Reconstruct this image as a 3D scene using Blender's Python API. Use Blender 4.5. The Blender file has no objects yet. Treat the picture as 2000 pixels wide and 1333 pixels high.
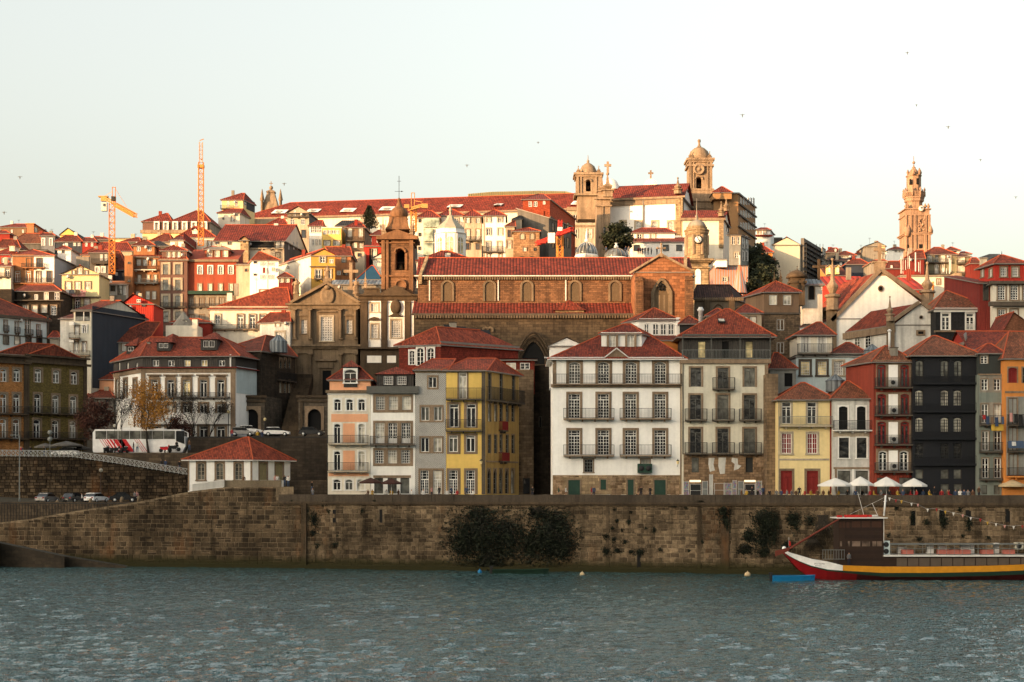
import bpy, math, random
from mathutils import Vector, Matrix
R=math.radians; PI=math.pi
random.seed(7)
sc=bpy.context.scene; C=sc.collection
# ---------------------------------------------------------------- camera, sky, sun, exposure
HC=11.9; FPX=3000.0; HOR=950.0
cam=bpy.data.cameras.new('camera'); co=bpy.data.objects.new('camera',cam); C.objects.link(co)
co.location=(0,0,HC); co.rotation_euler=(R(90),0,0)
cam.sensor_width=36; cam.lens=36*FPX/2000; cam.shift_y=(HOR-666.5)/2000
cam.clip_start=1; cam.clip_end=6000; sc.camera=co
SUN_EL=6.0; SUN_AZ=52.0       # azimuth: degrees left of straight-behind the camera
sd=Vector((-math.sin(R(SUN_AZ))*math.cos(R(SUN_EL)),-math.cos(R(SUN_AZ))*math.cos(R(SUN_EL)),math.sin(R(SUN_EL))))
w=bpy.data.worlds.new('World'); sc.world=w; w.use_nodes=True
nt=w.node_tree; nt.nodes.clear()
sky=nt.nodes.new('ShaderNodeTexSky'); sky.sky_type='NISHITA'; sky.sun_disc=False
sky.sun_elevation=R(SUN_EL); sky.sun_rotation=math.atan2(sd.x,sd.y)
sky.altitude=50; sky.air_density=1.0; sky.dust_density=7.0; sky.ozone_density=1.2
hs=nt.nodes.new('ShaderNodeHueSaturation'); hs.inputs['Saturation'].default_value=0.52
gm=nt.nodes.new('ShaderNodeGamma'); gm.inputs[1].default_value=0.8
bg=nt.nodes.new('ShaderNodeBackground'); bg.inputs[1].default_value=0.15
wo=nt.nodes.new('ShaderNodeOutputWorld')
nt.links.new(sky.outputs[0],gm.inputs[0]); nt.links.new(gm.outputs[0],hs.inputs['Color']); tn=nt.nodes.new('ShaderNodeVectorMath'); tn.operation='MULTIPLY'; tn.inputs[1].default_value=(1.07,1.01,.90); nt.links.new(hs.outputs[0],tn.inputs[0]); nt.links.new(tn.outputs[0],bg.inputs[0]); nt.links.new(bg.outputs[0],wo.inputs[0])
sl=bpy.data.lights.new('sun','SUN'); sl.energy=2.0; sl.angle=R(0.7); sl.color=(1.0,0.58,0.27)
so=bpy.data.objects.new('sun',sl); C.objects.link(so); so.location=(-100,-100,200)
so.rotation_euler=sd.to_track_quat('Z','Y').to_euler()
sc.view_settings.view_transform='Standard'; sc.view_settings.look='None'
sc.view_settings.gamma=1; sc.view_settings.use_curve_mapping=False
sc.view_settings.exposure=2.46
# ---------------------------------------------------------------- pixel + depth -> point
VW={'L6':(0,560,4.443),'L1':(0,340,4.443),'L2':(380,340,4.443),'A1':(0,340,6.667),'A2':(250,360,6.667),'A3':(500,360,6.667),'A4':(780,360,6.667),'A5':(1480,440,6.667),
'A6':(1700,300,6.667),'A7':(1700,460,6.667),'A8':(0,520,6.667),'B1':(540,520,6.667),'B2':(1320,480,6.667),
'B3':(1160,480,6.667),'B4':(200,620,6.667),'B5':(200,800,6.667),'B6':(0,800,6.667),'B7':(1640,640,5.5556),
'R4':(1100,260,4.443),'Q1':(380,600,3.509),'Q2':(620,620,3.7024),'Q3':(1050,600,3.5085),'Q4':(1490,640,3.702),
'Q5':(0,820,3.571),'Q6':(560,940,3.3333),'Q7':(1100,940,4.348),'Q8':(1500,920,4.0),'P':(0,0,1)}
_v=(0,0,1)
def V(k):
    global _v; _v=VW[k]
def gx(x): return _v[0]+x/_v[2]
def gy(y): return _v[1]+y/_v[2]
def gl(l): return l/_v[2]
def at(x,y,Y):
    return Vector(((gx(x)-1000)/FPX*Y, Y, HC+(HOR-gy(y))/FPX*Y))
def zz(y,Y): return HC+(HOR-gy(y))/FPX*Y
def xx(x,Y): return (gx(x)-1000)/FPX*Y
def mm(l,Y): return gl(l)/FPX*Y
# ---------------------------------------------------------------- materials
_mats={}
class NT:
    def __init__(s,m): s.t=m.node_tree
    def n(s,k,**kw):
        nd=s.t.nodes.new('ShaderNode'+k)
        for a,b in kw.items(): setattr(nd,a,b)
        return nd
    def l(s,a,b): s.t.links.new(a,b)
    def math(s,op,a,b=None,c=None):
        nd=s.n('Math',operation=op)
        for i,v in enumerate((a,b,c)):
            if v is None: continue
            if isinstance(v,(int,float)): nd.inputs[i].default_value=v
            else: s.l(v,nd.inputs[i])
        return nd.outputs[0]
    def noise(s,vec,scale,det=3,rough=.6):
        nd=s.n('TexNoise'); nd.inputs['Scale'].default_value=scale; nd.inputs['Detail'].default_value=det
        nd.inputs['Roughness'].default_value=rough; s.l(vec,nd.inputs['Vector']); return nd.outputs['Fac']
    def mapr(s,v,a,b,c,d):
        nd=s.n('MapRange'); nd.inputs[1].default_value=a; nd.inputs[2].default_value=b; nd.inputs[3].default_value=c; nd.inputs[4].default_value=d
        s.l(v,nd.inputs[0]); return nd.outputs[0]
    def mix(s,f,a,b,bt='MIX'):
        nd=s.n('Mix',data_type='RGBA',blend_type=bt)
        for i,v in ((0,f),(6,a),(7,b)):
            if isinstance(v,(int,float)): nd.inputs[i].default_value=v
            elif isinstance(v,tuple): nd.inputs[i].default_value=v+(1,) if len(v)==3 else v
            else: s.l(v,nd.inputs[i])
        return nd.outputs[2]
    def val(s,col,v):      # colour * scalar
        nd=s.n('VectorMath',operation='SCALE')
        if isinstance(col,tuple): nd.inputs[0].default_value=col
        else: s.l(col,nd.inputs[0])
        s.l(v,nd.inputs['Scale']); return nd.outputs[0]
    def scalev(s,vec,k):
        nd=s.n('VectorMath',operation='MULTIPLY'); s.l(vec,nd.inputs[0]); nd.inputs[1].default_value=k; return nd.outputs[0]
def M(key,col=None,kind='plaster',rough=.85,bump=.3,metal=0,dirt=.35,bw=.9,bh=.42,spec=.3,emit=0):
    if key in _mats: return _mats[key]
    m=bpy.data.materials.new(key); m.use_nodes=True; T=NT(m); t=m.node_tree
    b=t.nodes['Principled BSDF']; b.inputs['Roughness'].default_value=rough; b.inputs['Metallic'].default_value=metal
    b.inputs['Specular IOR Level'].default_value=spec
    col=tuple(col); geo=T.n('NewGeometry'); P=geo.outputs['Position']; uv=T.n('UVMap').outputs[0]
    if kind=='plain':
        v=T.mapr(T.noise(P,1.5),.3,.7,1-dirt*.4,1+dirt*.2); T.l(T.val(col,v),b.inputs['Base Color'])
    elif kind in('plaster','metalsheet'):
        big=T.mapr(T.noise(P,.22,4),.3,.72,1-dirt*.55,1.08); fine=T.mapr(T.noise(P,2.6,5),.3,.75,1-dirt*.3,1.06)
        st=T.mapr(T.noise(T.scalev(P,(1.3,1.3,.09)),1.0,4),.42,.75,1.0,1-dirt*.9)
        c=T.val(col,T.math('MULTIPLY',T.math('MULTIPLY',big,fine),st))
        grime=T.mapr(T.noise(T.scalev(P,(.9,.9,.5)),.6,6,.7),.6,.8,0,dirt)
        c=T.mix(grime,c,(.09,.075,.055))
        T.l(c,b.inputs['Base Color'])
        if kind=='metalsheet':
            wv=T.n('TexWave',wave_type='BANDS',bands_direction='X'); wv.inputs['Scale'].default_value=.9; T.l(uv,wv.inputs['Vector'])
            bp=T.n('Bump'); bp.inputs['Strength'].default_value=.5; bp.inputs['Distance'].default_value=.1; T.l(wv.outputs['Fac'],bp.inputs['Height']); T.l(bp.outputs[0],b.inputs['Normal'])
        else:
            bp=T.n('Bump'); bp.inputs['Strength'].default_value=bump; bp.inputs['Distance'].default_value=.05
            T.l(T.noise(P,5,5),bp.inputs['Height']); T.l(bp.outputs[0],b.inputs['Normal'])
    elif kind=='stone':
        br=T.n('TexBrick'); br.offset=.5
        br.inputs['Scale'].default_value=1; br.inputs['Brick Width'].default_value=bw; br.inputs['Row Height'].default_value=bh
        br.inputs['Mortar Size'].default_value=.022; br.inputs['Mortar Smooth'].default_value=.3; br.inputs['Bias'].default_value=0
        br.inputs['Color1'].default_value=tuple(c*1.25 for c in col)+(1,); br.inputs['Color2'].default_value=tuple(c*.62 for c in col)+(1,)
        br.inputs['Mortar'].default_value=tuple(c*.45 for c in col)+(1,)
        wn=T.n('VectorMath',operation='ADD'); T.l(uv,wn.inputs[0]); nz=T.n('TexNoise'); nz.inputs['Scale'].default_value=.6; T.l(uv,nz.inputs['Vector'])
        T.l(T.scalev(nz.outputs['Color'],(.12,.12,0)),wn.inputs[1]); T.l(wn.outputs[0],br.inputs['Vector'])
        big=T.mapr(T.noise(P,.18,5,.65),.3,.72,1-dirt*.9,1.15); fine=T.mapr(T.noise(P,3,5),.3,.75,.78,1.12)
        st=T.mapr(T.noise(T.scalev(P,(1.1,1.1,.08)),1.0,4),.45,.75,1.0,1-dirt)
        c=T.val(br.outputs['Color'],T.math('MULTIPLY',T.math('MULTIPLY',big,fine),st)); T.l(c,b.inputs['Base Color'])
        bp=T.n('Bump'); bp.inputs['Strength'].default_value=.6; bp.inputs['Distance'].default_value=.08
        h=T.math('SUBTRACT',T.math('MULTIPLY',T.noise(P,4,5),.5),br.outputs['Fac']); T.l(h,bp.inputs['Height']); T.l(bp.outputs[0],b.inputs['Normal'])
    elif kind=='carved':     # dressed stone, no courses
        big=T.mapr(T.noise(P,.3,5,.65),.3,.72,1-dirt*.8,1.15); fine=T.mapr(T.noise(P,4,5),.3,.75,.75,1.15)
        st=T.mapr(T.noise(T.scalev(P,(1.5,1.5,.12)),1.0,4),.45,.75,1.0,1-dirt)
        c=T.val(col,T.math('MULTIPLY',T.math('MULTIPLY',big,fine),st)); T.l(c,b.inputs['Base Color'])
        bp=T.n('Bump'); bp.inputs['Strength'].default_value=.5; bp.inputs['Distance'].default_value=.06; T.l(T.noise(P,4,5),bp.inputs['Height']); T.l(bp.outputs[0],b.inputs['Normal'])
    elif kind=='tile':
        sx=T.n('SeparateXYZ'); T.l(uv,sx.inputs[0]); u=T.math('DIVIDE',sx.outputs[0],bw); v=T.math('DIVIDE',sx.outputs[1],bh)
        rib=T.math('ABSOLUTE',T.math('SINE',T.math('MULTIPLY',u,PI))); fv=T.math('FRACT',v)
        cmb=T.n('CombineXYZ'); T.l(T.math('FLOOR',u),cmb.inputs[0]); T.l(T.math('FLOOR',v),cmb.inputs[1])
        wn=T.n('TexWhiteNoise',noise_dimensions='3D'); T.l(cmb.outputs[0],wn.inputs['Vector'])
        tv=T.mapr(wn.outputs['Value'],0,1,.55,1.35); rv=T.mapr(rib,0,.7,.42,1.05); sv=T.mapr(fv,0,.25,.72,1)
        big=T.mapr(T.noise(P,.35,5,.65),.32,.7,1-dirt,1.12)
        c=T.val(col,T.math('MULTIPLY',T.math('MULTIPLY',tv,rv),T.math('MULTIPLY',sv,big)))
        moss=T.mapr(T.noise(P,.5,6,.7),.56,.74,0,dirt*1.6); c=T.mix(moss,c,(.035,.032,.016)); T.l(c,b.inputs['Base Color'])
        bp=T.n('Bump'); bp.inputs['Strength'].default_value=.8; bp.inputs['Distance'].default_value=.09
        T.l(T.math('ADD',rib,T.math('MULTIPLY',fv,-.5)),bp.inputs['Height']); T.l(bp.outputs[0],b.inputs['Normal'])
    elif kind=='azulejo':
        sx=T.n('SeparateXYZ'); T.l(uv,sx.inputs[0]); k=2*PI/bw
        s1=T.math('SINE',T.math('MULTIPLY',sx.outputs[0],k)); s2=T.math('SINE',T.math('MULTIPLY',sx.outputs[1],k))
        f=T.math('GREATER_THAN',T.math('MULTIPLY',s1,s2),.02); f2=T.math('GREATER_THAN',T.math('ADD',T.math('ABSOLUTE',s1),T.math('ABSOLUTE',s2)),1.55)
        c=T.mix(f,(.42,.40,.36),(.035,.035,.045)); c=T.mix(f2,c,(.62,.60,.54))
        T.l(T.val(c,T.mapr(T.noise(P,.4,4),.3,.7,.8,1.1)),b.inputs['Base Color'])
    elif kind=='glass':
        v=T.mapr(T.noise(P,.7,2),.35,.65,.4,1.6); T.l(T.val(col,v),b.inputs['Base Color'])
        bp=T.n('Bump'); bp.inputs['Strength'].default_value=.15; bp.inputs['Distance'].default_value=.3; T.l(T.noise(P,.9,2),bp.inputs['Height']); T.l(bp.outputs[0],b.inputs['Normal'])
    elif kind=='leaf':
        v=T.mapr(T.noise(P,.9,3),.3,.7,.45,1.5); T.l(T.val(col,v),b.inputs['Base Color'])
    if emit:
        b.inputs['Emission Color'].default_value=col+(1,); b.inputs['Emission Strength'].default_value=emit
    _mats[key]=m; return m
def pl(k,c,**kw): return M(k,c,'plaster',**kw)
M('white',(.82,.80,.74),dirt=.16); M('white_clean',(.86,.84,.79),dirt=.12); M('cream',(.72,.66,.54),dirt=.22); M('cream2',(.52,.43,.31),dirt=.45)
M('white_old',(.70,.68,.62),dirt=.5); M('yellow',(.70,.48,.13),dirt=.12); M('yellow_pale',(.72,.57,.28),dirt=.14); M('yellow_shade',(.42,.27,.085),dirt=.4); M('ochre',(.42,.26,.08),dirt=.4)
M('peach',(.72,.36,.20),dirt=.12); M('pale_blue',(.50,.58,.58),dirt=.18); M('slate',(.035,.042,.055),'metalsheet',dirt=.15); M('black_wall',(.010,.011,.014),dirt=.1,rough=.8)
M('dark_grey',(.055,.05,.045),'metalsheet',dirt=.3); M('olive_tile',(.17,.125,.035),'stone',bw=.3,bh=.15,dirt=.3); M('orange_brick',(.50,.22,.07),'stone',bw=.3,bh=.15,dirt=.25)
M('red_wall',(.26,.025,.015),dirt=.25); M('dark_red',(.17,.022,.016),'metalsheet',dirt=.3); M('red_tiles_wall',(.22,.03,.015),'stone',bw=.3,bh=.3,dirt=.3)
M('rust_wall',(.42,.12,.05),dirt=.5); M('orange_wall',(.58,.22,.05),dirt=.2); M('brown_wall',(.20,.125,.075),dirt=.35); M('mauve',(.16,.085,.065),dirt=.3)
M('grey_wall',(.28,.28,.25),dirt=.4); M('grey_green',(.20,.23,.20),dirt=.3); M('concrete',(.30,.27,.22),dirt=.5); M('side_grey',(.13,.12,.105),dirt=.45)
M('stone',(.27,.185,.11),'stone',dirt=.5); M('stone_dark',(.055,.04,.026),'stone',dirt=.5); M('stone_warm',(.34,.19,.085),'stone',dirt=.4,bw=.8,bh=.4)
M('stone_nave',(.21,.105,.052),'stone',dirt=.45,bw=.7,bh=.33); M('granite',(.42,.30,.17),'stone',dirt=.4,bw=.9,bh=.45); M('granite_c',(.35,.25,.16),'carved',dirt=.5)
M('carved',(.22,.16,.10),'carved',dirt=.55); M('carved_warm',(.25,.125,.06),'carved',dirt=.55); M('stone_mid',(.10,.07,.042),'stone',dirt=.5,bw=1,bh=.5); M('carved_dark',(.085,.058,.034),'carved',dirt=.55); M('clerigos',(.40,.25,.16),'carved',dirt=.45); M('surr',(.26,.185,.12),'carved',dirt=.35)
M('surr_light',(.44,.37,.27),'carved',dirt=.3); M('surr_dark',(.10,.08,.06),'carved',dirt=.3)
M('tile',(.22,.038,.018),'tile',bw=.24,bh=.4,dirt=.4); M('tile_b',(.27,.05,.022),'tile',bw=.26,bh=.4,dirt=.32); M('tile_old',(.20,.045,.022),'tile',bw=.26,bh=.4,dirt=.5)
M('tile_dark',(.06,.028,.022),'tile',bw=.4,bh=.5,dirt=.4); M('tile_smooth',(.215,.034,.018),'tile',bw=.5,bh=.45,dirt=.3); M('tile_brown',(.22,.075,.035),'tile',bw=.24,bh=.4,dirt=.35)
M('tile_nave',(.17,.028,.015),'tile',bw=.55,bh=.5,dirt=.25); M('cap',(.40,.08,.03),'plain')
M('red_sheet',(.42,.04,.022),'tile',bw=1.2,bh=9,dirt=.05); M('zinc',(.22,.25,.27),'tile',bw=.7,bh=30,dirt=.2,rough=.5); M('slate_roof',(.03,.03,.032),'tile',bw=.5,bh=.6,dirt=.3)
M('blue_roof',(.014,.06,.11),'plain',rough=.6); M('fr_white',(.74,.72,.67),'plain',rough=.6,dirt=.1); M('fr_grey',(.10,.10,.09),'plain'); M('fr_red',(.20,.018,.015),'plain'); M('fr_dark',(.02,.02,.02),'plain')
M('fr_green',(.02,.05,.035),'plain'); M('fr_brown',(.10,.05,.03),'plain'); M('gutter',(.18,.16,.14),'plain',rough=.5); M('gutter_w',(.6,.58,.54),'plain')
M('glass',(.012,.014,.016),'glass',rough=.06,spec=.9); M('glass_mid',(.10,.10,.085),'glass',rough=.08,spec=.9); M('sky_cream',(.45,.42,.34),'glass',rough=.3); M('glass_warm',(.68,.55,.28),'glass',rough=.2)  # pale and yellow panes: reflected evening sky put into their colour, besides curtains
M('iron',(.018,.018,.018),'plain',rough=.6); M('iron_grey',(.16,.17,.16),'plain',rough=.5); M('steel_w',(.62,.62,.60),'plain',rough=.4); M('wood_dark',(.03,.016,.010),'plain'); M('void',(.004,.004,.004),'plain')
M('crane_o',(.62,.24,.05),'plain',rough=.6); M('crane_y',(.50,.27,.09),'plain'); M('crane_r',(.50,.04,.03),'plain'); M('bronze',(.10,.07,.035),'plain',metal=.6,rough=.5)
M('ground',(.045,.04,.03),'plain',rough=.95); M('asphalt',(.03,.028,.026),'plain',rough=.95); M('hill_green',(.15,.12,.09),'leaf'); M('shutter',(.03,.03,.028),'plain')
def mt(k): return _mats[k] if isinstance(k,str) else k
# ---------------------------------------------------------------- mesh builder
class MB:
    def __init__(s,T=None): s.v=[]; s.f=[]; s.m=[]; s.T=T; s.sm=[]
    def face(s,pts,m=0,sm=False):
        n=len(s.v)
        if s.T is not None: s.v+= [s.T@Vector(p) for p in pts]
        else: s.v+=[Vector(p) for p in pts]
        s.f.append(tuple(range(n,n+len(pts)))); s.m.append(m); s.sm.append(sm)
    def mesh_add(s,vs,fs,m=0,sm=False):
        n=len(s.v)
        s.v+=[s.T@Vector(p) for p in vs] if s.T is not None else [Vector(p) for p in vs]
        for f in fs: s.f.append(tuple(n+i for i in f)); s.m.append(m); s.sm.append(sm)
    def box(s,x0,x1,y0,y1,z0,z1,m=0):
        vs=[(x0,y0,z0),(x1,y0,z0),(x1,y1,z0),(x0,y1,z0),(x0,y0,z1),(x1,y0,z1),(x1,y1,z1),(x0,y1,z1)]
        s.mesh_add(vs,[(0,1,5,4),(1,2,6,5),(2,3,7,6),(3,0,4,7),(4,5,6,7),(3,2,1,0)],m)
    def prism(s,poly,z0,z1,m=0,cap=True):
        n=len(poly); vs=[(p[0],p[1],z0) for p in poly]+[(p[0],p[1],z1) for p in poly]
        fs=[(i,(i+1)%n,n+(i+1)%n,n+i) for i in range(n)]
        if cap: fs+=[tuple(range(n,2*n)),tuple(range(n-1,-1,-1))]
        s.mesh_add(vs,fs,m)
    def extr(s,poly,y0,y1,m=0):   # poly in xz, extruded along y
        n=len(poly); vs=[(p[0],y0,p[1]) for p in poly]+[(p[0],y1,p[1]) for p in poly]
        s.mesh_add(vs,[(i,(i+1)%n,n+(i+1)%n,n+i) for i in range(n)]+[tuple(range(n-1,-1,-1)),tuple(range(n,2*n))],m)
    def tube(s,a,b,r,n=6,m=0,r2=None,cap=True):
        a=Vector(a); b=Vector(b); d=(b-a)
        if d.length<1e-6: return
        r2=r if r2 is None else r2
        z=d.normalized(); x=z.orthogonal().normalized(); y=z.cross(x)
        vs=[]
        for p,rr in((a,r),(b,r2)):
            for i in range(n):
                t=2*PI*i/n+.4; vs.append(p+x*rr*math.cos(t)+y*rr*math.sin(t))
        fs=[(i,(i+1)%n,n+(i+1)%n,n+i) for i in range(n)]
        if cap: fs+=[tuple(range(n-1,-1,-1)),tuple(range(n,2*n))]
        s.mesh_add(vs,fs,m,n>6)
    def lathe(s,prof,c,n=16,m=0,sm=True,rot=0,sx=1,sy=1,split=None):   # prof [(r,z)]
        vs=[];fs=[]
        for r,z in prof:
            for i in range(n):
                t=2*PI*i/n+rot; vs.append((c[0]+r*math.cos(t)*sx,c[1]+r*math.sin(t)*sy,c[2]+z))
        for k in range(len(prof)-1):
            for i in range(n):
                j=(i+1)%n; fs.append((k*n+i,k*n+j,(k+1)*n+j,(k+1)*n+i))
        fs.append(tuple((len(prof)-1)*n+i for i in range(n))); fs.append(tuple(range(n-1,-1,-1)))
        s.mesh_add(vs,fs,m,sm)
    def ball(s,c,r,n=8,m=0,sz=1):
        pr=[(r*math.sin(PI*k/6)*1.0+1e-4,-r*sz*math.cos(PI*k/6)) for k in range(7)]
        s.lathe(pr,c,n,m)
    def mesh(s,name,mats):
        me=bpy.data.meshes.new(name); me.from_pydata([tuple(v) for v in s.v],[],s.f)
        for k in mats: me.materials.append(mt(k))
        me.polygons.foreach_set('material_index',s.m); me.polygons.foreach_set('use_smooth',s.sm)
        uvl=me.uv_layers.new(name='UVMap'); out=[]
        vv=s.v
        for f in s.f:
            a,b,c=vv[f[0]],vv[f[1]],vv[f[2]]; n=(b-a).cross(c-a)
            if n.length<1e-9 and len(f)>3: n=(c-a).cross(vv[f[3]]-a)
            if n.length<1e-9: n=Vector((0,-1,0))
            n.normalize()
            if abs(n.z)>.96:
                for i in f: out+= [vv[i].x,vv[i].y]
            else:
                t=Vector((0,0,1)).cross(n).normalized(); q=n.cross(t)
                for i in f: out+=[vv[i].dot(t),vv[i].dot(q)]
        uvl.data.foreach_set('uv',out); me.validate(); return me
    def build(s,name,mats,parent=None,loc=None):
        if not s.v: return None
        if isinstance(mats,str) : mats=[mats]
        o_=Vector(loc) if loc is not None else (wloc(parent) if parent else Vector((0,0,0)))
        s.v=[v-o_ for v in s.v]
        o=bpy.data.objects.new(name,s.mesh(name,mats)); C.objects.link(o)
        if parent: o.parent=parent; o.location=o_-wloc(parent)
        else: o.location=o_
        return o
def wloc(o):
    p=Vector(o.location)
    while o.parent: o=o.parent; p=p+Vector(o.location)
    return p
def tag(o,label,cat,group=None):
    o['label']=label; o['category']=cat
    if group: o['group']=group
    return o
def thing(name,label,cat,loc,group=None):
    o=bpy.data.objects.new(name,None); o.empty_display_size=.5; C.objects.link(o); o.location=loc
    return tag(o,label,cat,group)
def copy_tree(o,parent=None):
    c=o.copy(); C.objects.link(c); c.parent=parent
    for ch in list(o.children): copy_tree(ch,c)
    return c
# ---------------------------------------------------------------- windows
ST={}
def style(k,**kw):
    d=dict(sur='surr',sw=.22,fr='fr_white',fw=.07,nx=2,ny=3,arch=0,tr=0,pane='glass',sill=1,rev=.2,mw=.045,mid=1,pr=.06); d.update(kw); ST[k]=d
_wm={}
def arc(w,h,a,n=8):     # top outline left->right for opening of width w, height h ; a: 0 flat,1 segment,2 round,3 pointed
    if a==0: return [(-w/2,h),(w/2,h)]
    if a==1:
        s=w*.16; return [(-w/2+w*i/n, h-s+s*(1-((2*i/n-1)**2))) for i in range(n+1)]
    if a==2:
        r=w/2; return [(-r*math.cos(PI*i/n),h-r+r*math.sin(PI*i/n)) for i in range(n+1)]
    s=w*.85; return [(-w/2+w*i/n, h-s+s*(1-abs(2*i/n-1)**1.7)) for i in range(n+1)]
def win_meshes(w,h,k):
    w=round(w,1 if w>1 else 2); h=round(h,1 if h>1 else 2); key=(w,h,k)
    if key in _wm: return _wm[key]
    d=ST[k]; b=MB(); rv=d['rev']; sw=d['sw']; top=arc(w,h,d['arch']); pr=d['pr']
    inner=[(-w/2,0)]+top+[(w/2,0)]
    # surround : flat ring with arch inner, rectangular (or arched) outer
    if sw>0:
        n=len(inner)
        if d['arch'] in(0,1) or rv>.1: outer=[(-w/2-sw,0)]+[(max(-w/2-sw,min(w/2+sw,x*(w/2+sw)/(w/2))),h+sw) for x,z in top]+[(w/2+sw,0)]
        else: outer=[(-w/2-sw,0)]+[(x*(w/2+sw)/(w/2),z+sw*(.6+.4*(1-abs(x)/(w/2)))) for x,z in top]+[(w/2+sw,0)]
        for i in range(n-1):
            a,c=inner[i],inner[i+1]; e,f=outer[i],outer[i+1]
            b.face([(a[0],-pr,a[1]),(e[0],-pr,e[1]),(f[0],-pr,f[1]),(c[0],-pr,c[1])],0)
            b.face([(e[0],-pr,e[1]),(e[0],0.01,e[1]),(f[0],0.01,f[1]),(f[0],-pr,f[1])],0)
        if d['sill']: b.box(-w/2-sw-.08,w/2+sw+.08,-pr-.1,.02,-sw*.7,0.0,0)
    # reveal
    for i in range(len(inner)-1):
        a,c=inner[i],inner[i+1]
        b.face([(a[0],-pr if sw>0 else 0,a[1]),(c[0],-pr if sw>0 else 0,c[1]),(c[0],rv,c[1]),(a[0],rv,a[1])],0)
    b.face([(-w/2,0,0),(w/2,0,0),(w/2,rv,0),(-w/2,rv,0)],0)
    # frame
    fw=d['fw']; y0=rv-.09 if rv>.1 else rv-.03; y1=rv
    def fb(x0,x1,z0,z1,m=1,dy=0): b.box(x0,x1,y0+dy,y1-.004,z0,z1,m)
    ht=h if d['arch']==0 else top[0][1]
    fb(-w/2,-w/2+fw,0,ht); fb(w/2-fw,w/2,0,ht); fb(-w/2+fw,w/2-fw,0,fw)
    if d['arch']==0: fb(-w/2+fw,w/2-fw,h-fw,h)
    else:
        for i in range(len(top)-1):
            a,c=top[i],top[i+1]; k1=1-2*fw/w
            b.face([(a[0],y0,a[1]),(c[0],y0,c[1]),(c[0]*k1,y0,c[1]-fw),(a[0]*k1,y0,a[1]-fw)],1)
    zt=h*(1-d['tr']) if d['tr'] else ht
    if d['mid']: fb(-fw*.6,fw*.6,fw,zt-fw if not d['tr'] else zt)
    if d['tr']: fb(-w/2+fw,w/2-fw,zt-fw*.5,zt+fw*.6)
    mw=d['mw']; dy=.02
    for i in range(1,d['nx']):
        x=-w/2+w*i/d['nx']
        if d['mid'] and abs(x)<fw: continue
        fb(x-mw/2,x+mw/2,fw,ht-fw,1,dy)
    for j in range(1,d['ny']):
        z=h*j/d['ny']
        if z<ht-.05: fb(-w/2+fw,w/2-fw,z-mw/2,z+mw/2,1,dy)
    if d.get('kick'): fb(-w/2+fw,w/2-fw,0,h*d['kick'],1,.01)
    p=MB(); p.face([(x,rv,z) for x,z in ([(-w/2,0)]+[(w/2,0)]+top[::-1])],0)
    r=(b.mesh('window',[d['sur'],d['fr']]),p.mesh('pane',[d['pane']])); _wm[key]=r; return r
style('plain'); 
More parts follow.
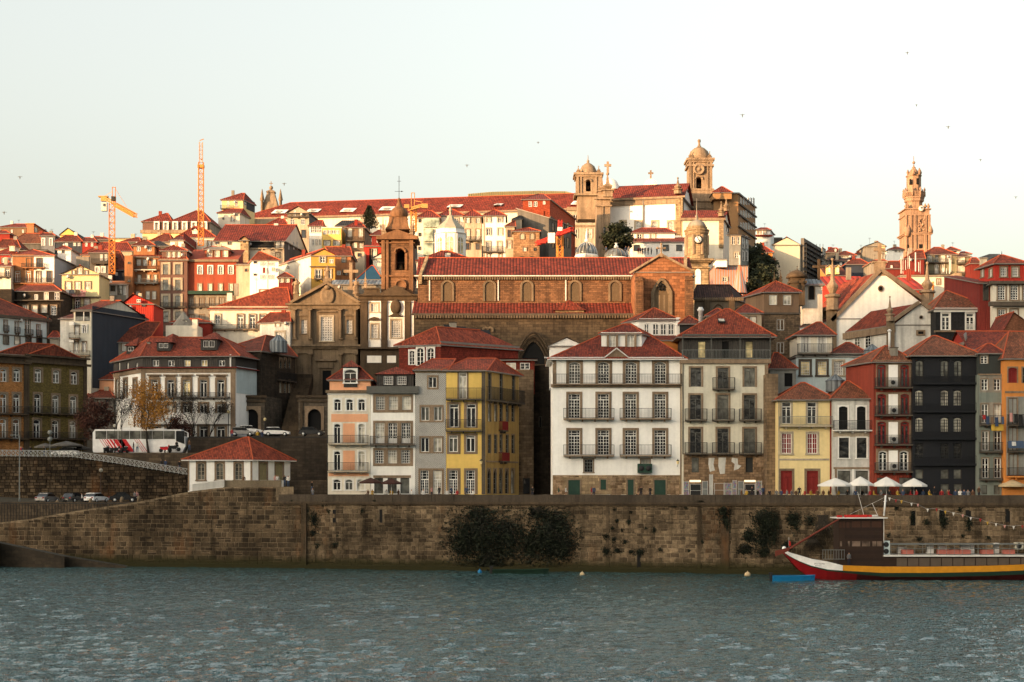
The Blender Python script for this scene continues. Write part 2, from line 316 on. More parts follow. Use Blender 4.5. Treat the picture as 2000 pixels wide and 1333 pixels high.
# ---------------------------------------------------------------- facades & houses
class Fac:
    def __init__(s,a,b): # world xy points
        s.a=Vector((a[0],a[1])); s.b=Vector((b[0],b[1])); s.L=(s.b-s.a).length; s.t=(s.b-s.a)/s.L; s.n=Vector((s.t.y,-s.t.x))
        s.ang=math.atan2(s.t.y,s.t.x)
    def u(s,x):
        k=(gx(x)-1000)/FPX; return (k*s.a.y-s.a.x)/(s.t.x-k*s.t.y)
    def w(s,u,z,n=0):
        p=s.a+s.t*u+s.n*n; return Vector((p.x,p.y,z))
    def z(s,x,y):
        p=s.a+s.t*s.u(x); return zz(y,p.y)
    def T(s): return Matrix.Translation((s.a.x,s.a.y,0))@Matrix.Rotation(s.ang,4,'Z')   # local x=u, -y outward
PANES=['glass','glass','glass_mid']
class House:
    def __init__(s,name,label,cat,pts,ye,yb,wall='white',depth=9,group=None,wins=[],roof=None,ext=3.0,ze=None):
        """pts [(x,Y)...] visible chain left to right; ye eave y measured at the nearest point; yb base y"""
        s.P=[Vector((xx(x,Y),Y)) for x,Y in pts]; near=min(range(len(pts)),key=lambda i:pts[i][1]); Yn=pts[near][1]
        s.ze=zz(ye,Yn) if ze is None else ze; s.zb=zz(yb,Yn)-ext; s.Yn=Yn
        P=s.P
        if len(P)==2:
            t=(P[1]-P[0]).normalized(); n=Vector((-t.y,t.x)); s.Q=[P[0],P[1],P[1]+n*depth,P[0]+n*depth]; s.fi=[0]
        elif len(P)==3 and near==2 or (len(P)==3 and P[0].y>P[1].y and not P[2].y>P[1].y+2):
            s.Q=[P[1],P[2],P[2]+(P[0]-P[1]),P[0]]; s.fi=[3,0]
        elif len(P)==3: s.Q=[P[0],P[1],P[2],P[0]+(P[2]-P[1])]; s.fi=[0,1]
        else: s.Q=[P[1],P[2],P[3],P[0]]
        s.F=[Fac(P[i],P[i+1]) for i in range(len(P)-1)]
        c=sum(s.Q,Vector((0,0)))/4
        s.root=thing(name,label,cat,(c.x,c.y,s.zb),group); s.wall=wall; s.holes=[[] for _ in s.F]; s.gab=[]
        s.wins=[];s.roofspec=roof
        for wn in wins: s.win(*wn)
        if roof: s.roof(**roof)
    def win(s,fi,k,xs,y0,y1,w,lab=None,name='window',ov=None,pane=None):
        F=s.F[fi]; d=ST[k]
        if not isinstance(xs,(list,tuple)): xs=[xs]
        for x in xs:
            ua,ub=F.u(x-w/2),F.u(x+w/2); W=ub-ua; zt=F.z(x,y0); zb=F.z(x,y1); H=zt-zb; uc=(ua+ub)/2
            if W<.15 or H<.15: continue
            hole=d['rev']>.1 and not ov
            if hole: s.holes[fi].append((uc-W/2+.02,uc+W/2-.02,zb+.02,zt-.02))
            me,pa=win_meshes(W,H,k)
            off=0 if hole else d['rev']+.02
            o=bpy.data.objects.new(name,me); C.objects.link(o); p=F.w(uc,zb,off); o.parent=s.root; o.location=p-s.root.location; o.rotation_euler=(0,0,F.ang)
            mw,mh=max(v.co.x for v in pa.vertices)*2,max(v.co.z for v in pa.vertices); o.scale=(W/mw,1,H/mh)
            q=bpy.data.objects.new('pane',pa); C.objects.link(q); q.parent=o
            if pane or (d['pane']=='glass' and random.random()<.42):
                q.material_slots[0].link='OBJECT'; q.material_slots[0].material=mt(pane or random.choice(['glass_mid','sky_cream','glass']))
            if lab: o['label']=lab
            s.wins.append(o)
        return s
    def body(s,uncap=False):
        b=MB(); ze,zb=s.ze,s.zb
        for fi,F in enumerate(s.F):
            H=s.holes[fi]
            if not H: b.face([F.w(0,zb),F.w(F.L,zb),F.w(F.L,ze),F.w(0,ze)]); continue
            us=sorted({0,F.L}|{v for h in H for v in(h[0],h[1]) if 0<v<F.L}); zs=sorted({zb,ze}|{v for h in H for v in(h[2],h[3]) if zb<v<ze})
            for j in range(len(zs)-1):
                zc=(zs[j]+zs[j+1])/2; run=None
                for i in range(len(us)-1):
                    uc=(us[i]+us[i+1])/2; hole=any(h[0]<uc<h[1] and h[2]<zc<h[3] for h in H)
                    if hole:
                        if run is not None: b.face([F.w(run,zs[j]),F.w(us[i],zs[j]),F.w(us[i],zs[j+1]),F.w(run,zs[j+1])]); run=None
                    elif run is None: run=us[i]
                if run is not None: b.face([F.w(run,zs[j]),F.w(F.L,zs[j]),F.w(F.L,zs[j+1]),F.w(run,zs[j+1])])
        n=len(s.Q); used={(tuple(F.a),tuple(F.b)) for F in s.F}
        for i in range(n):
            a,c=s.Q[i],s.Q[(i+1)%n]
            if (tuple(a),tuple(c)) in used: continue
            b.face([(a.x,a.y,zb),(c.x,c.y,zb),(c.x,c.y,ze),(a.x,a.y,ze)])
        for g in s.gab: b.face(g)
        b.face([(q.x,q.y,ze) for q in s.Q])
        return b.build('wall',[s.wall],s.root)
    def roof(s,t,y,x=None,m='tile',oh=.35,th=.16,i=None,j=None,fr=.5,caps=True,gut=None,name='roof',ze=None):
        """t: 'h' ridge parallel to front ending at px x=(xa,xb); 'g' gable, ridge parallel to front; 'gf' gable facing front with apex px x;
           'hy' ridge running back from px x, hipped i; 's' shed rising to the back; 'f' flat"""
        Q=s.Q; c=sum(Q,Vector((0,0)))/4; ze=s.ze if ze is None else ze
        e0=(Q[1]-Q[0]).normalized(); e1=(Q[3]-Q[0]).normalized()
        ex=oh; E=[Q[0]-e0*ex-e1*ex,Q[1]+e0*ex-e1*ex,Q[2]+e0*ex+e1*ex,Q[3]-e0*ex+e1*ex]
        b=MB(); W=lambda p,z:Vector((p.x,p.y,z)); e=[W(p,ze-oh*.35) for p in E]; caps_l=[]
        ml=Q[0].lerp(Q[3],fr); mr=Q[1].lerp(Q[2],fr); mf=Q[0].lerp(Q[1],.5); mb=Q[3].lerp(Q[2],.5)
        wallg=[]
        if t=='f':
            top=[v+Vector((0,0,th)) for v in e]
            b.face(top); planes=[]
        elif t=='s':
            zr=zz(y,(Q[2].y+Q[3].y)/2); r=[W(E[3],zr),W(E[2],zr)]; b.face([e[0],e[1],r[1],r[0]])
            for A,B_,k in((0,3,0),(1,2,1)): wallg.append([W(Q[A],ze),W(Q[B_],ze),W(Q[B_],zr-.1)])
            wallg.append([W(Q[2],ze),W(Q[3],ze),W(Q[3],zr-.1),W(Q[2],zr-.1)]); e=[e[0],e[1],r[1],r[0]]
        elif t in('h','g','hg'):
            F=Fac(ml,mr)
            if t=='g': a=ml-e0*ex; d=mr+e0*ex
            elif t=='hg': a=ml+(mr-ml)*(F.u(x[0])/F.L); d=mr+e0*ex
            else:
                ua,ub=(F.u(x[0]),F.u(x[1])) if x else (F.L*i,F.L*(1-j))
                a=ml+(mr-ml)*(ua/F.L); d=ml+(mr-ml)*(ub/F.L)
            ym=(a.y+d.y)/2; zr=zz(y,ym); a=W(a,zr); d=W(d,zr)
            b.face([e[0],e[1],d,a]); b.face([e[2],e[3],a,d])
            if t!='g': b.face([e[3],e[0],a])
            if t=='h': b.face([e[1],e[2],d]); caps_l=[(a,d),(e[0],a),(e[1],d),(e[2],d),(e[3],a)]
            else:
                caps_l=[(a,d)]
                for A,B_,m_ in((0,3,ml),(1,2,mr))[1 if t=='hg' else 0:]: wallg.append([W(Q[A],ze),W(Q[B_],ze),W(m_,zr-.12)])
        elif t in('gf','hy'):
            F=Fac(Q[0],Q[1]) 
            if t=='gf':
                u=F.u(x) if x is not None else F.L/2; f=u/F.L; a2=Q[0].lerp(Q[1],f); d2=Q[3].lerp(Q[2],f); zr=zz(y,a2.y)
                a=W(a2-e1*ex,zr); d=W(d2+e1*ex,zr); b.face([e[3],e[0],a,d]); b.face([e[1],e[2],d,a]); caps_l=[(a,d)]
                wallg.append([W(Q[0],ze),W(Q[1],ze),W(a2,zr-.12)]); wallg.append([W(Q[3],ze),W(Q[2],ze),W(d2,zr-.12)])
            else:
                i_=.35 if i is None else i
                c0=mf.lerp(mb,i_); 
                if x is not None:
                    G=Fac(Q[0].lerp(Q[3],i_),Q[1].lerp(Q[2],i_)); f=G.u(x)/G.L
                else: f=.5
                a2=Q[0].lerp(Q[1],f).lerp(Q[3].lerp(Q[2],f),i_); d2=Q[0].lerp(Q[1],f).lerp(Q[3].lerp(Q[2],f),1-(j if j is not None else 0)); zr=zz(y,a2.y)
                a=W(a2,zr); d=W(d2,zr); b.face([e[3],e[0],a,d]); b.face([e[1],e[2],d,a]); b.face([e[0],e[1],a]); b.face([e[2],e[3],d]) ; caps_l=[(a,d),(e[0],a),(e[1],a)]
        s.zr=locals().get('zr',ze)
        # fascia and soffit
        n=len(e)
        low=[v-Vector((0,0,th)) for v in e]
        for k in range(n):
            b.face([low[k],low[(k+1)%n],e[(k+1)%n],e[k]],1)
        b.face(low,1)
        s.gab+=wallg
        s.ro=b.build(name,[m,gut or 'gutter'],s.root)
        if caps and m not in('zinc','slate_roof','red_sheet') and caps_l:
            cb=MB()
            for p,q in caps_l: cb.tube(p+Vector((0,0,.03)),q+Vector((0,0,.03)),.11,5)
            k=cb.build('ridge_cap',['cap' if m!='tile_dark' else 'tile_dark'],s.root); k.parent=s.ro; k.location=s.root.location-wloc(s.ro)+Vector((0,0,0)) if False else Vector((0,0,0))
        return s
    def band(s,fi,y0,y1,x0=None,x1=None,pr=.12,m='surr',name='cornice'):
        F=s.F[fi]; ua=0-pr*.0 if x0 is None else F.u(x0); ub=F.L if x1 is None else F.u(x1); xm=None
        if x0 is None: P=s.P[fi]; z1=HC+(HOR-gy(y0))/FPX*min(F.a.y,F.b.y); z0=HC+(HOR-gy(y1))/FPX*min(F.a.y,F.b.y)
        else: z1=F.z((x0+x1)/2,y0); z0=F.z((x0+x1)/2,y1)
        b=MB(F.T()); e_=(pr if x0 is None else 0); A,B_=ua-e_,ub+e_
        hs_=[h for h in s.holes[fi] if h[1]>A and h[0]<B_ and h[3]>z0 and h[2]<z1]
        if not hs_: b.box(A,B_,-pr,.0,z0,z1)
        else:
            us=sorted({A,B_}|{v for h in hs_ for v in(h[0],h[1]) if A<v<B_}); zs=sorted({z0,z1}|{v for h in hs_ for v in(h[2],h[3]) if z0<v<z1})
            for i in range(len(us)-1):
                uc=(us[i]+us[i+1])/2
                for j in range(len(zs)-1):
                    zc=(zs[j]+zs[j+1])/2
                    if not any(h[0]<uc<h[1] and h[2]<zc<h[3] for h in hs_): b.box(us[i],us[i+1],-pr,.0,zs[j],zs[j+1])
        return b.build(name,[m],s.root)
    def rail(s,fi,x0,x1,y1,y0,dep=.8,m='iron',slab='surr_dark',sp=.14,name='balcony',th=.18,br=True):
        """balcony with floor at y1 and rail top at y0"""
        F=s.F[fi]; ua,ub=F.u(x0),F.u(x1); xm=(x0+x1)/2; zf=F.z(xm,y1); zt=F.z(xm,y0)
        b=MB(F.T()); b.box(ua,ub,-dep,0,zf-th,zf)
        if br:
            n=max(2,int((ub-ua)/1.6)); 
            for k in range(n):
                u=ua+(ub-ua)*(k+.5)/n; b.box(u-.09,u+.09,-dep*.7,0,zf-th-.28,zf-th)
        o=b.build(name,[slab],s.root)
        r=MB(F.T()); d=dep-.06
        for z in(zt,zf+.1): 
            r.box(ua,ub,-d-.03,-d+.03,z-.03,z+.03)
            for u in(ua,ub): r.box(u-.02,u+.02,-d,0,z-.03,z+.03)
        n=max(3,int((ub-ua)/sp))
        for k in range(n+1):
            u=ua+(ub-ua)*k/n; w_=.028 if k%8 else .045; r.box(u-w_/2,u+w_/2,-d-.014,-d+.014,zf,zt)
        for u in(ua,ub):
            for k in range(1,4): r.box(u-.012,u+.012,-d*k/4-.012,-d*k/4+.012,zf,zt)
        q=r.build('railing',[m],s.root); q.parent=o; q.location=s.root.location*0
        return o
    def chim(s,x,y0,y1,w,Y,dep=.8,m='concrete',capm='surr_dark',name='chimney'):
        b=MB(); X=xx(x,Y); W=mm(w,Y); z1=zz(y0,Y); z0=zz(y1,Y)-.6; b.box(X-W/2,X+W/2,Y-dep/2,Y+dep/2,z0,z1)
        b.box(X-W/2-.08,X+W/2+.08,Y-dep/2-.08,Y+dep/2+.08,z1,z1+.12,1); o=b.build(name,[m,capm],s.root); return o
    def dormer(s,x0,x1,y0,y1,ya,Y,k='dorm',nw=2,m='dark_grey',rm='tile_b',dep=5,ww=None,name='dormer',xa=None,hip=True):
        """dormer with front face x0..x1,y0..y1 at depth Y, roof apex ya"""
        X0,X1=xx(x0,Y),xx(x1,Y); z1=zz(y0,Y); z0=zz(y1,Y); b=MB(); b.box(X0,X1,Y,Y+dep,z0-.3,z1); o=b.build(name,[m],s.root)
        r=MB(); xm=(X0+X1)/2 if xa is None else xx(xa,Y); oh=.35; za=zz(ya,Y+(dep*.4 if hip else 0)); e=[(X0-oh,Y-oh,z1-.02),(X1+oh,Y-oh,z1-.02),(X1+oh,Y+dep,z1-.02),(X0-oh,Y+dep,z1-.02)]
        a=(xm,Y+(dep*.4 if hip else -oh),za); d=(xm,Y+dep,za)
        if hip: r.face([e[0],e[1],a])
        r.face([e[1],e[2],d,a]); r.face([e[3],e[0],a,d]); r.face([e[0],e[3],e[2],e[1]],1); r.face([e[2],e[3],d],1)
        if not hip: r.face([(X0,Y-.01,z1-.03),(X1,Y-.01,z1-.03),(xm,Y-.01,za-.1)],1)
        q=r.build('dormer_roof',[rm,m],s.root); q.parent=o; q.location=(0,0,0)
        if k:
            for n in range(nw):
                W=(X1-X0)/nw*(ww or .62); uc=(X0+X1)/2+((n+.5)/nw-.5)*(X1-X0)*.72; H=(z1-z0)*.72; me,pa=win_meshes(W,H,k)
                wo_=bpy.data.objects.new('window',me); C.objects.link(wo_); wo_.parent=o; wo_.location=Vector((uc,Y-ST[k]['rev']-.02,z0+(z1-z0)*.12))-wloc(o)
        return o
_hs=[]
def H(name,label,cat,*a,post=None,**kw):
    h=House(name,label,cat,*a,**kw)
    if post: post(h)
    h.body(); return h
# ---------------------------------------------------------------- large setting: water, hill, terraces, quay wall
def struct(b,name,m,kind='structure',**k):
    o=b.build(name,m,**k); o['kind']=kind; return o
def interp(t,x):
    if x<=t[0][0]: return t[0][1]
    for (a,b),(c,d) in zip(t,t[1:]):
        if x<=c: return b+(d-b)*(x-a)/(c-a)
    return t[-1][1]
Yw=lambda X:215.7-.226*X
def Yq(px): k=(px-1000)/FPX; return 215.7/(1+.226*k)
# water : displaced grid near the view, one sheet to the horizon
m=bpy.data.materials.new('river_water'); m.use_nodes=True; T=NT(m); b_=m.node_tree.nodes['Principled BSDF']
b_.inputs['Roughness'].default_value=.06; b_.inputs['IOR'].default_value=1.55; b_.inputs['Specular IOR Level'].default_value=.62; b_.inputs['Specular Tint'].default_value=(.72,.96,1.0,1)
P=T.n('NewGeometry').outputs['Position']
T.l(T.mix(T.mapr(T.noise(T.scalev(P,(.02,.06,0)),1.,3),.35,.65,0,1),(.020,.052,.054),(.034,.074,.072)),b_.inputs['Base Color'])
n2=T.noise(T.scalev(P,(1.7,1.25,1)),1.0,3,.6)
bp=T.n('Bump'); bp.inputs['Strength'].default_value=1; bp.inputs['Distance'].default_value=.85; T.l(n2,bp.inputs['Height']); T.l(bp.outputs[0],b_.inputs['Normal'])
_mats['water']=m
import numpy as np
def wave_grid():
    rg=np.random.RandomState(4); NX,NY=520,560; ys=70+(262-70)*np.linspace(0,1,NY); xs=np.linspace(-105,105,NX); Xg,Yg=np.meshgrid(xs,ys); Z=np.zeros_like(Xg)
    for lam,n,amp in((9,10,.016),(4.2,16,.022),(2.2,30,.040),(1.35,30,.032)):
        for k in range(n):
            th=rg.normal(PI/2-.15,.42); L=lam*rg.uniform(.7,1.35); ph=rg.uniform(0,2*PI); w_=2*PI/L*(Xg*math.cos(th)+Yg*math.sin(th))+ph
            Z+=amp*rg.uniform(.5,1)/math.sqrt(n)*2.0*(np.exp(np.sin(w_))-1.27)/1.2
    pt=sum(np.sin(Xg*rg.uniform(.01,.05)+Yg*rg.uniform(.02,.09)+rg.uniform(0,6)) for _ in range(6))/6; Z*=.85+.75*pt; Z*=np.clip((231-.226*0-Yg-0*Xg)/40+.35,.25,1)
    me=bpy.data.meshes.new('river_waves'); n=NX*NY; me.vertices.add(n); co_=np.stack([Xg,Yg,Z],-1).reshape(-1).astype('f'); me.vertices.foreach_set('co',co_)
    i=np.arange(NX-1)[None,:]+np.arange(NY-1)[:,None]*NX; q=np.stack([i,i+1,i+NX+1,i+NX],-1).reshape(-1); nf=(NX-1)*(NY-1); me.loops.add(nf*4); me.polygons.add(nf); me.loops.foreach_set('vertex_index',q.astype('i')); me.polygons.foreach_set('loop_start',np.arange(nf,dtype='i')*4); me.polygons.foreach_set('use_smooth',np.ones(nf,dtype=bool)); me.update(calc_edges=True)
    me.materials.append(m); o=bpy.data.objects.new('river_water',me); C.objects.link(o); o['kind']='structure'
wave_grid()
b=MB()
for x0,x1,y0,y1 in((-1500,1500,-400,70),(-1500,-105,70,262),(105,1500,70,262)): b.face([(x0,y0,0),(x1,y0,0),(x1,y1,0),(x0,y1,0)])
struct(b,'river_water','water')
# hill terrain behind the houses
HZ=[(234,9.4),(243,9.6),(252,13),(262,17.5),(285,28),(310,41),(350,55),(400,71),(470,88),(560,102),(700,108),(1000,100)]
CAP=[(-200,520),(0,505),(150,515),(270,490),(400,462),(520,450),(1160,470),(1400,500),(1480,540),(1560,560),(1640,545),(1700,540),(1800,560),(1900,560),(2000,580),(2300,600)]
def hz(X,Y):
    z=interp(HZ,Y); px=1000+X/Y*FPX; zc=HC+(HOR-interp(CAP,px))/FPX*Y
    return min(z,max(9.4,zc))+math.sin(X*.11+Y*.07)*.5
b=MB(); nx,ny=90,70; xs=[-620+1240*i/nx for i in range(nx+1)]; ys=[238+(760)*(j/ny)**1.4 for j in range(ny+1)]
vs=[(x,y,hz(x,y) if y>239 else 5) for y in ys for x in xs]; fs=[(j*(nx+1)+i,j*(nx+1)+i+1,(j+1)*(nx+1)+i+1,(j+1)*(nx+1)+i) for j in range(ny) for i in range(nx)]
b.mesh_add(vs,fs,0,True); struct(b,'hill_ground','ground')
# quay pavement (right) : from wall line back to the houses
b=MB(); b.prism([(-27,Yw(-27)+.3),(160,Yw(160)+.3),(160,262),(-27,262)],6,10.2); struct(b,'quay_pavement',['asphalt'])
b=MB(); b.prism([(-180,Yw(-180)+2.4),(-27.2,Yw(-27)+2.4),(-27.2,262),(-180,262)],4,9.45); struct(b,'parking_road',['asphalt'])
# lower river frontage: backing wall + individually built stones
def stone_mat(key,c1,c2,mort,alg):
    m=bpy.data.materials.new(key); m.use_nodes=True; T=NT(m); b=m.node_tree.nodes['Principled BSDF']; b.inputs['Roughness'].default_value=.95; b.inputs['Specular IOR Level'].default_value=.15
    at_=T.n('Attribute',attribute_name='tint'); P=T.n('NewGeometry').outputs['Position']
    c=T.mix(at_.outputs['Fac'],c1,c2)
    v=T.math('MULTIPLY',T.mapr(T.noise(P,.13,5,.65),.35,.68,.42,1.35),T.mapr(T.noise(P,3.2,6,.7),.3,.75,.55,1.35))
    st=T.mapr(T.noise(T.scalev(P,(1,1,.07)),.9,5),.48,.70,1.0,.35); c=T.val(c,T.math('MULTIPLY',v,st))
    rust=T.mapr(T.noise(T.scalev(P,(1,1,.35)),.22,4),.58,.72,0,.45); c=T.mix(rust,c,(.20,.085,.03))
    s=T.n('SeparateXYZ'); T.l(P,s.inputs[0]); zn=T.math('ADD',s.outputs[2],T.math('MULTIPLY',T.noise(P,.5,5),1.2))
    c=T.mix(T.mapr(zn,1.5,2.6,alg,0),c,(.028,.026,.010)); T.l(c,b.inputs['Base Color'])
    bp=T.n('Bump'); bp.inputs['Strength'].default_value=.7; bp.inputs['Distance'].default_value=.08; T.l(T.noise(P,4.5,6,.65),bp.inputs['Height']); T.l(bp.outputs[0],b.inputs['Normal'])
    _mats[key]=m
stone_mat('quay_stone',(.085,.06,.037),(.25,.18,.11),0,.95); stone_mat('quay_mortar',(.24,.18,.115),(.24,.18,.115),0,.95); stone_mat('left_stone',(.045,.032,.02),(.16,.112,.066),0,.95)
stone_mat('left_mortar',(.018,.013,.009),(.018,.013,.009),0,.9)
def mesh_tint(me,vals):
    a=me.attributes.new('tint','FLOAT','FACE'); a.data.foreach_set('value',vals)
def stone_wall(root,fac,u0,u1,zlo,zhi,mat,rmin,rmax,wmin,wmax,seed,nparts,clip=None,prou=.07,gap=.028,skip=None):
    """rows of separate stones on facade plane fac; clip(u)->top z"""
    rng=random.Random(seed); L=[]; z=zlo
    while z<zhi-.15:
        h=rng.uniform(rmin,rmax); h=min(h,zhi-z); u=u0-rng.random()*wmax
        while u<u1:
            w_=rng.uniform(wmin,wmax); a,bb=max(u,u0),min(u+w_,u1); u+=w_
            if bb-a<.15: continue
            zt=z+h
            if clip:
                c=min(clip(a),clip(bb))
                if z>c-.2: continue
                zt=min(zt,c)
            if skip and skip((a+bb)/2,z): continue
            if h>.5 and rng.random()<.12 and bb-a>.9:
                zm=z+h*rng.uniform(.4,.6); L.append((a,bb,z,zm)); L.append((a,bb,zm,zt))
            else: L.append((a,bb,z,zt))
        z+=h
    L.sort(key=lambda s:-(s[1]-s[0])*(s[3]-s[2]))
    def add(b,s):
        a,c,z0,z1=s; g=gap; p=prou*rng.uniform(.5,1.6); j=lambda:rng.uniform(-.03,.03); e=.05
        f=[(a+g+e+j(),-p,z0+g+e+j()),(c-g-e+j(),-p,z0+g+e+j()),(c-g-e+j(),-p,z1-g-e+j()),(a+g+e+j(),-p,z1-g-e+j())]
        q=[(a+g,.02,z0+g),(c-g,.02,z0+g),(c-g,.02,z1-g),(a+g,.02,z1-g)]
        b.mesh_add(f+q,[(0,1,2,3),(4,5,1,0),(5,6,2,1),(6,7,3,2),(7,4,0,3)])
    for i,s in enumerate(L[:nparts]):
        b=MB(fac.T()); add(b,s); o=b.build('stone',[mat],root); mesh_tint(o.data,[rng.random()**1.3]*5)
    b=MB(fac.T()); tv=[]
    for s in L[nparts:]: add(b,s); t=rng.random()**1.3; tv+=[t]*5
    if tv:
        o=b.build('small_stones',[mat],root); mesh_tint(o.data,tv); o['kind']='stuff'
    return L
qf=Fac((-100,Yw(-100)),(90,Yw(90)))
V('P')
def uq(px): return qf.u(px)
def zq(px,py): return qf.z(px,py)
qw=thing('quay_wall','tall brown stone river wall with coping running along the whole waterfront','wall',(0,Yw(0),-2))
topL=[(0,1021),(60,1014),(120,1003),(176,994),(263,982),(308,973),(372,960),(436,952),(548,951),(549,975),(2100,978)]
topz=lambda u: (lambda px: qf.z(px,interp([(-60,1027)]+topL,px)))(1000+FPX*(qf.a.x+qf.t.x*u)/(qf.a.y+qf.t.y*u))
b=MB(qf.T()); n=60; us=[uq(-60)+(uq(2060)-uq(-60))*i/n for i in range(n+1)]
for i in range(n):
    if us[i+1]<=uq(549)+.01 or us[i]>=uq(548):
        z0,z1=topz(us[i]),topz(us[i+1])
        if us[i]<uq(548)<us[i+1]: z0=z1
    b.mesh_add([(us[i],0,-2),(us[i+1],0,-2),(us[i+1],0,z1),(us[i],0,z0),(us[i],.8,z0),(us[i+1],.8,z1)],[(0,1,2,3),(3,2,5,4)])
o=b.build('mortar_backing',['quay_mortar'],qw)
mesh_tint(o.data,[.5]*len(o.data.polygons))
holes=[(653,1008,5,7),(744,1008,4,6),(1783,1012,6,16),(1840,1010,7,14),(1891,1010,7,18),(1968,1008,6,12),(1248,1096,5,6)]
hu=[(uq(x),zq(x,y),mm(w_,215)) for x,y,w_,h_ in holes]
stone_wall(qw,qf,uq(592),uq(2050),.3,9.55,'quay_stone',.42,.72,.55,1.35,3,300,clip=None,skip=lambda u,z:any(abs(u-a)<w_ and abs(z-zc)<1.1 for a,zc,w_ in hu))
qw2=thing('left_quay_wall','dark weathered stone river wall below the parking road at the left','wall',(-50,Yw(-50),-2))
stone_wall(qw2,qf,uq(-60),uq(590),.3,14,'left_stone',.5,.8,.6,1.6,5,300,clip=lambda u:topz(u)-.15)
b=MB(qf.T())
for u0,u1,pr_ in((uq(590),uq(600),.45),(uq(1184),uq(1190),.12),(uq(1362),uq(1369),.15),(uq(1408),uq(1424),.2)):
    b.box(u0,u1,-pr_,0,-1,zq(1400,984)); 
o=b.build('buttress',['quay_stone'],qw); mesh_tint(o.data,[.15]*len(o.data.polygons))
for a,zc,w_ in hu:
    b=MB(qf.T()); b.box(a-w_*.7,a+w_*.7,-.02,.0,zc-1.0,zc+.9); b.build('drain_opening',['void'],qw)
# cornice and parapet coping
b=MB(qf.T()); ua,ub=uq(545),uq(2060); zc=zq(1400,986)
b.box(ua,ub,-.38,.9,zc,zc+.28); b.box(ua,ub,-.25,.9,zc-.18,zc)
b.build('cornice',['carved_dark'],qw)
b=MB(qf.T()); zp=zc+.281; ztop=10.72; n=0; u=ua
while u<ub:
    b=MB(qf.T()); L=random.uniform(2.6,3.6); b.box(u+.015,u+L-.015,-.16,.34,zp,ztop+random.uniform(-.02,.02)); b.build('parapet_stone',['carved_pale' if 0 else 'parapet'] if 'parapet' in _mats else [M('parapet',(.075,.056,.038),'carved',dirt=.5)],qw); u+=L
# footing ledge at the waterline
b=MB(qf.T()); b.box(uq(100),uq(2050),-.6,0,-2,.55); o=b.build('footing',['left_mortar'],qw); mesh_tint(o.data,[.5]*6)
# slipway at the left
b=MB(); V('P')
pts=[(-80,1050),(0,1058),(130,1085),(250,1105)]
for (x0,y0),(x1,y1) in zip(pts,pts[1:]):
    a,c=at(x0,y0,229),at(x1,y1,226); a2,c2=at(x0,y0-2,225),at(x1,y1-1.5,222.5)
    a2=Vector((a.x+.3,a.y-2.2,a.z-.05)); c2=Vector((c.x+.3,c.y-2.2,c.z-.05))
    b.face([a2,c2,c,a]); b.face([Vector((a2.x,a2.y,-1)),Vector((c2.x,c2.y,-1)),c2,a2],1)
struct(b,'slipway',[M('slip',(.05,.047,.036),'carved',dirt=.5),M('slipw',(.05,.036,.022),'stone',dirt=.5,bw=1.1,bh=.5)])
pf=Fac((-100,Yw(-100)+1.6),(-48,Yw(-48)+1.6)); b=MB(pf.T()); b.box(-10,pf.L,0,.5,4,9.5); tag(b.build('parking_wall',['stone_mid']),'dark wall below the parking level behind the sloping river wall at the left','wall')
b=MB(pf.T())
for k in range(110): u=k*.5; b.box(u-.03,u+.03,-.1,-.05,6.2,9.3)
b.box(0,pf.L,-.12,-.04,9.25,9.35); tag(b.build('parking_fence',['iron']),'low dark barred fence on the wall below the parked cars','fence')
# rail walls of the parking level + ramp
lf=Fac((-110,244.0),(-30,242.5)); rw=thing('retaining_wall','rough stone retaining wall behind the parked cars below the street railing','wall',(-60,243,9))
tl=[(-60,892),(0,893),(150,894),(230,905),(366,928),(372,940),(640,940)]
tz=lambda u:(lambda px: lf.z(px,interp(tl,px)))(1000+FPX*(lf.a.x+lf.t.x*u)/(lf.a.y+lf.t.y*u))
b=MB(lf.T()); us=[lf.u(-60)+(lf.u(640)-lf.u(-60))*i/24 for i in range(25)]
for i in range(24): b.mesh_add([(us[i],0,6),(us[i+1],0,6),(us[i+1],0,tz(us[i+1])),(us[i],0,tz(us[i])),(us[i],1,tz(us[i])),(us[i+1],1,tz(us[i+1]))],[(0,1,2,3),(3,2,5,4)])
o=b.build('mortar_backing',['left_mortar'],rw); mesh_tint(o.data,[.5]*len(o.data.polygons))
stone_wall(rw,lf,lf.u(-60),lf.u(566),9.4,17.5,'left_stone',.4,.7,.5,1.15,9,300,clip=lambda u:tz(u)-.05)
# street terraces
b=MB(); V('P'); b.prism([(-120,244.6),(xx(165,245),244.3),(xx(165,252),275),(-120,275)],6,16.75); b.prism([(xx(165,245)+.01,244.3),(xx(400,245),244),(xx(400,252),275),(xx(165,252)+.01,275)],6,17.2); struct(b,'street_terrace',['stone_mid'])
b=MB(); b.prism([(xx(372,250),249),(xx(640,250),249),(xx(640,262),262),(xx(372,262),262)],6,19.95); struct(b,'upper_street_terrace',['asphalt'])
b=MB(); b.box(xx(366,248),xx(638,248),248.2,248.9,6,19.7); o=b.build('terrace_wall',['stone_dark']); tag(o,'dark stone terrace wall below the row of street-parked cars','wall')
# wedge of street descending from terrace to boat house
b=MB(); a=at(150,893,244.6); c=at(372,929,243.5); b.face([a,c,c+Vector((0,4.5,0)),a+Vector((0,4.5,0))]); struct(b,'street_ramp',['stone_dark'])
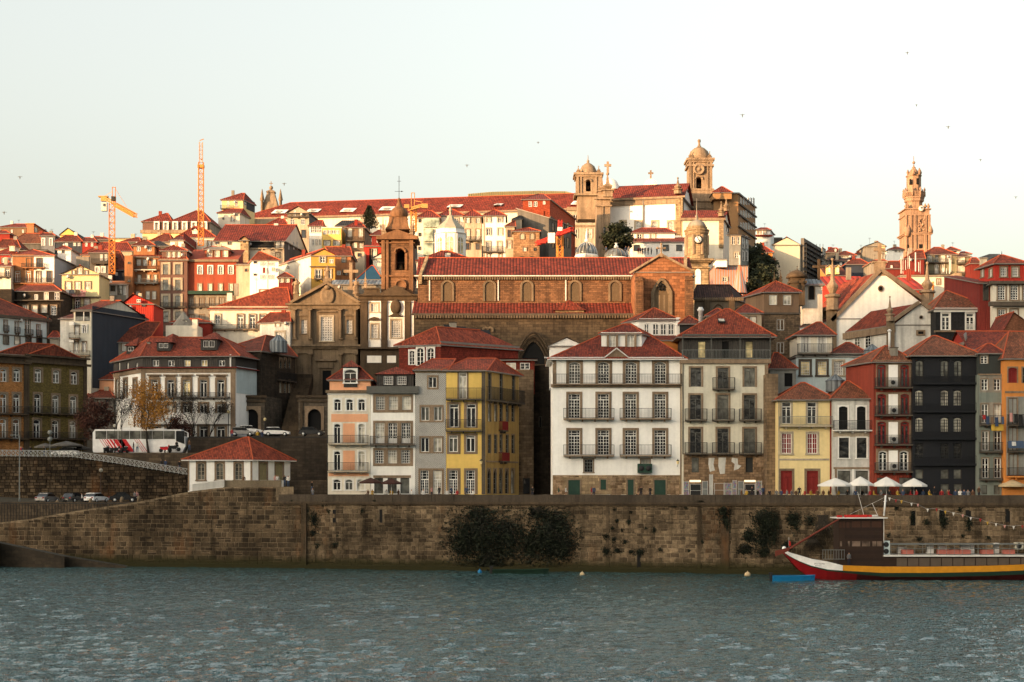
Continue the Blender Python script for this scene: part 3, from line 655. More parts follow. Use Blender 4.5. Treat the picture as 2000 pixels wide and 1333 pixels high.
# hills on the opposite bank behind the camera, which shade the lower town at sunset
def far_hill():
    b=MB(); s2=Vector((sd.x,sd.y)).normalized(); l2=Vector((s2.y,-s2.x))   # l2: lateral
    prof=[(-900,110),(0,140),(150,138),(169,134),(185,125),(209,124),(227,127),(246,125),(259,119),(290,122),(321,131),(420,134),(900,120)]
    rows=[]; D=[(330,0),(400,.25),(520,.7),(620,1.0),(760,.9),(1100,.5)]
    for d,f in D:
        rows.append([(s2.x*d+l2.x*t, s2.y*d+l2.y*t, interp(prof,t)*f-1+ (math.sin(t*.05)*2.0+math.sin(t*.13)*1.2)*f) for t in range(-900,901,10)])
    n=len(rows[0]); vs=[p for r in rows for p in r]; b.mesh_add(vs,[(j*n+i,j*n+i+1,(j+1)*n+i+1,(j+1)*n+i) for j in range(len(D)-1) for i in range(n-1)],0,False)
    return struct(b,'opposite_bank_hill',['hill_green'])
far_hill()
# ---------------------------------------------------------------- window styles
style('pk',sur='fr_white',sw=.17,nx=2,ny=1,arch=1,tr=.28,fw=.08)
style('pkd',sur='fr_white',sw=.17,nx=2,ny=1,arch=1,tr=.18,fw=.08)
style('grid5',sur='surr',sw=.0,nx=5,ny=5,mid=0,mw=.05,fw=.08,sill=0)
style('grid5d',sur='surr',sw=.0,nx=4,ny=6,mid=1,mw=.05,fw=.09,sill=0,kick=.25)
style('br2',sur='surr',sw=.22,nx=2,ny=1,fw=.1,sill=0)
style('dgrid',sur='surr',sw=.2,nx=4,ny=8,mid=1,mw=.055,fw=.1,tr=.4,sill=0)
style('yd',sur='surr',sw=.22,nx=2,ny=1,mid=1,fw=.12,tr=.16,sill=0)
style('nar',sur='surr',sw=.14,nx=1,ny=4,mid=0,fw=.06,fr='iron_grey',sill=0)
style('gothic_small',sur='surr',sw=.12,nx=1,ny=5,mid=0,fw=.06,fr='iron_grey',arch=3,sill=0)
style('big',sur='surr',sw=.34,nx=4,ny=8,mid=1,fw=.07,mw=.05,tr=0,sill=0,pr=.08)
style('bigt',sur='surr',sw=.34,nx=4,ny=8,mid=1,fw=.07,mw=.05,tr=.22,sill=0,pr=.08)
style('biga',sur='surr',sw=.36,nx=4,ny=7,arch=1,mid=1,fw=.07,mw=.05,sill=0,pr=.08)
style('dk',sur='surr',sw=.26,nx=2,ny=1,mid=1,fw=.09,fr='fr_grey',tr=.17,sill=0)
style('void',sur='surr',sw=.0,nx=1,ny=1,mid=0,fw=.05,fr='fr_dark',pane='glass_mid',sill=0)
style('green',sur='surr',sw=.18,nx=2,ny=1,mid=0,fw=.1,fr='fr_green',pane='fr_green',sill=0)
style('grn_w',sur='surr',sw=.18,nx=3,ny=4,mid=0,fw=.06,fr='iron_grey',sill=1)
style('yw',sur='surr_light',sw=.24,nx=2,ny=3,arch=0,mid=1,fw=.09,tr=.22,sill=0,pane='glass')
style('yw2',sur='surr_light',sw=.26,nx=4,ny=4,mid=1,fw=.09,sill=1,pane='fr_red')
style('rdoor',sur='surr',sw=.22,nx=2,ny=1,fr='fr_red',pane='fr_red',mid=1,fw=.22,tr=.25,sill=0)
style('open',sur='fr_white',sw=.16,nx=1,ny=1,mid=0,fw=.05,fr='fr_dark',arch=1,tr=.2,sill=0,pane='void')
style('open2',sur='fr_white',sw=.16,nx=1,ny=1,mid=0,fw=.05,fr='fr_dark',tr=.2,sill=1,pane='glass')
style('redd',sur='surr',sw=.14,nx=2,ny=1,fr='fr_red',arch=1,mid=1,fw=.17,tr=.16,sill=0)
style('whd',sur='surr',sw=.14,nx=2,ny=5,fr='fr_white',arch=1,mid=1,fw=.16,sill=0)
style('blk',sur='black_wall',sw=.0,nx=4,ny=5,fr='fr_dark',arch=1,mid=1,fw=.12,sill=0,pane='sky_cream',mw=.07)
style('blkd',sur='black_wall',sw=.0,nx=2,ny=4,fr='fr_dark',arch=1,mid=1,fw=.12,sill=0,pane='glass',kick=.3)
style('gw',sur='surr',sw=.1,nx=2,ny=3,mid=1,fw=.09,sill=0)
style('far',sur='surr',sw=.16,nx=2,ny=3,rev=.07,fw=.08,pr=.1,sill=0)
style('farn',sur='fr_white',sw=.0,nx=2,ny=2,rev=.07,fw=.1,pr=.06,sill=0)
style('fard',sur='surr',sw=.2,nx=2,ny=4,rev=.07,fw=.1,pr=.1,sill=0,tr=.2)
style('farg',sur='surr_light',sw=.22,nx=2,ny=2,rev=.07,fw=.09,pr=.1,sill=0)
style('farx',sur='surr_dark',sw=.1,nx=1,ny=1,rev=.07,fw=.05,fr='fr_dark',mid=0,sill=0)
style('farb',sur='surr',sw=.14,nx=2,ny=2,rev=.07,fw=.07,fr='fr_brown',sill=0)
style('farc',sur='surr',sw=.18,nx=2,ny=1,rev=.07,fw=.08,fr='fr_white',pane='sky_cream',sill=0)
style('fara',sur='fr_white',sw=.16,nx=2,ny=4,rev=.07,fw=.08,arch=1,sill=0)
style('dorm',sur='fr_dark',sw=.0,nx=2,ny=1,rev=.07,fw=.07,mid=0,sill=0,pane='glass_warm')
style('lattice',sur='surr_light',sw=.3,nx=7,ny=10,rev=.2,fw=.1,mw=.12,mid=0,sill=1,pr=.12)
style('lattice2',sur='surr_light',sw=.3,nx=4,ny=9,rev=.2,fw=.1,mw=.1,mid=0,sill=1,pr=.12)
style('round',sur='surr',sw=.14,nx=1,ny=1,rev=.07,mid=0,fw=.04,fr='fr_dark',arch=2,sill=0)
def ac_unit(x,y,w,h,Y,label,m='gutter_w',dep=.4):
    b=MB(); X=xx(x,Y); W=mm(w,Y); z0=zz(y+h/2,Y); z1=zz(y-h/2,Y); o=thing('air_conditioner',label,'air conditioner',(X,Y-dep/2,z0),'air conditioners on the house fronts')
    b.box(X-W/2,X+W/2,Y-dep,Y,z0,z1); b.build('casing',[m],o)
    n=2 if W>1.3*(z1-z0) else 1
    for k in range(n):
        g=MB(); cx=X-W/2+W*(k+.5)/n; r=min(W/n,(z1-z0))*.38; g.T=Matrix.Translation((cx,Y-dep-.015,(z0+z1)/2))@Matrix.Rotation(R(90),4,'X'); g.lathe([(r,-.01),(r,.02),(r*.2,.03)],(0,0,0),14); g.build('fan_grille',['iron'],o)
    return o
def wall_lamp(x,y,Y,label):
    p=at(x,y,Y); p.y-=.8; o=thing('wall_lantern',label,'lantern',(p.x,p.y,p.z-.6),'wall lanterns on the house fronts')
    b=MB(); b.tube((p.x,p.y+.8,p.z-.7),(p.x,p.y,p.z-.45),.03); b.tube((p.x,p.y,p.z-.5),(p.x,p.y,p.z-.3),.03); b.lathe([(.28,0.42),(.05,.62),(.03,.75)],p+Vector((0,0,-.3)),6); b.build('bracket',['iron'],o)
    g=MB(); g.lathe([(.13,-.02),(.24,.42)],p+Vector((0,0,-.3)),6,sm=False); g.build('lamp_glass',['glass_warm'],o); return o
# ================================================================= ROW 1, left group
V('Q2'); Y=226.0
def f(h):
    for y0,y1 in((700,757),): h.band(0,y0,y1,100,365,.04,'peach','plaster_panel')
    for y0,y1 in((768,905),(965,1105)): h.band(0,y0,y1,186,270,.04,'peach','plaster_panel')
    h.band(0,1128,1150,80,372,.03,'peach','plaster_panel')
    h.band(0,528,548,None,None,.3,'carved'); h.band(0,553,560,None,None,.1,'fr_white','moulding')
    h.rail(0,78,368,915,855,1.0,slab='surr_light'); h.rail(0,78,368,1112,1052,1.0,slab='surr_light')
    for x in(100,372): pass
H('town_house','narrow cream and peach riverside house with two white-railed balconies and one roof dormer','house',[(75,Y),(382,Y)],532,1280,'cream',wins=[
 (0,'pk',[145,233,320],592,675,50),(0,'pkd',[143,320],770,912,48),(0,'pkd',[143,320],968,1108,48),(0,'pk',[141,228,313],1172,1250,54)],post=f)
def f(h):
    h.dormer(190,288,358,492,310,Y+.5,'pk',1,'dark_grey',dep=4,ww=.9)
H('attic_storey','peach attic storey with red tile roof on top of the narrow cream riverside house','attic',[(88,Y+.6),(384,Y+.6)],445,540,'peach',depth=8,ext=.2,roof=dict(t='h',y=355,x=(210,300),m='tile',oh=.4),post=f)
def f(h):
    for y0,y1 in((556,690),(748,918),(946,1077)): h.band(0,y0,y1,402,692,.05,'surr','window_band')
    for y0,y1 in((556,690),(748,918),(946,1077)):
        pass
    h.band(0,500,552,None,None,.55,'fr_grey','eave'); h.rail(0,384,704,920,862,.9,slab='surr_dark'); h.band(0,1143,1162,404,676,.08,'surr','lintel')
    h.dormer(428,695,412,500,358,Y+.9,'grid5',2,'dark_grey',dep=5,ww=.5)
H('town_house','white riverside house with small-paned windows in brown stone bands over a dark open ground floor','house',[(384,Y),(706,Y)],520,1280,'white',wins=[
 (0,'grid5',[455,550,645],573,670,66),(0,'grid5d',[452,545,640],764,912,66),(0,'grid5',[448,543,637],960,1057,66),(0,'void',[443,541,632],1162,1276,66)],roof=dict(t='s',y=470,m='tile',oh=.3),post=f)
def f(h):
    h.band(0,420,523,793,876,.05,'surr','window_band'); h.band(0,634,760,738,912,.05,'surr','window_band'); h.band(0,862,985,738,912,.05,'surr','window_band'); h.band(0,1092,1280,730,915,.05,'surr','window_band')
    h.band(0,372,402,None,None,.12,'carved')
H('town_house','narrow house faced with dark blue and white patterned tiles','house',[(708,Y),(929,Y)],374,1280,M('azulejo',(.3,.3,.3),'azulejo',bw=.30,rough=.4),depth=10,wins=[
 (0,'br2',833,432,510,60),(0,'br2',[780,872],648,748,60),(0,'br2',[778,870],870,975,60),(0,'dgrid',[775,868],1107,1278,62)],roof=dict(t='h',y=303,x=(830,1000),m='tile_b',oh=.4),post=f)
def f(h):
    for y0,y1 in((612,800),(838,990),(1092,1280)):
        for x in(985,1109): h.band(0,y0,y1,x-50,x+50,.04,'surr','window_band')
    h.band(0,375,400,932,1190,.12,'carved'); h.band(0,375,1280,1187,1215,.1,'surr_dark','corner_pilaster')
    h.band(1,400,1280,1217,1452,.02,'yellow_shade','shade_tinted_plaster'); h.rail(0,930,1186,592,514,.8); h.rail(0,928,1184,820,742,.8); h.rail(1,1220,1465,612,520,.9);  # side wall's shade put into the colour as a duller yellow overlay
    h.rail(1,1310,1352,818,755,.7,m='fr_red',sp=.05); h.rail(1,1308,1362,1040,980,.7,m='fr_red',sp=.05); h.band(1,1040,1052,1218,1450,.08)
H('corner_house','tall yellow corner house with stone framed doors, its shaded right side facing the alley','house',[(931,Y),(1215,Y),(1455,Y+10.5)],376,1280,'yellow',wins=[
 (0,'yd',1052,400,590,58),(0,'yd',[988,1112],628,797,68),(0,'yd',[983,1108],855,975,66),(0,'dgrid',[982,1107],1107,1278,66),
 (1,'nar',[1245,1328,1417],405,600,20),(1,'nar',[1243,1287,1327,1372,1413],628,755,20),(1,'nar',[1243,1287,1327,1372,1413],850,985,20),(1,'gothic_small',[1240,1283,1325,1368,1410],1095,1276,24)],
 roof=dict(t='h',y=298,x=(1085,1290),m='tile_b',oh=.5),post=f)
wall_lamp(1184,1045,226,'black wall lantern on the corner of the yellow house')
# red tiled house behind
def f(h):
    h.chim(980,42,120,50,243); h.band(1,172,200,None,None,.15,'gutter','eave_gutter'); h.band(0,195,212,None,None,.1,'fr_white','eave')
    for x0,x1,y0,y1 in((900,1010,95,155),(1020,1150,120,165),(1110,1210,130,172),(1190,1300,145,182)): pass
    b=MB(); 
    for k in range(4):
        a=at(930+k*85,100+k*12,241.2+k*1.1); b.T=None; c=a+Vector((1.9*.9,1.3*.9,0)); up=Vector((-.5,1.0,1.15)); b.face([a,c,c+up,a+up])
    b.build('solar_panel',['fr_dark'],h.root)
H('red_house','dark red tiled house with white window frames behind the yellow riverside house','house',[(590,239),(890,237),(1452,246)],190,420,'red_tiles_wall',wins=[
 (0,'fara',[685],240,345,38),(0,'fara',[745,820],222,350,50)],roof=dict(t='hy',y=70,x=860,i=.22,j=.22,m='tile_b',oh=.5),post=f)
H('red_annex','low flat-roofed dark red annex between the red tiled house and the alley','annex',[(1190,243),(1570,243)],300,420,'red_tiles_wall',depth=4,wins=[(0,'farn',[1400,1500],330,378,70)],roof=dict(t='f',y=0,m='dark_red',oh=.5))
# alley: medieval wall tower with deep shade
V('P')
def f(h):
    h.band(0,712,722,None,None,.15,'stone_dark','coping')
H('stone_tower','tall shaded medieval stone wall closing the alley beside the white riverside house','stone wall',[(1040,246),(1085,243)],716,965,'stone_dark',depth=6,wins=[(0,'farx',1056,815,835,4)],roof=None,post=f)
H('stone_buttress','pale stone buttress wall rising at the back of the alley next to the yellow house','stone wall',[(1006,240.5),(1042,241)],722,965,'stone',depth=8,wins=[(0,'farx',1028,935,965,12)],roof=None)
# ================================================================= white large house
V('Q3'); Y=219.0
def f(h):
    h.band(0,345,362,None,None,.2,'surr'); h.band(0,530,552,None,None,.25,'surr'); h.rail(0,108,985,528,462,.75,slab='surr',sp=.22)
    for y,yr in((765,697),(1017,946)):
        for x0,x1 in((177,522),(563,912)): h.rail(0,x0,x1,y,yr,1.0,slab='surr',sp=.19)
    h.band(0,1152,1285,103,990,.05,'granite','stone_plinth'); h.band(0,345,1285,976,992,.07,'surr','corner_pilaster'); h.band(0,355,530,103,128,.08,'surr','corner_pilaster')
    # stone piers between the top floor windows
    for x in(205,300,405,502,592,690,792,890): h.band(0,355,525,x-9,x+9,.07,'surr','pier')
    g=MB(); F=h.F[0]; z0=F.z(540,348); za=F.z(540,290); u0,u1,um=F.u(468),F.u(612),F.u(540); g.T=F.T()
    g.extr([(u0,z0),(u1,z0),(um,za)],-.25,.3,0); g.tube((u0-.2,-.5,z0),(um,-.5,za+.12),.09,5,1); g.tube((u1+.2,-.5,z0),(um,-.5,za+.12),.09,5,1); g.build('pediment',['surr','gutter_w'],h.root)
    g=MB(F.T()); g.box(-1.2,u0-.2,-.62,-.5,z0-.1,z0+.06); g.box(u1+.2,F.L+.2,-.62,-.5,z0-.1,z0+.06); g.tube((-1.0,-.5,z0),(.2,0,z0-.9),.06); g.build('gutter',['gutter_w'],h.root)
H('riverside_house','large white four-storey house with eight iron balconies, stone plinth and green doors','house',[(103,Y),(990,Y)],345,1285,'white_clean',depth=11,wins=[
 (0,'biga',[254,452,641,841],378,524,78),(0,'bigt',[251,451,638,840],597,762,78),(0,'bigt',[251,451,638,840],845,1012,78),(0,'grn_w',350,1045,1133,58),(0,'grn_w',738,1045,1075,58)],
 roof=dict(t='h',y=195,x=(430,770),m='tile',oh=.75,gut='gutter_w'),post=f)
for x,w_,y0,y1,lb in((250,80,1186,1288,''),(450,38,1183,1252,''),(637,40,1183,1288,''),(838,78,1186,1288,'')):
    b=MB(); F=Fac((xx(103,Y),Y),(xx(990,Y),Y)); b.T=F.T(); a,c=F.u(x-w_/2),F.u(x+w_/2); z1,z0=F.z(x,y0),F.z(x,y1)
    b.box(a,c,-.09,-.04,z0,z1,0); 
    for q0,q1 in((a-.2,a),(c,c+.2)): b.box(q0,q1,-.14,-.04,z0,z1+.2,1)
    b.box(a,c,-.14,-.04,z1,z1+.2,1); o=b.build('door',['fr_green','surr'],bpy.data.objects['riverside_house'])
def f(h): h.band(0,174,182,None,None,.15,'fr_white','eave')
H('rooftop_attic','small white attic with two windows rising through the roof of the large white house','attic',[(437,Y+2.5),(713,Y+2.5),(785,Y+7.5)],178,286,'white',ext=.9,wins=[(0,'big',[512,638],195,273,46,None,'window',True,'sky_cream')],roof=dict(t='h',y=118,x=(590,640),m='tile',oh=.35),post=f)
ac_unit(733,1106,98,62,Y,'green double-fan air conditioner mounted above the stone plinth of the white house','fr_green',.7)
wall_lamp(957,1062,Y,'black wall lantern at the right edge of the large white house')
# ================================================================= cream house with dark attic
Y=218.4
def f(h):
    h.band(0,362,388,None,None,.35,'surr'); h.rail(0,1198,1347,562,487,.9,sp=.13)
    for y,yr in((775,700),(1003,930)):
        for x in(1083,1270,1454): h.rail(0,x-75,x+75,y,yr,.85,sp=.13)
    h.band(0,1010,1285,1000,1567,.05,'stone_mixed' if 0 else M('stone_mixed',(.36,.23,.13),'stone',bw=.7,bh=.35,dirt=.5),'stone_plinth'); h.band(0,395,1285,1556,1580,.08,'surr','corner_pilaster'); h.band(0,392,1010,992,1000,.06,'surr_dark','drainpipe')
    h.band(0,1003,1016,1000,1567,.1,'surr')
    b=MB(h.F[0].T()); F=h.F[0]
    for poly in([(1172,1035),(1212,1035),(1205,1080),(1215,1120),(1180,1130),(1170,1080)],[(1240,1032),(1290,1032),(1285,1100),(1283,1142),(1250,1145),(1238,1090)],[(1330,1032),(1370,1038),(1372,1080),(1396,1088),(1375,1110),(1345,1120),(1350,1075),(1328,1060)]):
        b.face([(F.u(x),-.075,F.z(x,y)) for x,y in poly[::-1]])
    b.build('plaster_remnant',['white_old'],h.root)
H('riverside_house','cream plastered house with three columns of dark-framed doors above a rough stone shop floor','house',[(990,Y),(1580,Y)],385,1285,'cream_wall' if 0 else M('cream_wall',(.66,.62,.50),dirt=.25),depth=11,wins=[
 (0,'dk',[1085,1453],418,548,74),(0,'dk',1270,418,560,74),(0,'dk',[1083,1270,1452],603,772,78),(0,'dk',[1083,1270,1452],833,1002,78),(0,'void',1080,1030,1135,52),(0,'void',1450,1030,1135,52,None,'window',None,'shutter')],post=f)
def f(h):
    F=h.F[0]; b=MB(F.T()); ztop=F.z(1290,196)
    for x in(990,1185,1382,1588): b.box(F.u(x)-.06,F.u(x)+.06,-.9,-.78,F.z(x,360),ztop)
    b.box(0,F.L,-.95,-.75,ztop-.1,ztop+.12); b.build('veranda_post',['fr_grey'],h.root)
    h.rail(0,988,1590,362,298,1.0,sp=.2,slab='surr',m='iron_grey')
    b=MB(); p=at(1260,95,Y+2.6); b.T=Matrix.Translation(p)@Matrix.Rotation(R(27),4,'X'); b.box(-.5,.5,-.55,.55,-.1,.12); b.box(-.4,.4,-.45,.45,.12,.15,1); b.build('skylight',['fr_dark','sky_cream'],h.root)
H('attic_storey','dark timber attic with veranda and wide red pyramid roof above the cream house','attic',[(990,Y+.9),(1590,Y+.9)],192,385,'dark_grey',depth=10,ext=.1,wins=[(0,'void',[1125,1450],235,348,52,None,'window',None,'glass_warm'),(0,'void',1288,235,350,50,None,'door',None,'void')],roof=dict(t='h',y=14,x=(1285,1315),m='tile_b',oh=.9),post=f)
# ================================================================= right group (Q4)
V('Q4'); Y=214.5
H('stone_wall_remnant','narrow bare stone wall standing between the cream house and the yellow house','stone wall',[(28,Y+1),(110,Y+1)],335,1200,'stone',depth=6)
Y=213.0
def f(h):
    h.rail(0,118,497,710,645,.85,slab='surr_light',sp=.17,m='iron_grey'); h.band(0,512,522,None,None,.15,'surr_light'); h.band(0,948,962,118,480,.06,'surr_light')
    h.band(0,520,1200,484,494,.08,'fr_red','drainpipe'); h.band(0,520,1200,112,119,.06,'surr_light','corner_pilaster')
    for x in(170,358): h.band(0,1020,1205,x-58,x+58,.04,'surr','window_band')
H('riverside_house','small yellow two-bay house with a full-width balcony and two dark red doors','house',[(112,Y),(499,Y)],512,1205,'yellow_pale',wins=[
 (0,'yw',[170,354],540,697,66),(0,'yw2',[172,358],765,912,72),(0,'rdoor',[170,358],1035,1204,84)],roof=dict(t='h',y=400,x=(275,305),m='tile_brown',oh=.55),post=f)
Y=212.4
def f(h):
    h.rail(0,508,782,742,675,.8,slab='white_old',sp=.15); h.band(0,506,518,None,None,.2,'fr_red','eave'); h.band(0,748,792,508,782,.03,'surr_light')
    h.band(0,1020,1200,520,535,.05,'surr','pier'); h.band(0,1020,1200,645,660,.05,'fr_white','pier'); h.band(0,1010,1024,510,780,.08,'surr')
H('riverside_house','narrow peeling white house with two dark open arches over a balcony','house',[(503,Y),(788,Y)],506,1205,'white_old',wins=[
 (0,'open',[581,711],570,742,64),(0,'open2',[586,714],797,945,72),(0,'void',[587,715],1035,1204,90)],roof=dict(t='h',y=388,x=(605,625),m='tile_brown',oh=.45),post=f)
Y=211.4
def f(h):
    F=h.F[1]
    for y,yr in((434,368),(634,570),(846,780),(1041,978)): h.rail(1,806,1086,y,yr,.95,slab='surr_dark',sp=.13,m='iron' if y<1000 else 'iron')
    for y0,y1 in((268,432),(480,630),(682,842),(888,1036)):
        h.band(1,y0-12,y1,818,1075,.03,'surr','window_band'); h.band(1,y0+2,y1-2,908,975,.06,'white_clean','plaster_panel')
    h.band(1,236,258,None,None,.3,'surr'); h.chim(945,150,235,52,Y+1.2,m='concrete')
    b=MB(); p=at(915,0,Y+2.2); b.tube((p.x,p.y,zz(160,Y+2.2)),(p.x,p.y,zz(25,Y+2.2)),.17,10); b.lathe([(.3,0),(.3,.12),(.1,.3)],(p.x,p.y,zz(28,Y+2.2)),10); b.build('chimney_pipe',['steel_w'],h.root)
H('riverside_house','narrow four-balcony house with dark red doors, white panels and a rusty red side wall','house',[(600,Y+7.5),(797,Y),(1085,Y)],240,1205,'rust_wall' if 0 else 'dark_red_front' if 0 else M('rust2',(.26,.045,.025),'metalsheet',dirt=.35),wins=[
 (1,'redd',[857,1025],268,432,64),(1,'redd',[859,1026],480,632,64),(1,'redd',[859,1026],680,844,64),(1,'whd',[868,1020],890,1038,66),(1,'void',[870,1030],1085,1204,90)],roof=dict(t='h',y=135,x=(880,905),m='tile_brown',oh=.5,fr=.4),post=f)
for x,y,n in((936,399,'top'),(943,601,'second'),(943,810,'third'),(945,1004,'lowest')): ac_unit(x,y,50,42,Y-.35,'white air conditioner on the %s balcony of the narrow house with red doors'%n)
Y=210.4
def f(h):
    for y,yr in((404,345),(606,548),(802,745),(990,930)): h.rail(0,1088,1558,y,yr,.55,slab='black_wall',sp=.2,m='black_wall',br=False)
    h.band(0,192,206,None,None,.3,'black_wall','eave')
H('riverside_house','tall house painted entirely black with a red hipped roof','house',[(1086,Y),(1560,Y)],192,1210,'black_wall',depth=12,wins=[
 (0,'blkd',[1132,1313,1410],235,400,62,None,'window',None,'glass_mid'),(0,'blk',[1130,1313,1407],450,570,62,None,'window',None,'sky_cream'),(0,'blk',[1130,1313,1407],648,758,62,None,'window',None,'sky_cream'),(0,'blk',[1130,1313,1407],836,950,62,None,'window',None,'glass'),(0,'void',[1130,1313,1407],1025,1095,56),(0,'void',[1315,1410],1130,1208,60)],
 roof=dict(t='h',y=62,x=(1225,1255),m='tile_brown',oh=.65,fr=.45),post=f)
Y=208.8
def f(h):
    for y,yr in((702,640),(897,832),(1097,1020)): h.rail(0,1563,1762,y,yr,.7,slab='surr_dark',sp=.14)
    h.band(0,335,345,None,None,.15,'surr'); 
    for y0,y1 in((350,470),(540,702)): h.band(0,y0,y1,1568,1742,.03,'concrete','window_band')
H('riverside_house','narrow grey-green house with stone window bands next to the black house','house',[(1563,Y),(1746,Y)],338,1210,'grey_green',depth=9,wins=[
 (0,'gw',[1603,1693],372,455,48),(0,'gw',[1605,1695],555,690,50),(0,'gw',[1608,1697],750,890,50),(0,'gw',[1608,1697],945,1090,48),(0,'void',[1600,1690],1140,1208,44)],post=f)
H('attic_storey','dark green attic box with a small red roof above the narrow grey-green house','attic',[(1563,Y+.4),(1736,Y+.4)],180,338,'dark_green' if 0 else M('dkgreen',(.035,.042,.04),dirt=.2),depth=6,ext=.1,wins=[(0,'gw',1600,203,262,52)],roof=dict(t='h',y=118,x=(1620,1650),m='tile',oh=.35))
Y=207.6
def f(h):
    h.band(0,460,475,1750,1900,.06,'surr'); h.band(0,500,1070,1760,1990,.03,'grey_wall','stone_lower_wall')
    h.rail(0,1765,1990,705,632,.9,slab='surr_dark'); h.rail(0,1765,1990,895,830,.9,slab='surr_dark'); h.rail(0,1765,1990,1075,1015,.9,slab='orange_wall')
H('riverside_house','orange house at the right edge with red shutters, stone lower floors and three balconies','house',[(1747,Y),(2050,Y)],218,1210,'orange_wall',depth=11,wins=[
 (0,'redd',1806,290,402,64,None,'window',None,'fr_red'),(0,'farb',1806,512,700,62,None,'door'),(0,'farb',1806,725,890,60,None,'door'),(0,'farb',1809,916,1070,60,None,'door'),(0,'farb',[1905,1990],290,402,60)],roof=dict(t='h',y=30,x=(1780,1960),m='tile_brown',oh=.4),post=f)
H('red_house','red side gable and long dark red roof behind the orange house','house',[(1500,218),(1900,218)],150,400,'red_wall',depth=12,roof=dict(t='g',y=28,m='tile',oh=.3))

stone_mat('plinth_stone',(.20,.13,.075),(.44,.31,.20),0,0); M('plinth_joint',(.34,.26,.18),'plain')
def plinth(rname,Yp,x0,x1,y0,y1,doors,seed):
    V('Q3'); F=Fac((xx(x0,Yp),Yp),(xx(x1,Yp),Yp)); r=bpy.data.objects[rname]; ds=[(F.u(a)-.25,F.u(c)+.25,F.z(a,t)+.3) for a,c,t in doors]
    stone_wall(r,F,0,F.L,10.1,F.z(x0,y0),'plinth_stone',.28,.5,.45,1.1,seed,150,skip=lambda u,z:any(a-.3<u<c+.3 and z<t for a,c,t in ds),prou=.03,gap=.015)
plinth('riverside_house',218.93,110,972,1155,1285,[(210,290,1185),(430,470,1183),(617,657,1183),(799,877,1185),(320,380,1045)],21)
plinth('riverside_house.001',218.33,1004,1552,1018,1285,[(1052,1108,1030),(1422,1478,1030),(1165,1400,1035)],22)
# ================================================================= helper shapes for churches
def cross(b,p,h,m=0,r=.12): b.box(p.x-r,p.x+r,p.y-r,p.y+r,p.z,p.z+h,m); b.box(p.x-h*.3,p.x+h*.3,p.y-r*.9,p.y+r*.9,p.z+h*.58,p.z+h*.58+r*2,m)
def pinn(b,p,h,r,m=0,n=4):      # pedestal + urn + spike
    b.lathe([(r*1.1,0),(r*1.1,h*.22),(r*1.5,h*.24),(r*1.5,h*.28),(r*.5,h*.31),(r*1.05,h*.42),(r*1.05,h*.46),(r*.6,h*.52),(r*.42,h*.56),(r*.1,h*.93)],p,n,m,False,PI/4); b.ball(p+Vector((0,0,h*.95)),r*.28,6,m)
def statue(x,y0,y1,Y,label):
    p=at(x,y1,Y); h=zz(y0,Y)-p.z; o=thing('statue',label,'statue',p,'statues on the church pediment'); b=MB()
    b.lathe([(.24*h,0),(.20*h,.05*h),(.16*h,.25*h),(.17*h,.5*h),(.15*h,.6*h),(.17*h,.72*h),(.12*h,.80*h),(.045*h,.84*h),(.045*h,.87*h)],p,10,0,True,0,1,.75)
    b.ball(p+Vector((0,0,.93*h)),.07*h,8); b.tube(p+Vector((-.15*h,0,.75*h)),p+Vector((-.24*h,-.1*h,.55*h)),.045*h); b.tube(p+Vector((.15*h,0,.76*h)),p+Vector((.2*h,-.12*h,.6*h)),.045*h); b.tube(p+Vector((.2*h,-.12*h,.6*h)),p+Vector((.05*h,-.17*h,.68*h)),.04*h)
    for k in range(6):
        t=PI*(k+.5)/6+PI; q=p+Vector((.17*h*math.cos(t),.14*h*math.sin(t),.02*h)); b.tube(q,q+Vector((-.02*h*math.cos(t)*2,0,.55*h)),.025*h,4)
    b.build('figure',['granite_c'],o); return o
def bell(b,p,r,m=0): b.lathe([(r,0),(r*.85,r*.3),(r*.62,r*.9),(r*.5,r*1.4),(r*.15,r*1.6)],p,12,m)
def column(b,x,Y,z0,z1,r,m=0):
    b.box(x-r*1.4,x+r*1.4,Y-r*1.4,Y+r*1.4,z0,z0+r*1.0,m); b.lathe([(r*1.15,0),(r*1.02,r),(r*.88,z1-z0-r*2.2),(r*1.0,z1-z0-r*2),(r*1.3,z1-z0-r*.9)],(x,Y,z0+r),14,m); b.box(x-r*1.5,x+r*1.5,Y-r*1.5,Y+r*1.5,z1-r*.9,z1,m)
# ================================================================= classical church front with tower
V('B1'); Y=285.0; ch=thing('church','baroque granite church front with pediment, four columns and lattice windows','church',(xx(620,Y),Y,18))
hc=House('church_front','x','church',[(180,Y),(1062,Y)],500,1900,'carved',depth=26,ext=5)
for k in('label','category'): del hc.root[k]
hc.root.name='x'; 
def adopt(h,root):      # move a helper house's parts under another thing
    for c in list(h.root.children):
        w_=wloc(c); c.parent=root; c.location=w_-wloc(root)
    bpy.data.objects.remove(h.root)
hc.win(0,'lattice',655,660,975,150); hc.win(0,'lattice2',[362,950],700,882,76)
for y0,y1,pr in((490,512,.8),(512,560,.35),(1028,1052,.9),(1052,1078,.5),(590,602,.35)): hc.band(0,y0,y1,None if y1!=602 else 540,None if y1!=602 else 780,pr,'carved','cornice')
for x0,x1 in((205,475),(805,1062)): hc.band(0,490,1030,x0,x1,.22,'carved','pier'); hc.band(0,960,1030,x0,x1,.5,'carved','pedestal'); hc.band(0,1078,1140,x0,x1,.3,'carved','pier'); 
for x in(362,950): hc.band(0,630,652,x-65,x+65,.5,'carved','hood')
hc.band(0,1215,1240,510,780,.5,'carved','hood'); hc.band(0,1255,1330,540,740,.25,'carved','inscription_panel')
hc.win(0,'void',655,1360,1790,115,None,'door',None,'void')
b=MB()
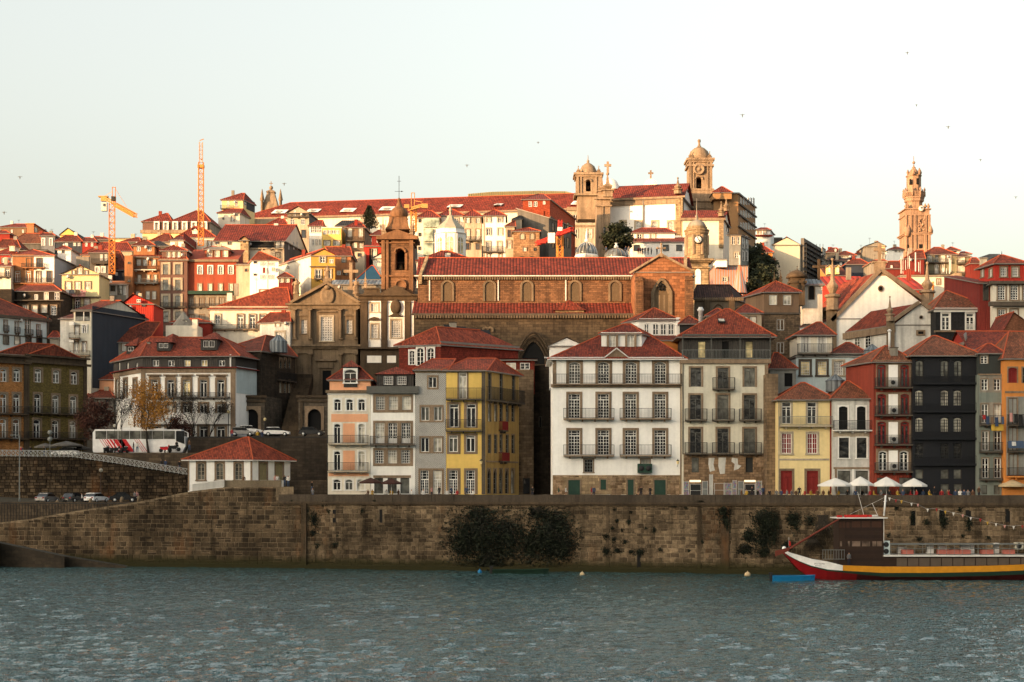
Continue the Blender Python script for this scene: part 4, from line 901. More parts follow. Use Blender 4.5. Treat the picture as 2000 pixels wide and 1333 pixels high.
for x in(245,445,840,1035):
    column(b,xx(x,Y),Y-.55,zz(962,Y),zz(562,Y),mm(19,Y)); b2=MB()
    column(b2,xx(x,Y),Y-.45,zz(1790,Y),zz(1140,Y),mm(21,Y)); b2.build('column',['carved'],hc.root)
    b.build('column',['carved'],hc.root); b=MB()
b=MB(); zb=zz(490,Y); za=zz(240,Y); X0,X1,xm=xx(205,Y),xx(1066,Y),xx(660,Y)
b.extr([(X0,zb),(X1,zb),(xm,za)],Y-.25,Y+1)
for X in(X0,X1): b.mesh_add([(X,Y-.9,zb),(xm,Y-.9,za),(xm,Y-.9,za+.55),(X-(.5 if X<xm else -.5),Y-.9,zb+.25),(X,Y+1,zb),(xm,Y+1,za),(xm,Y+1,za+.55),(X-(.5 if X<xm else -.5),Y+1,zb+.25)],[(0,1,2,3),(3,2,6,7),(0,4,5,1),(4,7,6,5)])
for x in(235,1020):
    b.box(xx(x-10,Y),xx(x+50,Y),Y-.5,Y+.6,zz(470,Y),zz(368,Y))
b.box(xx(610,Y),xx(715,Y),Y-.5,Y+.6,zz(260,Y),zz(165,Y)); b.build('pediment',['carved'],hc.root)
b=MB(); b.T=Matrix.Translation((xx(668,Y),Y-.3,zz(385,Y)))@Matrix.Rotation(R(90),4,'X'); b.lathe([(1.5,-.2),(1.45,.15),(1.1,.3),(.9,.2),(.4,.35)],(0,0,0),14,0,True,0,.95,1.25); b.T=None
b.lathe([(.5,0),(.75,.5),(.3,.9)],(xx(668,Y),Y-.35,zz(312,Y)),8); b.build('coat_of_arms',['carved'],hc.root)
hc.body(); 
b=MB()   # dark nave roof behind the pediment
e=[(X0-.5,Y+1,zz(360,Y)-3.2),(X1+.5,Y+1,zz(360,Y)-3.2)]
b.face([(X0,Y+1.1,zb+.3),(xm,Y+1.1,za+.2),(xm,Y+26,za+.2),(X0,Y+26,zb+.3)]); b.face([(X1,Y+1.1,zb+.3),(X1,Y+26,zb+.3),(xm,Y+26,za+.2),(xm,Y+1.1,za+.2)]); b.build('nave_roof',['slate_roof'],hc.root)
adopt(hc,ch)
statue(258,160,362,Y,'stone statue on the left corner of the church pediment'); statue(1038,160,362,Y,'stone statue on the right corner of the church pediment'); statue(663,-10,165,Y,'stone statue standing on the apex of the church pediment')
p=at(970,300,Y+6); b=MB(); b.box(p.x-.6,p.x+.6,p.y-.5,p.y+.5,p.z-1.5,p.z+.4); cross(b,p+Vector((0,0,.4)),4.6,0,.28); tag(b.build('stone_cross',['granite_c'],loc=p),'large stone cross on a pedestal right of the church pediment','cross')
# body with white panels
Y=283.0; tw=thing('church_tower','dark granite bell tower with onion dome and weather vane over a white panelled church body','bell tower',(xx(1500,Y),Y,20))
h=House('x','x','x',[(1092,Y),(1818,Y)],372,1900,'carved_dark',depth=18,ext=5)
h.win(0,'lattice2',1278,490,596,88); h.win(0,'lattice2',1278,760,940,86); h.win(0,'lattice2',1556,706,930,116)
for x0,x1 in((1195,1362),(1445,1668),(1752,1808)): h.band(0,456,1060,x0,x1,.06,'white','plaster_panel')
for x0,x1 in((1180,1365),(1440,1556)): h.band(0,1168,1260,x0,x1,.06,'white','plaster_panel')
for x0,x1 in((1362,1447),(1668,1752),(1100,1195)): h.band(0,456,1060,x0+8,x1-8,.35,'carved_dark','pilaster'); h.band(0,965,1060,x0,x1,.5,'carved_dark','pedestal'); h.band(0,456,480,x0,x1,.5,'carved_dark','capital')
h.band(0,370,392,None,None,.7,'carved_dark'); h.band(0,1060,1085,None,None,.7,'carved_dark'); h.band(0,392,440,None,None,.2,'carved_dark')
b=MB(); F=h.F[0]; b.T=F.T()
b.extr([(F.u(1195),F.z(1195,708)),(F.u(1360),F.z(1360,708)),(F.u(1330),F.z(1330,680)),(F.u(1278),F.z(1278,665)),(F.u(1226),F.z(1226,680))],-.6,0)
b.extr([(F.u(1455),F.z(1455,660)),(F.u(1650),F.z(1650,660)),(F.u(1553),F.z(1553,608))],-.6,0)
b.T=None; b.T=Matrix.Translation((xx(1555,Y),Y-.3,zz(535,Y)))@Matrix.Rotation(R(90),4,'X'); b.lathe([(1.0,-.2),(1.0,.2),(.7,.4),(.3,.35)],(0,0,0),12,0,True,0,1,1.4); b.T=None
b.build('window_pediment',['carved_dark'],h.root)
b=MB(F.T()); za,zb_=F.z(1200,285),F.z(1200,368)
b.box(F.u(1135),F.u(1345),-.3,.3,za-.3,za); b.box(F.u(1135),F.u(1345),-.3,.3,zb_,zb_+.25)
for k in range(12):
    u=F.u(1150)+(F.u(1340)-F.u(1150))*k/11; b.box(u-.12,u+.12,-.1,.15,zb_+.2,za-.3)
b.extr([(F.u(1340),zb_),(F.u(1760),zb_),(F.u(1640),F.z(1640,290)),(F.u(1555),F.z(1555,255)),(F.u(1470),F.z(1470,290))],-.5,.3)
b.build('balustrade',['carved_dark'],h.root)
h.body(); adopt(h,tw)
b=MB(); pinn(b,at(1158,285,Y),3.4,.32); b.build('pinnacle',['granite_c'],tw)
# tower shaft (views A3/P)
V('P'); Y=284.0; X0,X1=xx(745,Y),xx(807,Y); D=6.0
def sq(b,x0,x1,y0,y1,d0=0,dd=None,m=0):
    dd=D if dd is None else dd; b.box(xx(x0,Y),xx(x1,Y),Y+d0,Y+d0+dd,zz(y1,Y),zz(y0,Y),m)
wx,wy0,wy1,ww=782,487,528,17
b=MB(); sq(b,745,wx-ww/2,467,578); sq(b,wx+ww/2,807,467,578); sq(b,wx-ww/2,wx+ww/2,wy1,578); b.T=None
zt=zz(wy0,Y); zb2=zz(wy1,Y); a0,a1=xx(wx-ww/2,Y),xx(wx+ww/2,Y); xm=(a0+a1)/2; r=(a1-a0)/2
ring=[(xm-r*math.cos(PI*i/8),zt-r+r*math.sin(PI*i/8)) for i in range(9)]
b.extr([(a0,zz(467,Y)),(a0,zt-r)]+ring[1:-1]+[(a1,zt-r),(a1,zz(467,Y))],Y,Y+D)
b.build('shaft',['stone_tower' if 0 else M('stone_tower',(.22,.11,.052),'stone',bw=1.1,bh=.5,dirt=.5)],tw)
b=MB()
for x0,x1 in((745,752),(754,759),(799,807)): b.box(xx(x0,Y),xx(x1,Y),Y-.35,Y,zz(578,Y),zz(470,Y))
for y0,y1,e in((462,469,.9),(576,583,.9),(538,541,.3),(474,476,.3)): b.box(X0-e,X1+e,Y-e,Y+D+e,zz(y1,Y),zz(y0,Y))
for i in range(8):
    a,c=ring[i],ring[i+1]; b.tube((a[0]+(a[0]-xm)*.22,Y-.15,a[1]+.25),(c[0]+(c[0]-xm)*.22,Y-.15,c[1]+.25),.22,5)
for X in(a0-.3,a1+.3): b.box(X-.18,X+.18,Y-.2,Y,zb2,zt-r)
pz=zz(463,Y); b.extr([(X0-.6,pz),(X1+.6,pz),((X0+X1)/2,zz(449,Y))],Y-.7,Y+.2); b.extr([(X0+.8,pz),(X1-.8,pz),((X0+X1)/2,zz(453,Y)) ],Y-.75,Y-.7)
b.T=Matrix.Translation((xx(783,Y),Y-.2,zz(558,Y)))@Matrix.Rotation(R(90),4,'X'); b.lathe([(1.15,-.1),(1.15,.25),(.85,.25),(.8,.05)],(0,0,0),14); b.T=None
b.build('moulding',['carved_warm'],tw)
b=MB(); cx=(X0+X1)/2; cy=Y+D/2
b.lathe([(3.3,0),(2.9,.5),(2.5,1.3),(2.25,2.4),(2.4,2.5)],(cx,cy,zz(447,Y)),4,0,False,PI/4)
b.build('dome_base',['carved_warm'],tw)
b=MB(); z0=zz(421,Y); H_=zz(387,Y)-z0
b.lathe([(1.5,-.3),(1.42,0),(1.62,.3),(1.7,.75),(1.62,1.2),(1.3,1.65),(.85,2.0),(.5,2.4),(.36,2.9),(.28,3.3),(.4,3.4),(.1,3.8)],(cx+.1,cy,z0),16,0); 
b.build('onion_dome',['carved_warm'],tw)
b=MB(); p=Vector((cx+.1,cy,z0+3.7)); b.tube(p,p+Vector((0,0,4.2)),.05); b.tube(p+Vector((-.8,0,1.3)),p+Vector((.8,0,1.3)),.04); b.tube(p+Vector((.4,0,1.3)),p+Vector((.75,0,1.3)),.16,4,0,.02); b.tube(p+Vector((-.35,0,3.2)),p+Vector((.35,0,3.2)),.04); b.build('weather_vane',['iron'],tw)
b=MB()
for X,yy in((X0+.3,0),(X1-.3,0),(X0+.3,D),(X1-.3,D)): pinn(b,Vector((X,Y+yy,pz)),4.2,.38)
b.build('pinnacle',['granite_c'],tw)
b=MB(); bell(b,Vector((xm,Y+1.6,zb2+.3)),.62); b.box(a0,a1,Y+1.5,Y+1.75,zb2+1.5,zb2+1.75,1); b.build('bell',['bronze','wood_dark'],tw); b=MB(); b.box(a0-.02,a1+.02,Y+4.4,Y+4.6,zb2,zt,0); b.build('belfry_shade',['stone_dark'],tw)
# ================================================================= gothic nave
V('P'); Y=267.0
style('nave',sur='carved',sw=.35,nx=1,ny=1,arch=2,mid=0,fw=.06,fr='fr_brown',pane=M('panel_brown',(.10,.07,.04),'plain'),rev=.09,sill=0,pr=.12)
def dent(h,y,x0,x1,n,fi=0):
    F=h.F[fi]; b=MB(F.T()); ua,ub=F.u(x0),F.u(x1); z=F.z(x0,y)
    for k in range(n): u=ua+(ub-ua)*(k+.5)/n; w_=(ub-ua)/n*.28; b.box(u-w_,u+w_,-.5,.02,z-.55,z)
    b.build('corbel_row',['carved'],h.root)
def f(h):
    h.band(0,539,541,None,None,.6,'gutter_w','gutter'); dent(h,541,818,1243,90)
    for x in(839,973,1105): b=MB(h.F[0].T()); b.box(h.F[0].u(x)-.1,h.F[0].u(x)+.1,-.2,0,h.F[0].z(x,588),h.F[0].z(x,540)); b.build('drainpipe',['gutter_w'],h.root)
    for x0,x1 in((818,836),(1334,1350)):
        b=MB(); A,B_=xx(x0,Y),xx(x0+6,Y); b.mesh_add([(A,Y-.7,zz(556,Y)),(B_,Y-.7,zz(556,Y)),(B_,Y-.7,zz(538,Y)),(A,Y-.7,zz(538,Y)),(A+.9,Y+6,zz(500,Y+6)),(B_+.9,Y+6,zz(500,Y+6)),(B_,Y+6,zz(556,Y)),(A,Y+6,zz(556,Y))],[(0,1,2,3),(3,2,5,4),(0,3,4,7),(1,6,5,2)])
        b.build('gable_parapet',['granite'],h.root)
H('gothic_church','long gothic stone church nave with ribbed red roof and arched windows','church',[(816,Y),(1352,Y)],539,700,'stone_nave',depth=14,wins=[(0,'nave',[874,956,1029,1123,1201],551,589,18)],roof=dict(t='g',y=504,m='tile_nave',oh=.3),post=f)
Y=262.5
def f(h):
    h.band(0,613,616,None,None,.5,'surr_dark','gutter'); dent(h,616,810,1236,80)
    b=MB(); a=xx(1085,Y),xx(1141,Y); b.box(a[0],a[1],Y+.6,Y+3,zz(611,Y),zz(606,Y)); xm_=(a[0]+a[1])/2; 
    z1=zz(606,Y); b.mesh_add([(a[0]-.4,Y+.2,z1),(a[1]+.4,Y+.2,z1),(xm_,Y+2.2,zz(586,Y+2)),(a[0]-.4,Y+4.5,z1),(a[1]+.4,Y+4.5,z1)],[(0,1,2),(1,4,2),(3,0,2)],1); b.build('aisle_dormer',['granite','tile'],h.root)
    F=h.F[0]; b=MB()
    for k,(rr,n_) in enumerate(((3.1,.9),(2.6,.6),(2.1,.3))):
        cx_,zb_=xx(1042,Y),zz(712,Y); pts=[(cx_-rr,zb_)]+[(cx_-rr+2*rr*i/10, zb_+1.2+rr*1.35*(1-abs(2*i/10-1)**1.8)) for i in range(11)]+[(cx_+rr,zb_)]
        for i in range(len(pts)-1): b.tube((pts[i][0],Y-n_,pts[i][1]),(pts[i+1][0],Y-n_,pts[i+1][1]),.2,5)
    b.build('portal_arch',['carved_dark'],h.root)
    b=MB(); pts=[(cx_-1.9,zb_)]+[(cx_-1.9+3.8*i/10, zb_+1.2+1.9*1.35*(1-abs(2*i/10-1)**1.8)) for i in range(11)]+[(cx_+1.9,zb_)]; b.face([(x,Y-.05,z) for x,z in pts[::-1]]); b.build('portal_door',['void'],h.root)
H('church_aisle','lower stone aisle of the gothic church with its own ribbed red roof','church aisle',[(808,Y),(1240,Y)],614,800,M('stone_aisle',(.13,.09,.052),'stone',bw=1.0,bh=.45,dirt=.55),depth=5,wins=[(0,'nave',[948.5,957.5],642,649,5)],roof=dict(t='s',y=588,m='tile_nave',oh=.3),post=f)
# transept gable
Y=259.0
style('rose',sur='carved',sw=.5,nx=3,ny=1,arch=3,mid=0,fw=.2,mw=.35,fr='carved',pane='panel_brown',rev=.09,sill=0,pr=.25)
def f(h):
    F=h.F[0]; b=MB(F.T())
    for x0,x1,yt in((1240,1249,543),(1337,1345,541)):
        u0,u1=F.u(x0),F.u(x1+ (14 if x0<1300 else 11)); u1=u0+1.25
        b.mesh_add([(u0,-2.2,F.zb),(u1,-2.2,F.zb),(u1,-2.2,F.z(x0,yt+10)),(u0,-2.2,F.z(x0,yt+10)),(u0,0,F.zb),(u1,0,F.zb),(u1,0,F.z(x0,yt-2)),(u0,0,F.z(x0,yt-2))],[(0,1,2,3),(1,5,6,2),(4,0,3,7),(3,2,6,7)])
        b.extr([(u0-.1,F.z(x0,yt+10)),(u1+.1,F.z(x0,yt+10)),((u0+u1)/2,F.z(x0,yt))],-2.4,-1.2)
    b.build('buttress',['stone_nave'],h.root)
    b=MB(); p=at(1291.5,498,Y-.1); b.box(p.x-.3,p.x+.3,p.y-.3,p.y+.3,p.z-.4,p.z+.2); b.tube(p,p+Vector((0,0,1.8)),.13); b.tube(p+Vector((-.65,0,1.1)),p+Vector((.65,0,1.1)),.12); 
    for d in((-.65,1.1),(.65,1.1),(0,1.8)): b.ball(p+Vector((d[0],0,d[1])),.2,6)
    b.build('gable_cross',['granite_c'],h.root)
    b=MB(); c=at(1291.5,561,Y-.3)
    for k in range(5):
        t=PI/2+2*PI*k/5; b.T=Matrix.Translation((c.x+.42*math.cos(t),c.y-.0,c.z+.42*math.sin(t)))@Matrix.Rotation(R(90),4,'X'); b.lathe([(.26,-.02),(.26,.04)],(0,0,0),8)
    b.T=None; b.build('rosette',['void'],h.root)
    b=MB(); 
    for sx,(x0,y0) in((-1,(1230,534)),(1,(1354,530))):
        a=at(x0,y0,Y-.25); d=at(1291.5,497,Y-.25); b.tube(a,d,.22,5)
    b.build('gable_coping',['granite_c'],h.root)
Fac.zb=12
H('church_transept','sunlit stone gable of the gothic church with a tall traceried pointed window and buttresses','church transept',[(1240,Y),(1353,Y)],531,800,M('stone_warm2',(.30,.125,.055),'stone',bw=.9,bh=.5,dirt=.3),depth=12,wins=[(0,'rose',1292,549,622,30)],roof=dict(t='gf',y=499,x=1291,m='tile_nave',oh=.1,caps=False),post=f)
# dark apse
Y=262
def f(h):
    dent(h,582,1357,1452,26)
    F=h.F[0]; b=MB(F.T())
    for x in(1403,1444):
        u=F.u(x); r_=1.15 if x<1420 else .9; z=F.z(x,612); pts=[(u-r_+2*r_*i/8, z+r_*1.3*(1-abs(2*i/8-1)**1.8)) for i in range(9)]
        for i in range(8): b.tube((pts[i][0],-.1,pts[i][1]),(pts[i+1][0],-.1,pts[i+1][1]),.12,5)
    b.box(F.u(1375),F.u(1386),-.6,0,10,F.z(1380,588)); b.box(F.u(1424),F.u(1434),-.6,0,10,F.z(1430,588)); b.build('apse_arch',['carved_dark'],h.root)
H('church_apse','dark-roofed stone apse of the gothic church right of its gable','church apse',[(1356,Y),(1430,Y),(1458,Y+6)],582,700,M('stone_apse',(.15,.12,.085),'carved'),depth=14,roof=dict(t='h',y=557,x=(1362,1425),m='tile_dark',oh=.4),post=f)
# ================================================================= white gabled churches on the right
def coping(h,xa,ya,xl,yl,xr,yr,Y,m='surr',r=.32):
    b=MB()
    for x,y in((xl,yl),(xr,yr)):
        a=at(x,y,Y); d=at(xa,ya,Y); z=(d-a).normalized(); up=Vector((-z.z,0,z.x)) if z.x>0 else Vector((z.z,0,-z.x)); up=up*(1 if up.z>0 else -1)
        b.mesh_add([a,d,d+up*r*2,a+up*r*2,a+Vector((0,1.5,0)),d+Vector((0,1.5,0)),d+up*r*2+Vector((0,1.5,0)),a+up*r*2+Vector((0,1.5,0))],[(0,1,2,3),(3,2,6,7),(0,4,5,1),(0,3,7,4)])
    b.build('gable_coping',[m],h.root)
def oculus(h,x,y,rp,Y,sy=1.15):
    b=MB(Matrix.Translation(at(x,y,Y-.05))@Matrix.Rotation(R(90),4,'X')); r_=mm(rp,Y); b.lathe([(r_*1.5,-.05),(r_*1.5,.14),(r_,.14),(r_,.08)],(0,0,0),16,0,True,0,1,sy); b.build('oculus_surround',['surr'],h.root)
    b=MB(Matrix.Translation(at(x,y,Y-.22))@Matrix.Rotation(R(90),4,'X')); b.lathe([(r_,-.01),(r_*.99,.02)],(0,0,0),14,0,True,0,1,sy); b.build('oculus',['void'],h.root)
V('P'); Y=264.0
def f(h):
    coping(h,1721.5,531,1627,629,1838,612,Y-.5); oculus(h,1720,564,3.6,Y)
    h.band(0,596,604,None,None,.5,'surr','cornice'); h.band(0,604,618,None,None,.15,'stone','frieze'); h.band(1,606,700,1614,1633,.5,'carved','corner_pilaster')
    b=MB(); p=at(1626,606,Y-.4); pinn(b,p,mm(104,Y),.95,n=8); b.build('pinnacle',['granite_c'],h.root)
    b=MB(); p=at(1811,592,Y+1); pinn(b,p,mm(82,Y),.95,n=8); b.build('pinnacle',['granite_c'],h.root)
    b=MB(); p=at(1718,528,Y+.4); b.box(p.x-.9,p.x+.9,p.y-.5,p.y+.5,p.z-1,p.z+1.2); b.box(p.x-1.3,p.x+1.3,p.y-.6,p.y+.6,p.z+1.2,p.z+1.5); cross(b,p+Vector((0,0,1.4)),3.2,0,.26); b.build('gable_cross',['granite_c'],h.root)
H('church','large white church gable with oculus, stone coping, cross and urn pinnacles','church',[(1562,Y+15),(1632,Y),(1838,Y)],622,760,'white',wins=[],roof=dict(t='gf',y=530,x=1721.5,m='tile_b',oh=.1,caps=False),post=f)
Y=250.0
def f(h):
    coping(h,1798,593,1742,632,1858,636,Y-.5,r=.28); oculus(h,1799,620,2.4,Y,1.0)
    b=MB(h.F[1].T()); F=h.F[1]; b.box(F.u(1789),F.u(1807),-.12,0,F.z(1798,656),F.z(1798,645)); b.build('slot_surround',['surr'],h.root); b=MB(F.T()); b.box(F.u(1793),F.u(1803),-.15,-.12,F.z(1798,653),F.z(1798,648)); b.build('slot_window',['void'],h.root)
    h.band(0,637,650,None,None,.4,'surr','cornice'); h.band(1,628,730,1731,1746,.5,'carved','corner_pilaster'); h.band(1,632,700,1851,1862,.5,'carved','corner_pilaster')
    for x,y in((1738,628),(1857,632)):
        b=MB(); pinn(b,at(x,y,Y-.3),mm(50,Y),.55,n=8); b.build('pinnacle',['granite_c'],h.root)
H('chapel','smaller white chapel gable with round window, in front of the large white church','chapel',[(1652,Y+12),(1746,Y),(1855,Y)],634,760,'white_old',wins=[(0,'fara',[1675,1696],655,680,11)],roof=dict(t='gf',y=592,x=1798,m='tile',oh=.1,caps=False),post=f)
V('A5'); Y=266.0
def f(h):
    h.band(0,770,780,None,None,.2,'cap','eave')
H('bell_turret','small white bell turret with arched opening and blue-grey metal roof','turret',[(600,Y),(842,Y)],772,1060,'white_old',depth=3,wins=[(0,'round',700,792,972,70,None,'bell_opening',None,'void')],roof=dict(t='h',y=705,x=(630,820),m='zinc',oh=.35),post=f)
b=MB(); p=at(590,780,Y-1); X0,X1=xx(420,Y-1),xx(600,Y-1); b.box(X0,X1,Y-2,Y,zz(1060,Y),zz(700,Y)); b.box(X0-.3,X1+.3,Y-2.3,Y,zz(775,Y),zz(745,Y)); b.lathe([(1.9,0),(1.7,.6),(1.0,1.1),(.3,1.4)],((X0+X1)/2,Y-1,zz(700,Y)),12)
pt=thing('gateway','weathered stone gateway top with ball finials and a cross beside the white bell turret','gateway',(X0,Y,zz(1060,Y))); b.build('gateway_block',['carved_dark'],pt)
b=MB(); cross(b,at(795,715,Y),3.6,0,.2); b.build('stone_cross',['carved_dark'],pt)
for x,y0 in((513,535),(420,590),(298,590),(215,610)): b=MB(); pinn(b,at(x,y0+ (170 if x<500 else 110),Y-.5 if x>350 else Y-6),mm(170 if x<500 else 110,Y),.3); b.build('pinnacle',['carved_dark'],pt)
# ================================================================= houses between row 1 and the churches
Y=236
def f(h): h.band(1,1140,1165,None,None,.25,'surr_dark','cornice'); h.band(1,1165,1700,None,None,.02,'stone_dark' if 0 else M('rubble',(.22,.15,.09),'stone',bw=.5,bh=.3,dirt=.5),'stone_lower_wall')
H('tall_house','brown plastered upper storey over rubble stone house with a red hipped roof','house',[(-160,Y+6),(80,Y),(535,Y)],862,1750,'brown_wall',wins=[(1,'farc',[197,381],915,1040,96),(1,'farc',293,1230,1370,92),(1,'farc',293,1530,1670,92)],roof=dict(t='h',y=735,x=(225,245),m='tile_b',oh=.4),post=f)
V('B2'); Y=231
H('small_house','low house with white shuttered window and red roof with a white-dotted eave','house',[(770,Y),(1115,Y)],870,1100,'cream2',depth=6,wins=[(0,'farc',[1003,895],930,1008,72)],roof=dict(t='h',y=768,x=(900,930),m='tile',oh=.3))
H('small_house','small red pyramid roof peeping out beside the steel chimney','house',[(400,Y+2),(700,Y+2)],905,1000,'cream2',depth=6,roof=dict(t='h',y=822,x=(530,560),m='tile',oh=.3))
b=MB(); p=at(322,965,228); b.lathe([(.32,-1),(.32,1.2),(.5,1.3),(.5,1.5),(.3,1.75),(.3,1.85)],p,12); tag(b.build('steel_chimney',['steel_w'],loc=p),'shiny steel roof chimney in front of the gothic gable','chimney')
H('dark_house','small dark house with an old red hipped roof left of the wide pyramid roof','house',[(55,228),(330,228)],1010,1250,'fr_dark',depth=5,roof=dict(t='h',y=920,x=(160,180),m='tile_old',oh=.3))
V('B3'); Y=229
H('white_house','white house with four tall sash windows in a row above the big white house','house',[(395,Y+4),(585,Y),(1075,Y)],958,1300,'white',wins=[(1,'farn',685,1018,1160,60),(1,'farn',[803,903,1003],1018,1165,78)],roof=dict(t='h',y=818,x=(770,800),m='tile_old',oh=.35),
  post=lambda h:(h.band(1,950,968,None,None,.2,'gutter_w','gutter'),h.band(1,940,1200,1070,1120,.3,'white','corner_block')))
H('white_gable','white rendered gable with stone coping behind the left edge of the white riverside house','gable wall',[(75-800+740,232),(320-60,232)],1000,1200,'white',depth=3) if 0 else None
V('Q3'); Y=232
H('white_gable','plain white gable wall with stone coping beside the gothic portal','gable wall',[(85,Y),(310,Y)],262,420,'white',depth=5,roof=dict(t='gf',y=207,x=200,m='surr',oh=.25,caps=False))
V('P')
H('lean_to','short red tiled lean-to with white rake board beside the cream house','lean-to',[(1276,225),(1328,225)],664,700,'orange_wall',depth=4,roof=dict(t='s',y=655,m='tile',oh=.2))
V('Q4'); Y=226
def f(h):
    h.rail(0,248,500,190,122,.9,slab='surr_dark'); h.band(0,203,216,None,None,.2,'surr'); h.band(0,218,410,238,247,.1,'fr_white','drainpipe')
style('bars',sur='fr_white',sw=.12,nx=6,ny=1,mid=0,fw=.1,mw=.12,rev=.2,sill=0); style('dkgrid',sur='surr_dark',sw=.34,nx=4,ny=5,mid=0,fw=.07,sill=1,rev=.2,pane='glass_warm')
H('terrace_house','pale blue house with dark stone window frames below a planted balcony','house',[(240,Y),(740,Y)],205,470,'pale_blue',depth=8,wins=[(0,'dkgrid',[306,428],245,345,64),(0,'lattice2',546,245,345,66)],roof=dict(t='f',y=0,m='concrete',oh=.2))
H('attic_storey','small cream balcony storey with white barred doors and mossy red roof','attic',[(247,Y+.2),(500,Y+.2)],45,205,'cream',depth=6,ext=.1,wins=[(0,'bars',[308,427],60,182,62)],roof=dict(t='h',y=-38,x=(390,420),m='tile_old',oh=.6),post=lambda h:h.rail(0,248,500,190,122,.9,slab='surr_dark'))
H('attic_storey','low red hipped roof right of the mossy balcony storey','attic',[(505,Y+.3),(745,Y+.3)],180,206,'white_old',depth=7,ext=.1,roof=dict(t='h',y=110,x=(600,630),m='tile_old',oh=.4))
b=MB(); 
H('small_house','small grey house with dark opening and red roof by the bare stone wall','house',[(50,223),(240,223)],292,470,'grey_wall',depth=6,wins=[(0,'void',185,330,428,60,None,'door',None,'void')],roof=dict(t='h',y=183,x=(80,110),m='tile_old',oh=.3))
for x,y,Yb,lb in((525,390,219,'dark metal cone skylight behind the yellow house'),(790,170,222,'black and white striped cone skylight by the rusty red wall')):
    p=at(x,y,Yb); b=MB(); r_=mm(72 if x<600 else 60,Yb); b.lathe([(r_,-1.5),(r_,0),(r_*1.1,.05),(.05,mm(52,Yb))],p,10,0,False); tag(b.build('roof_lantern',['zinc'],loc=p),lb,'roof lantern')
# dark house with white windows, red mansion
V('A7'); Y=247
def f(h):
    h.band(0,948,1000,None,None,.3,'white','frieze'); h.band(0,1240,1262,None,None,.3,'surr','cornice')
    for x in(1295,1455): h.rail(0,x-62,x+62,1236,1155,.25,m='fr_white',slab='surr',sp=.12,br=False)
style('whtall',sur='fr_white',sw=.16,nx=2,ny=4,mid=1,fw=.14,rev=.2,tr=.22,sill=0)
H('black_house','black tiled house with white casement doors and broad brown-red roof beside the chapel','house',[(850,Y),(1585,Y)],950,1500,'black_wall' if 0 else M('dk2',(.02,.02,.022),'stone',bw=.3,bh=.3),depth=12,wins=[(0,'whtall',[980,1297,1455],1012,1236,108)],roof=dict(t='h',y=722,x=(980,1000),m='tile_brown',oh=.5),post=f)
Y=243
def f(h):
    h.band(1,600,640,None,None,.7,'surr_dark','eave'); h.band(1,870,925,None,None,.8,'surr_dark','eave'); h.band(1,600,1300,1590,1640,.08,'cream','corner_pilaster')
style('sash',sur='surr',sw=.22,nx=3,ny=6,mid=0,fw=.1,mw=.06,rev=.2,sill=1)
H('mansion','cream house with tall sash windows between heavy dark cornices at the right edge','house',[(1560,Y+3),(1600,Y),(2150,Y)],602,1500,'cream',wins=[(1,'sash',[1708,1875,2040],650,842,100),(1,'sash',[1712,1870],965,1155,96)],roof=dict(t='f',y=0,m='tile_b',oh=.6),post=f)
H('attic_storey','red attic storey with four sash windows and bright red pyramid roof with a spike','attic',[(1415,Y+7),(1632,Y+1),(2010,Y+1)],352,600,M('red_bright',(.38,.03,.018),'metalsheet',dirt=.15),ext=.1,wins=[(0,'sash',[1460,1568],440,545,38),(1,'sash',[1735,1887],415,540,78)],roof=dict(t='h',y=258,x=(1690,1730),m='tile_b',oh=.6),
 post=lambda h:(lambda b:(b.tube(at(1710,262,Y+5),at(1710,205,Y+5),.1,6,0,.02),b.build('roof_spike',['iron'],h.root)))(MB()))
H('red_wing','long lean-to wing with dark red sheet wall and sloping red tile roof','house wing',[(960,Y+16),(1420,Y+3),(1580,Y+3)],610,1000,'dark_red',wins=[(1,'farx',1500,610,850,60)],roof=dict(t='s',y=520,m='tile',oh=.4))
V('P')
H('brick_gable','rust brown brick gable with a red tiled verge at the right edge','gable wall',[(1950,226),(2060,226)],668,760,M('brick_rust',(.30,.12,.06),'stone',bw=.25,bh=.1,dirt=.3),depth=8,roof=dict(t='gf',y=610,x=1979,m='tile',oh=.25))
p=at(1885,672,222); b=MB(Matrix.Translation(p)@Matrix.Rotation(R(-70),4,'Y')); b.lathe([(.1,0),(.9,.12),(1.6,.5)],(0,0,0),16); b.T=None; b.tube(p+Vector((.5,0,0)),p+Vector((1.8,0,-1.2)),.06); tag(b.build('satellite_dish',['gutter'],loc=p),'large grey satellite dish above the black house roof','satellite dish')
# ================================================================= hilltop church complex
style('vit',sur='surr_light',sw=.35,nx=4,ny=6,rev=.12,fw=.1,mw=.08,mid=0,sill=0,pr=.2,arch=1)
V('R4'); Y=380.0
def f(h):
    h.band(0,550,566,None,None,.8,'granite_c','cornice'); h.band(0,566,612,None,None,.35,'granite_c','frieze'); h.band(0,566,885,975,1020,.5,'granite','pilaster'); h.band(1,560,900,1022,1034,.4,'granite','pilaster')
    b=MB(h.F[0].T()); u=h.F[0].u(695); b.box(u-.12,u+.12,-.45,0,h.F[0].z(695,830),h.F[0].z(695,560)); b.build('drainpipe',['gutter'],h.root)
    b=MB(); pinn(b,at(995,530,Y+.4),mm(145,Y),.9,n=8); b.build('pinnacle',['granite_c'],h.root)
    b=MB(); pinn(b,at(385,560,Y-1.2),mm(215,Y),1.5); 
    cross(b,at(387,350,Y-1.2),mm(100,Y),0,.28); b.build('pinnacle',['granite_c'],h.root)
    b=MB(); pinn(b,at(335,560,Y-.6),mm(190,Y),1.2); b.build('pinnacle',['granite_c'],h.root)
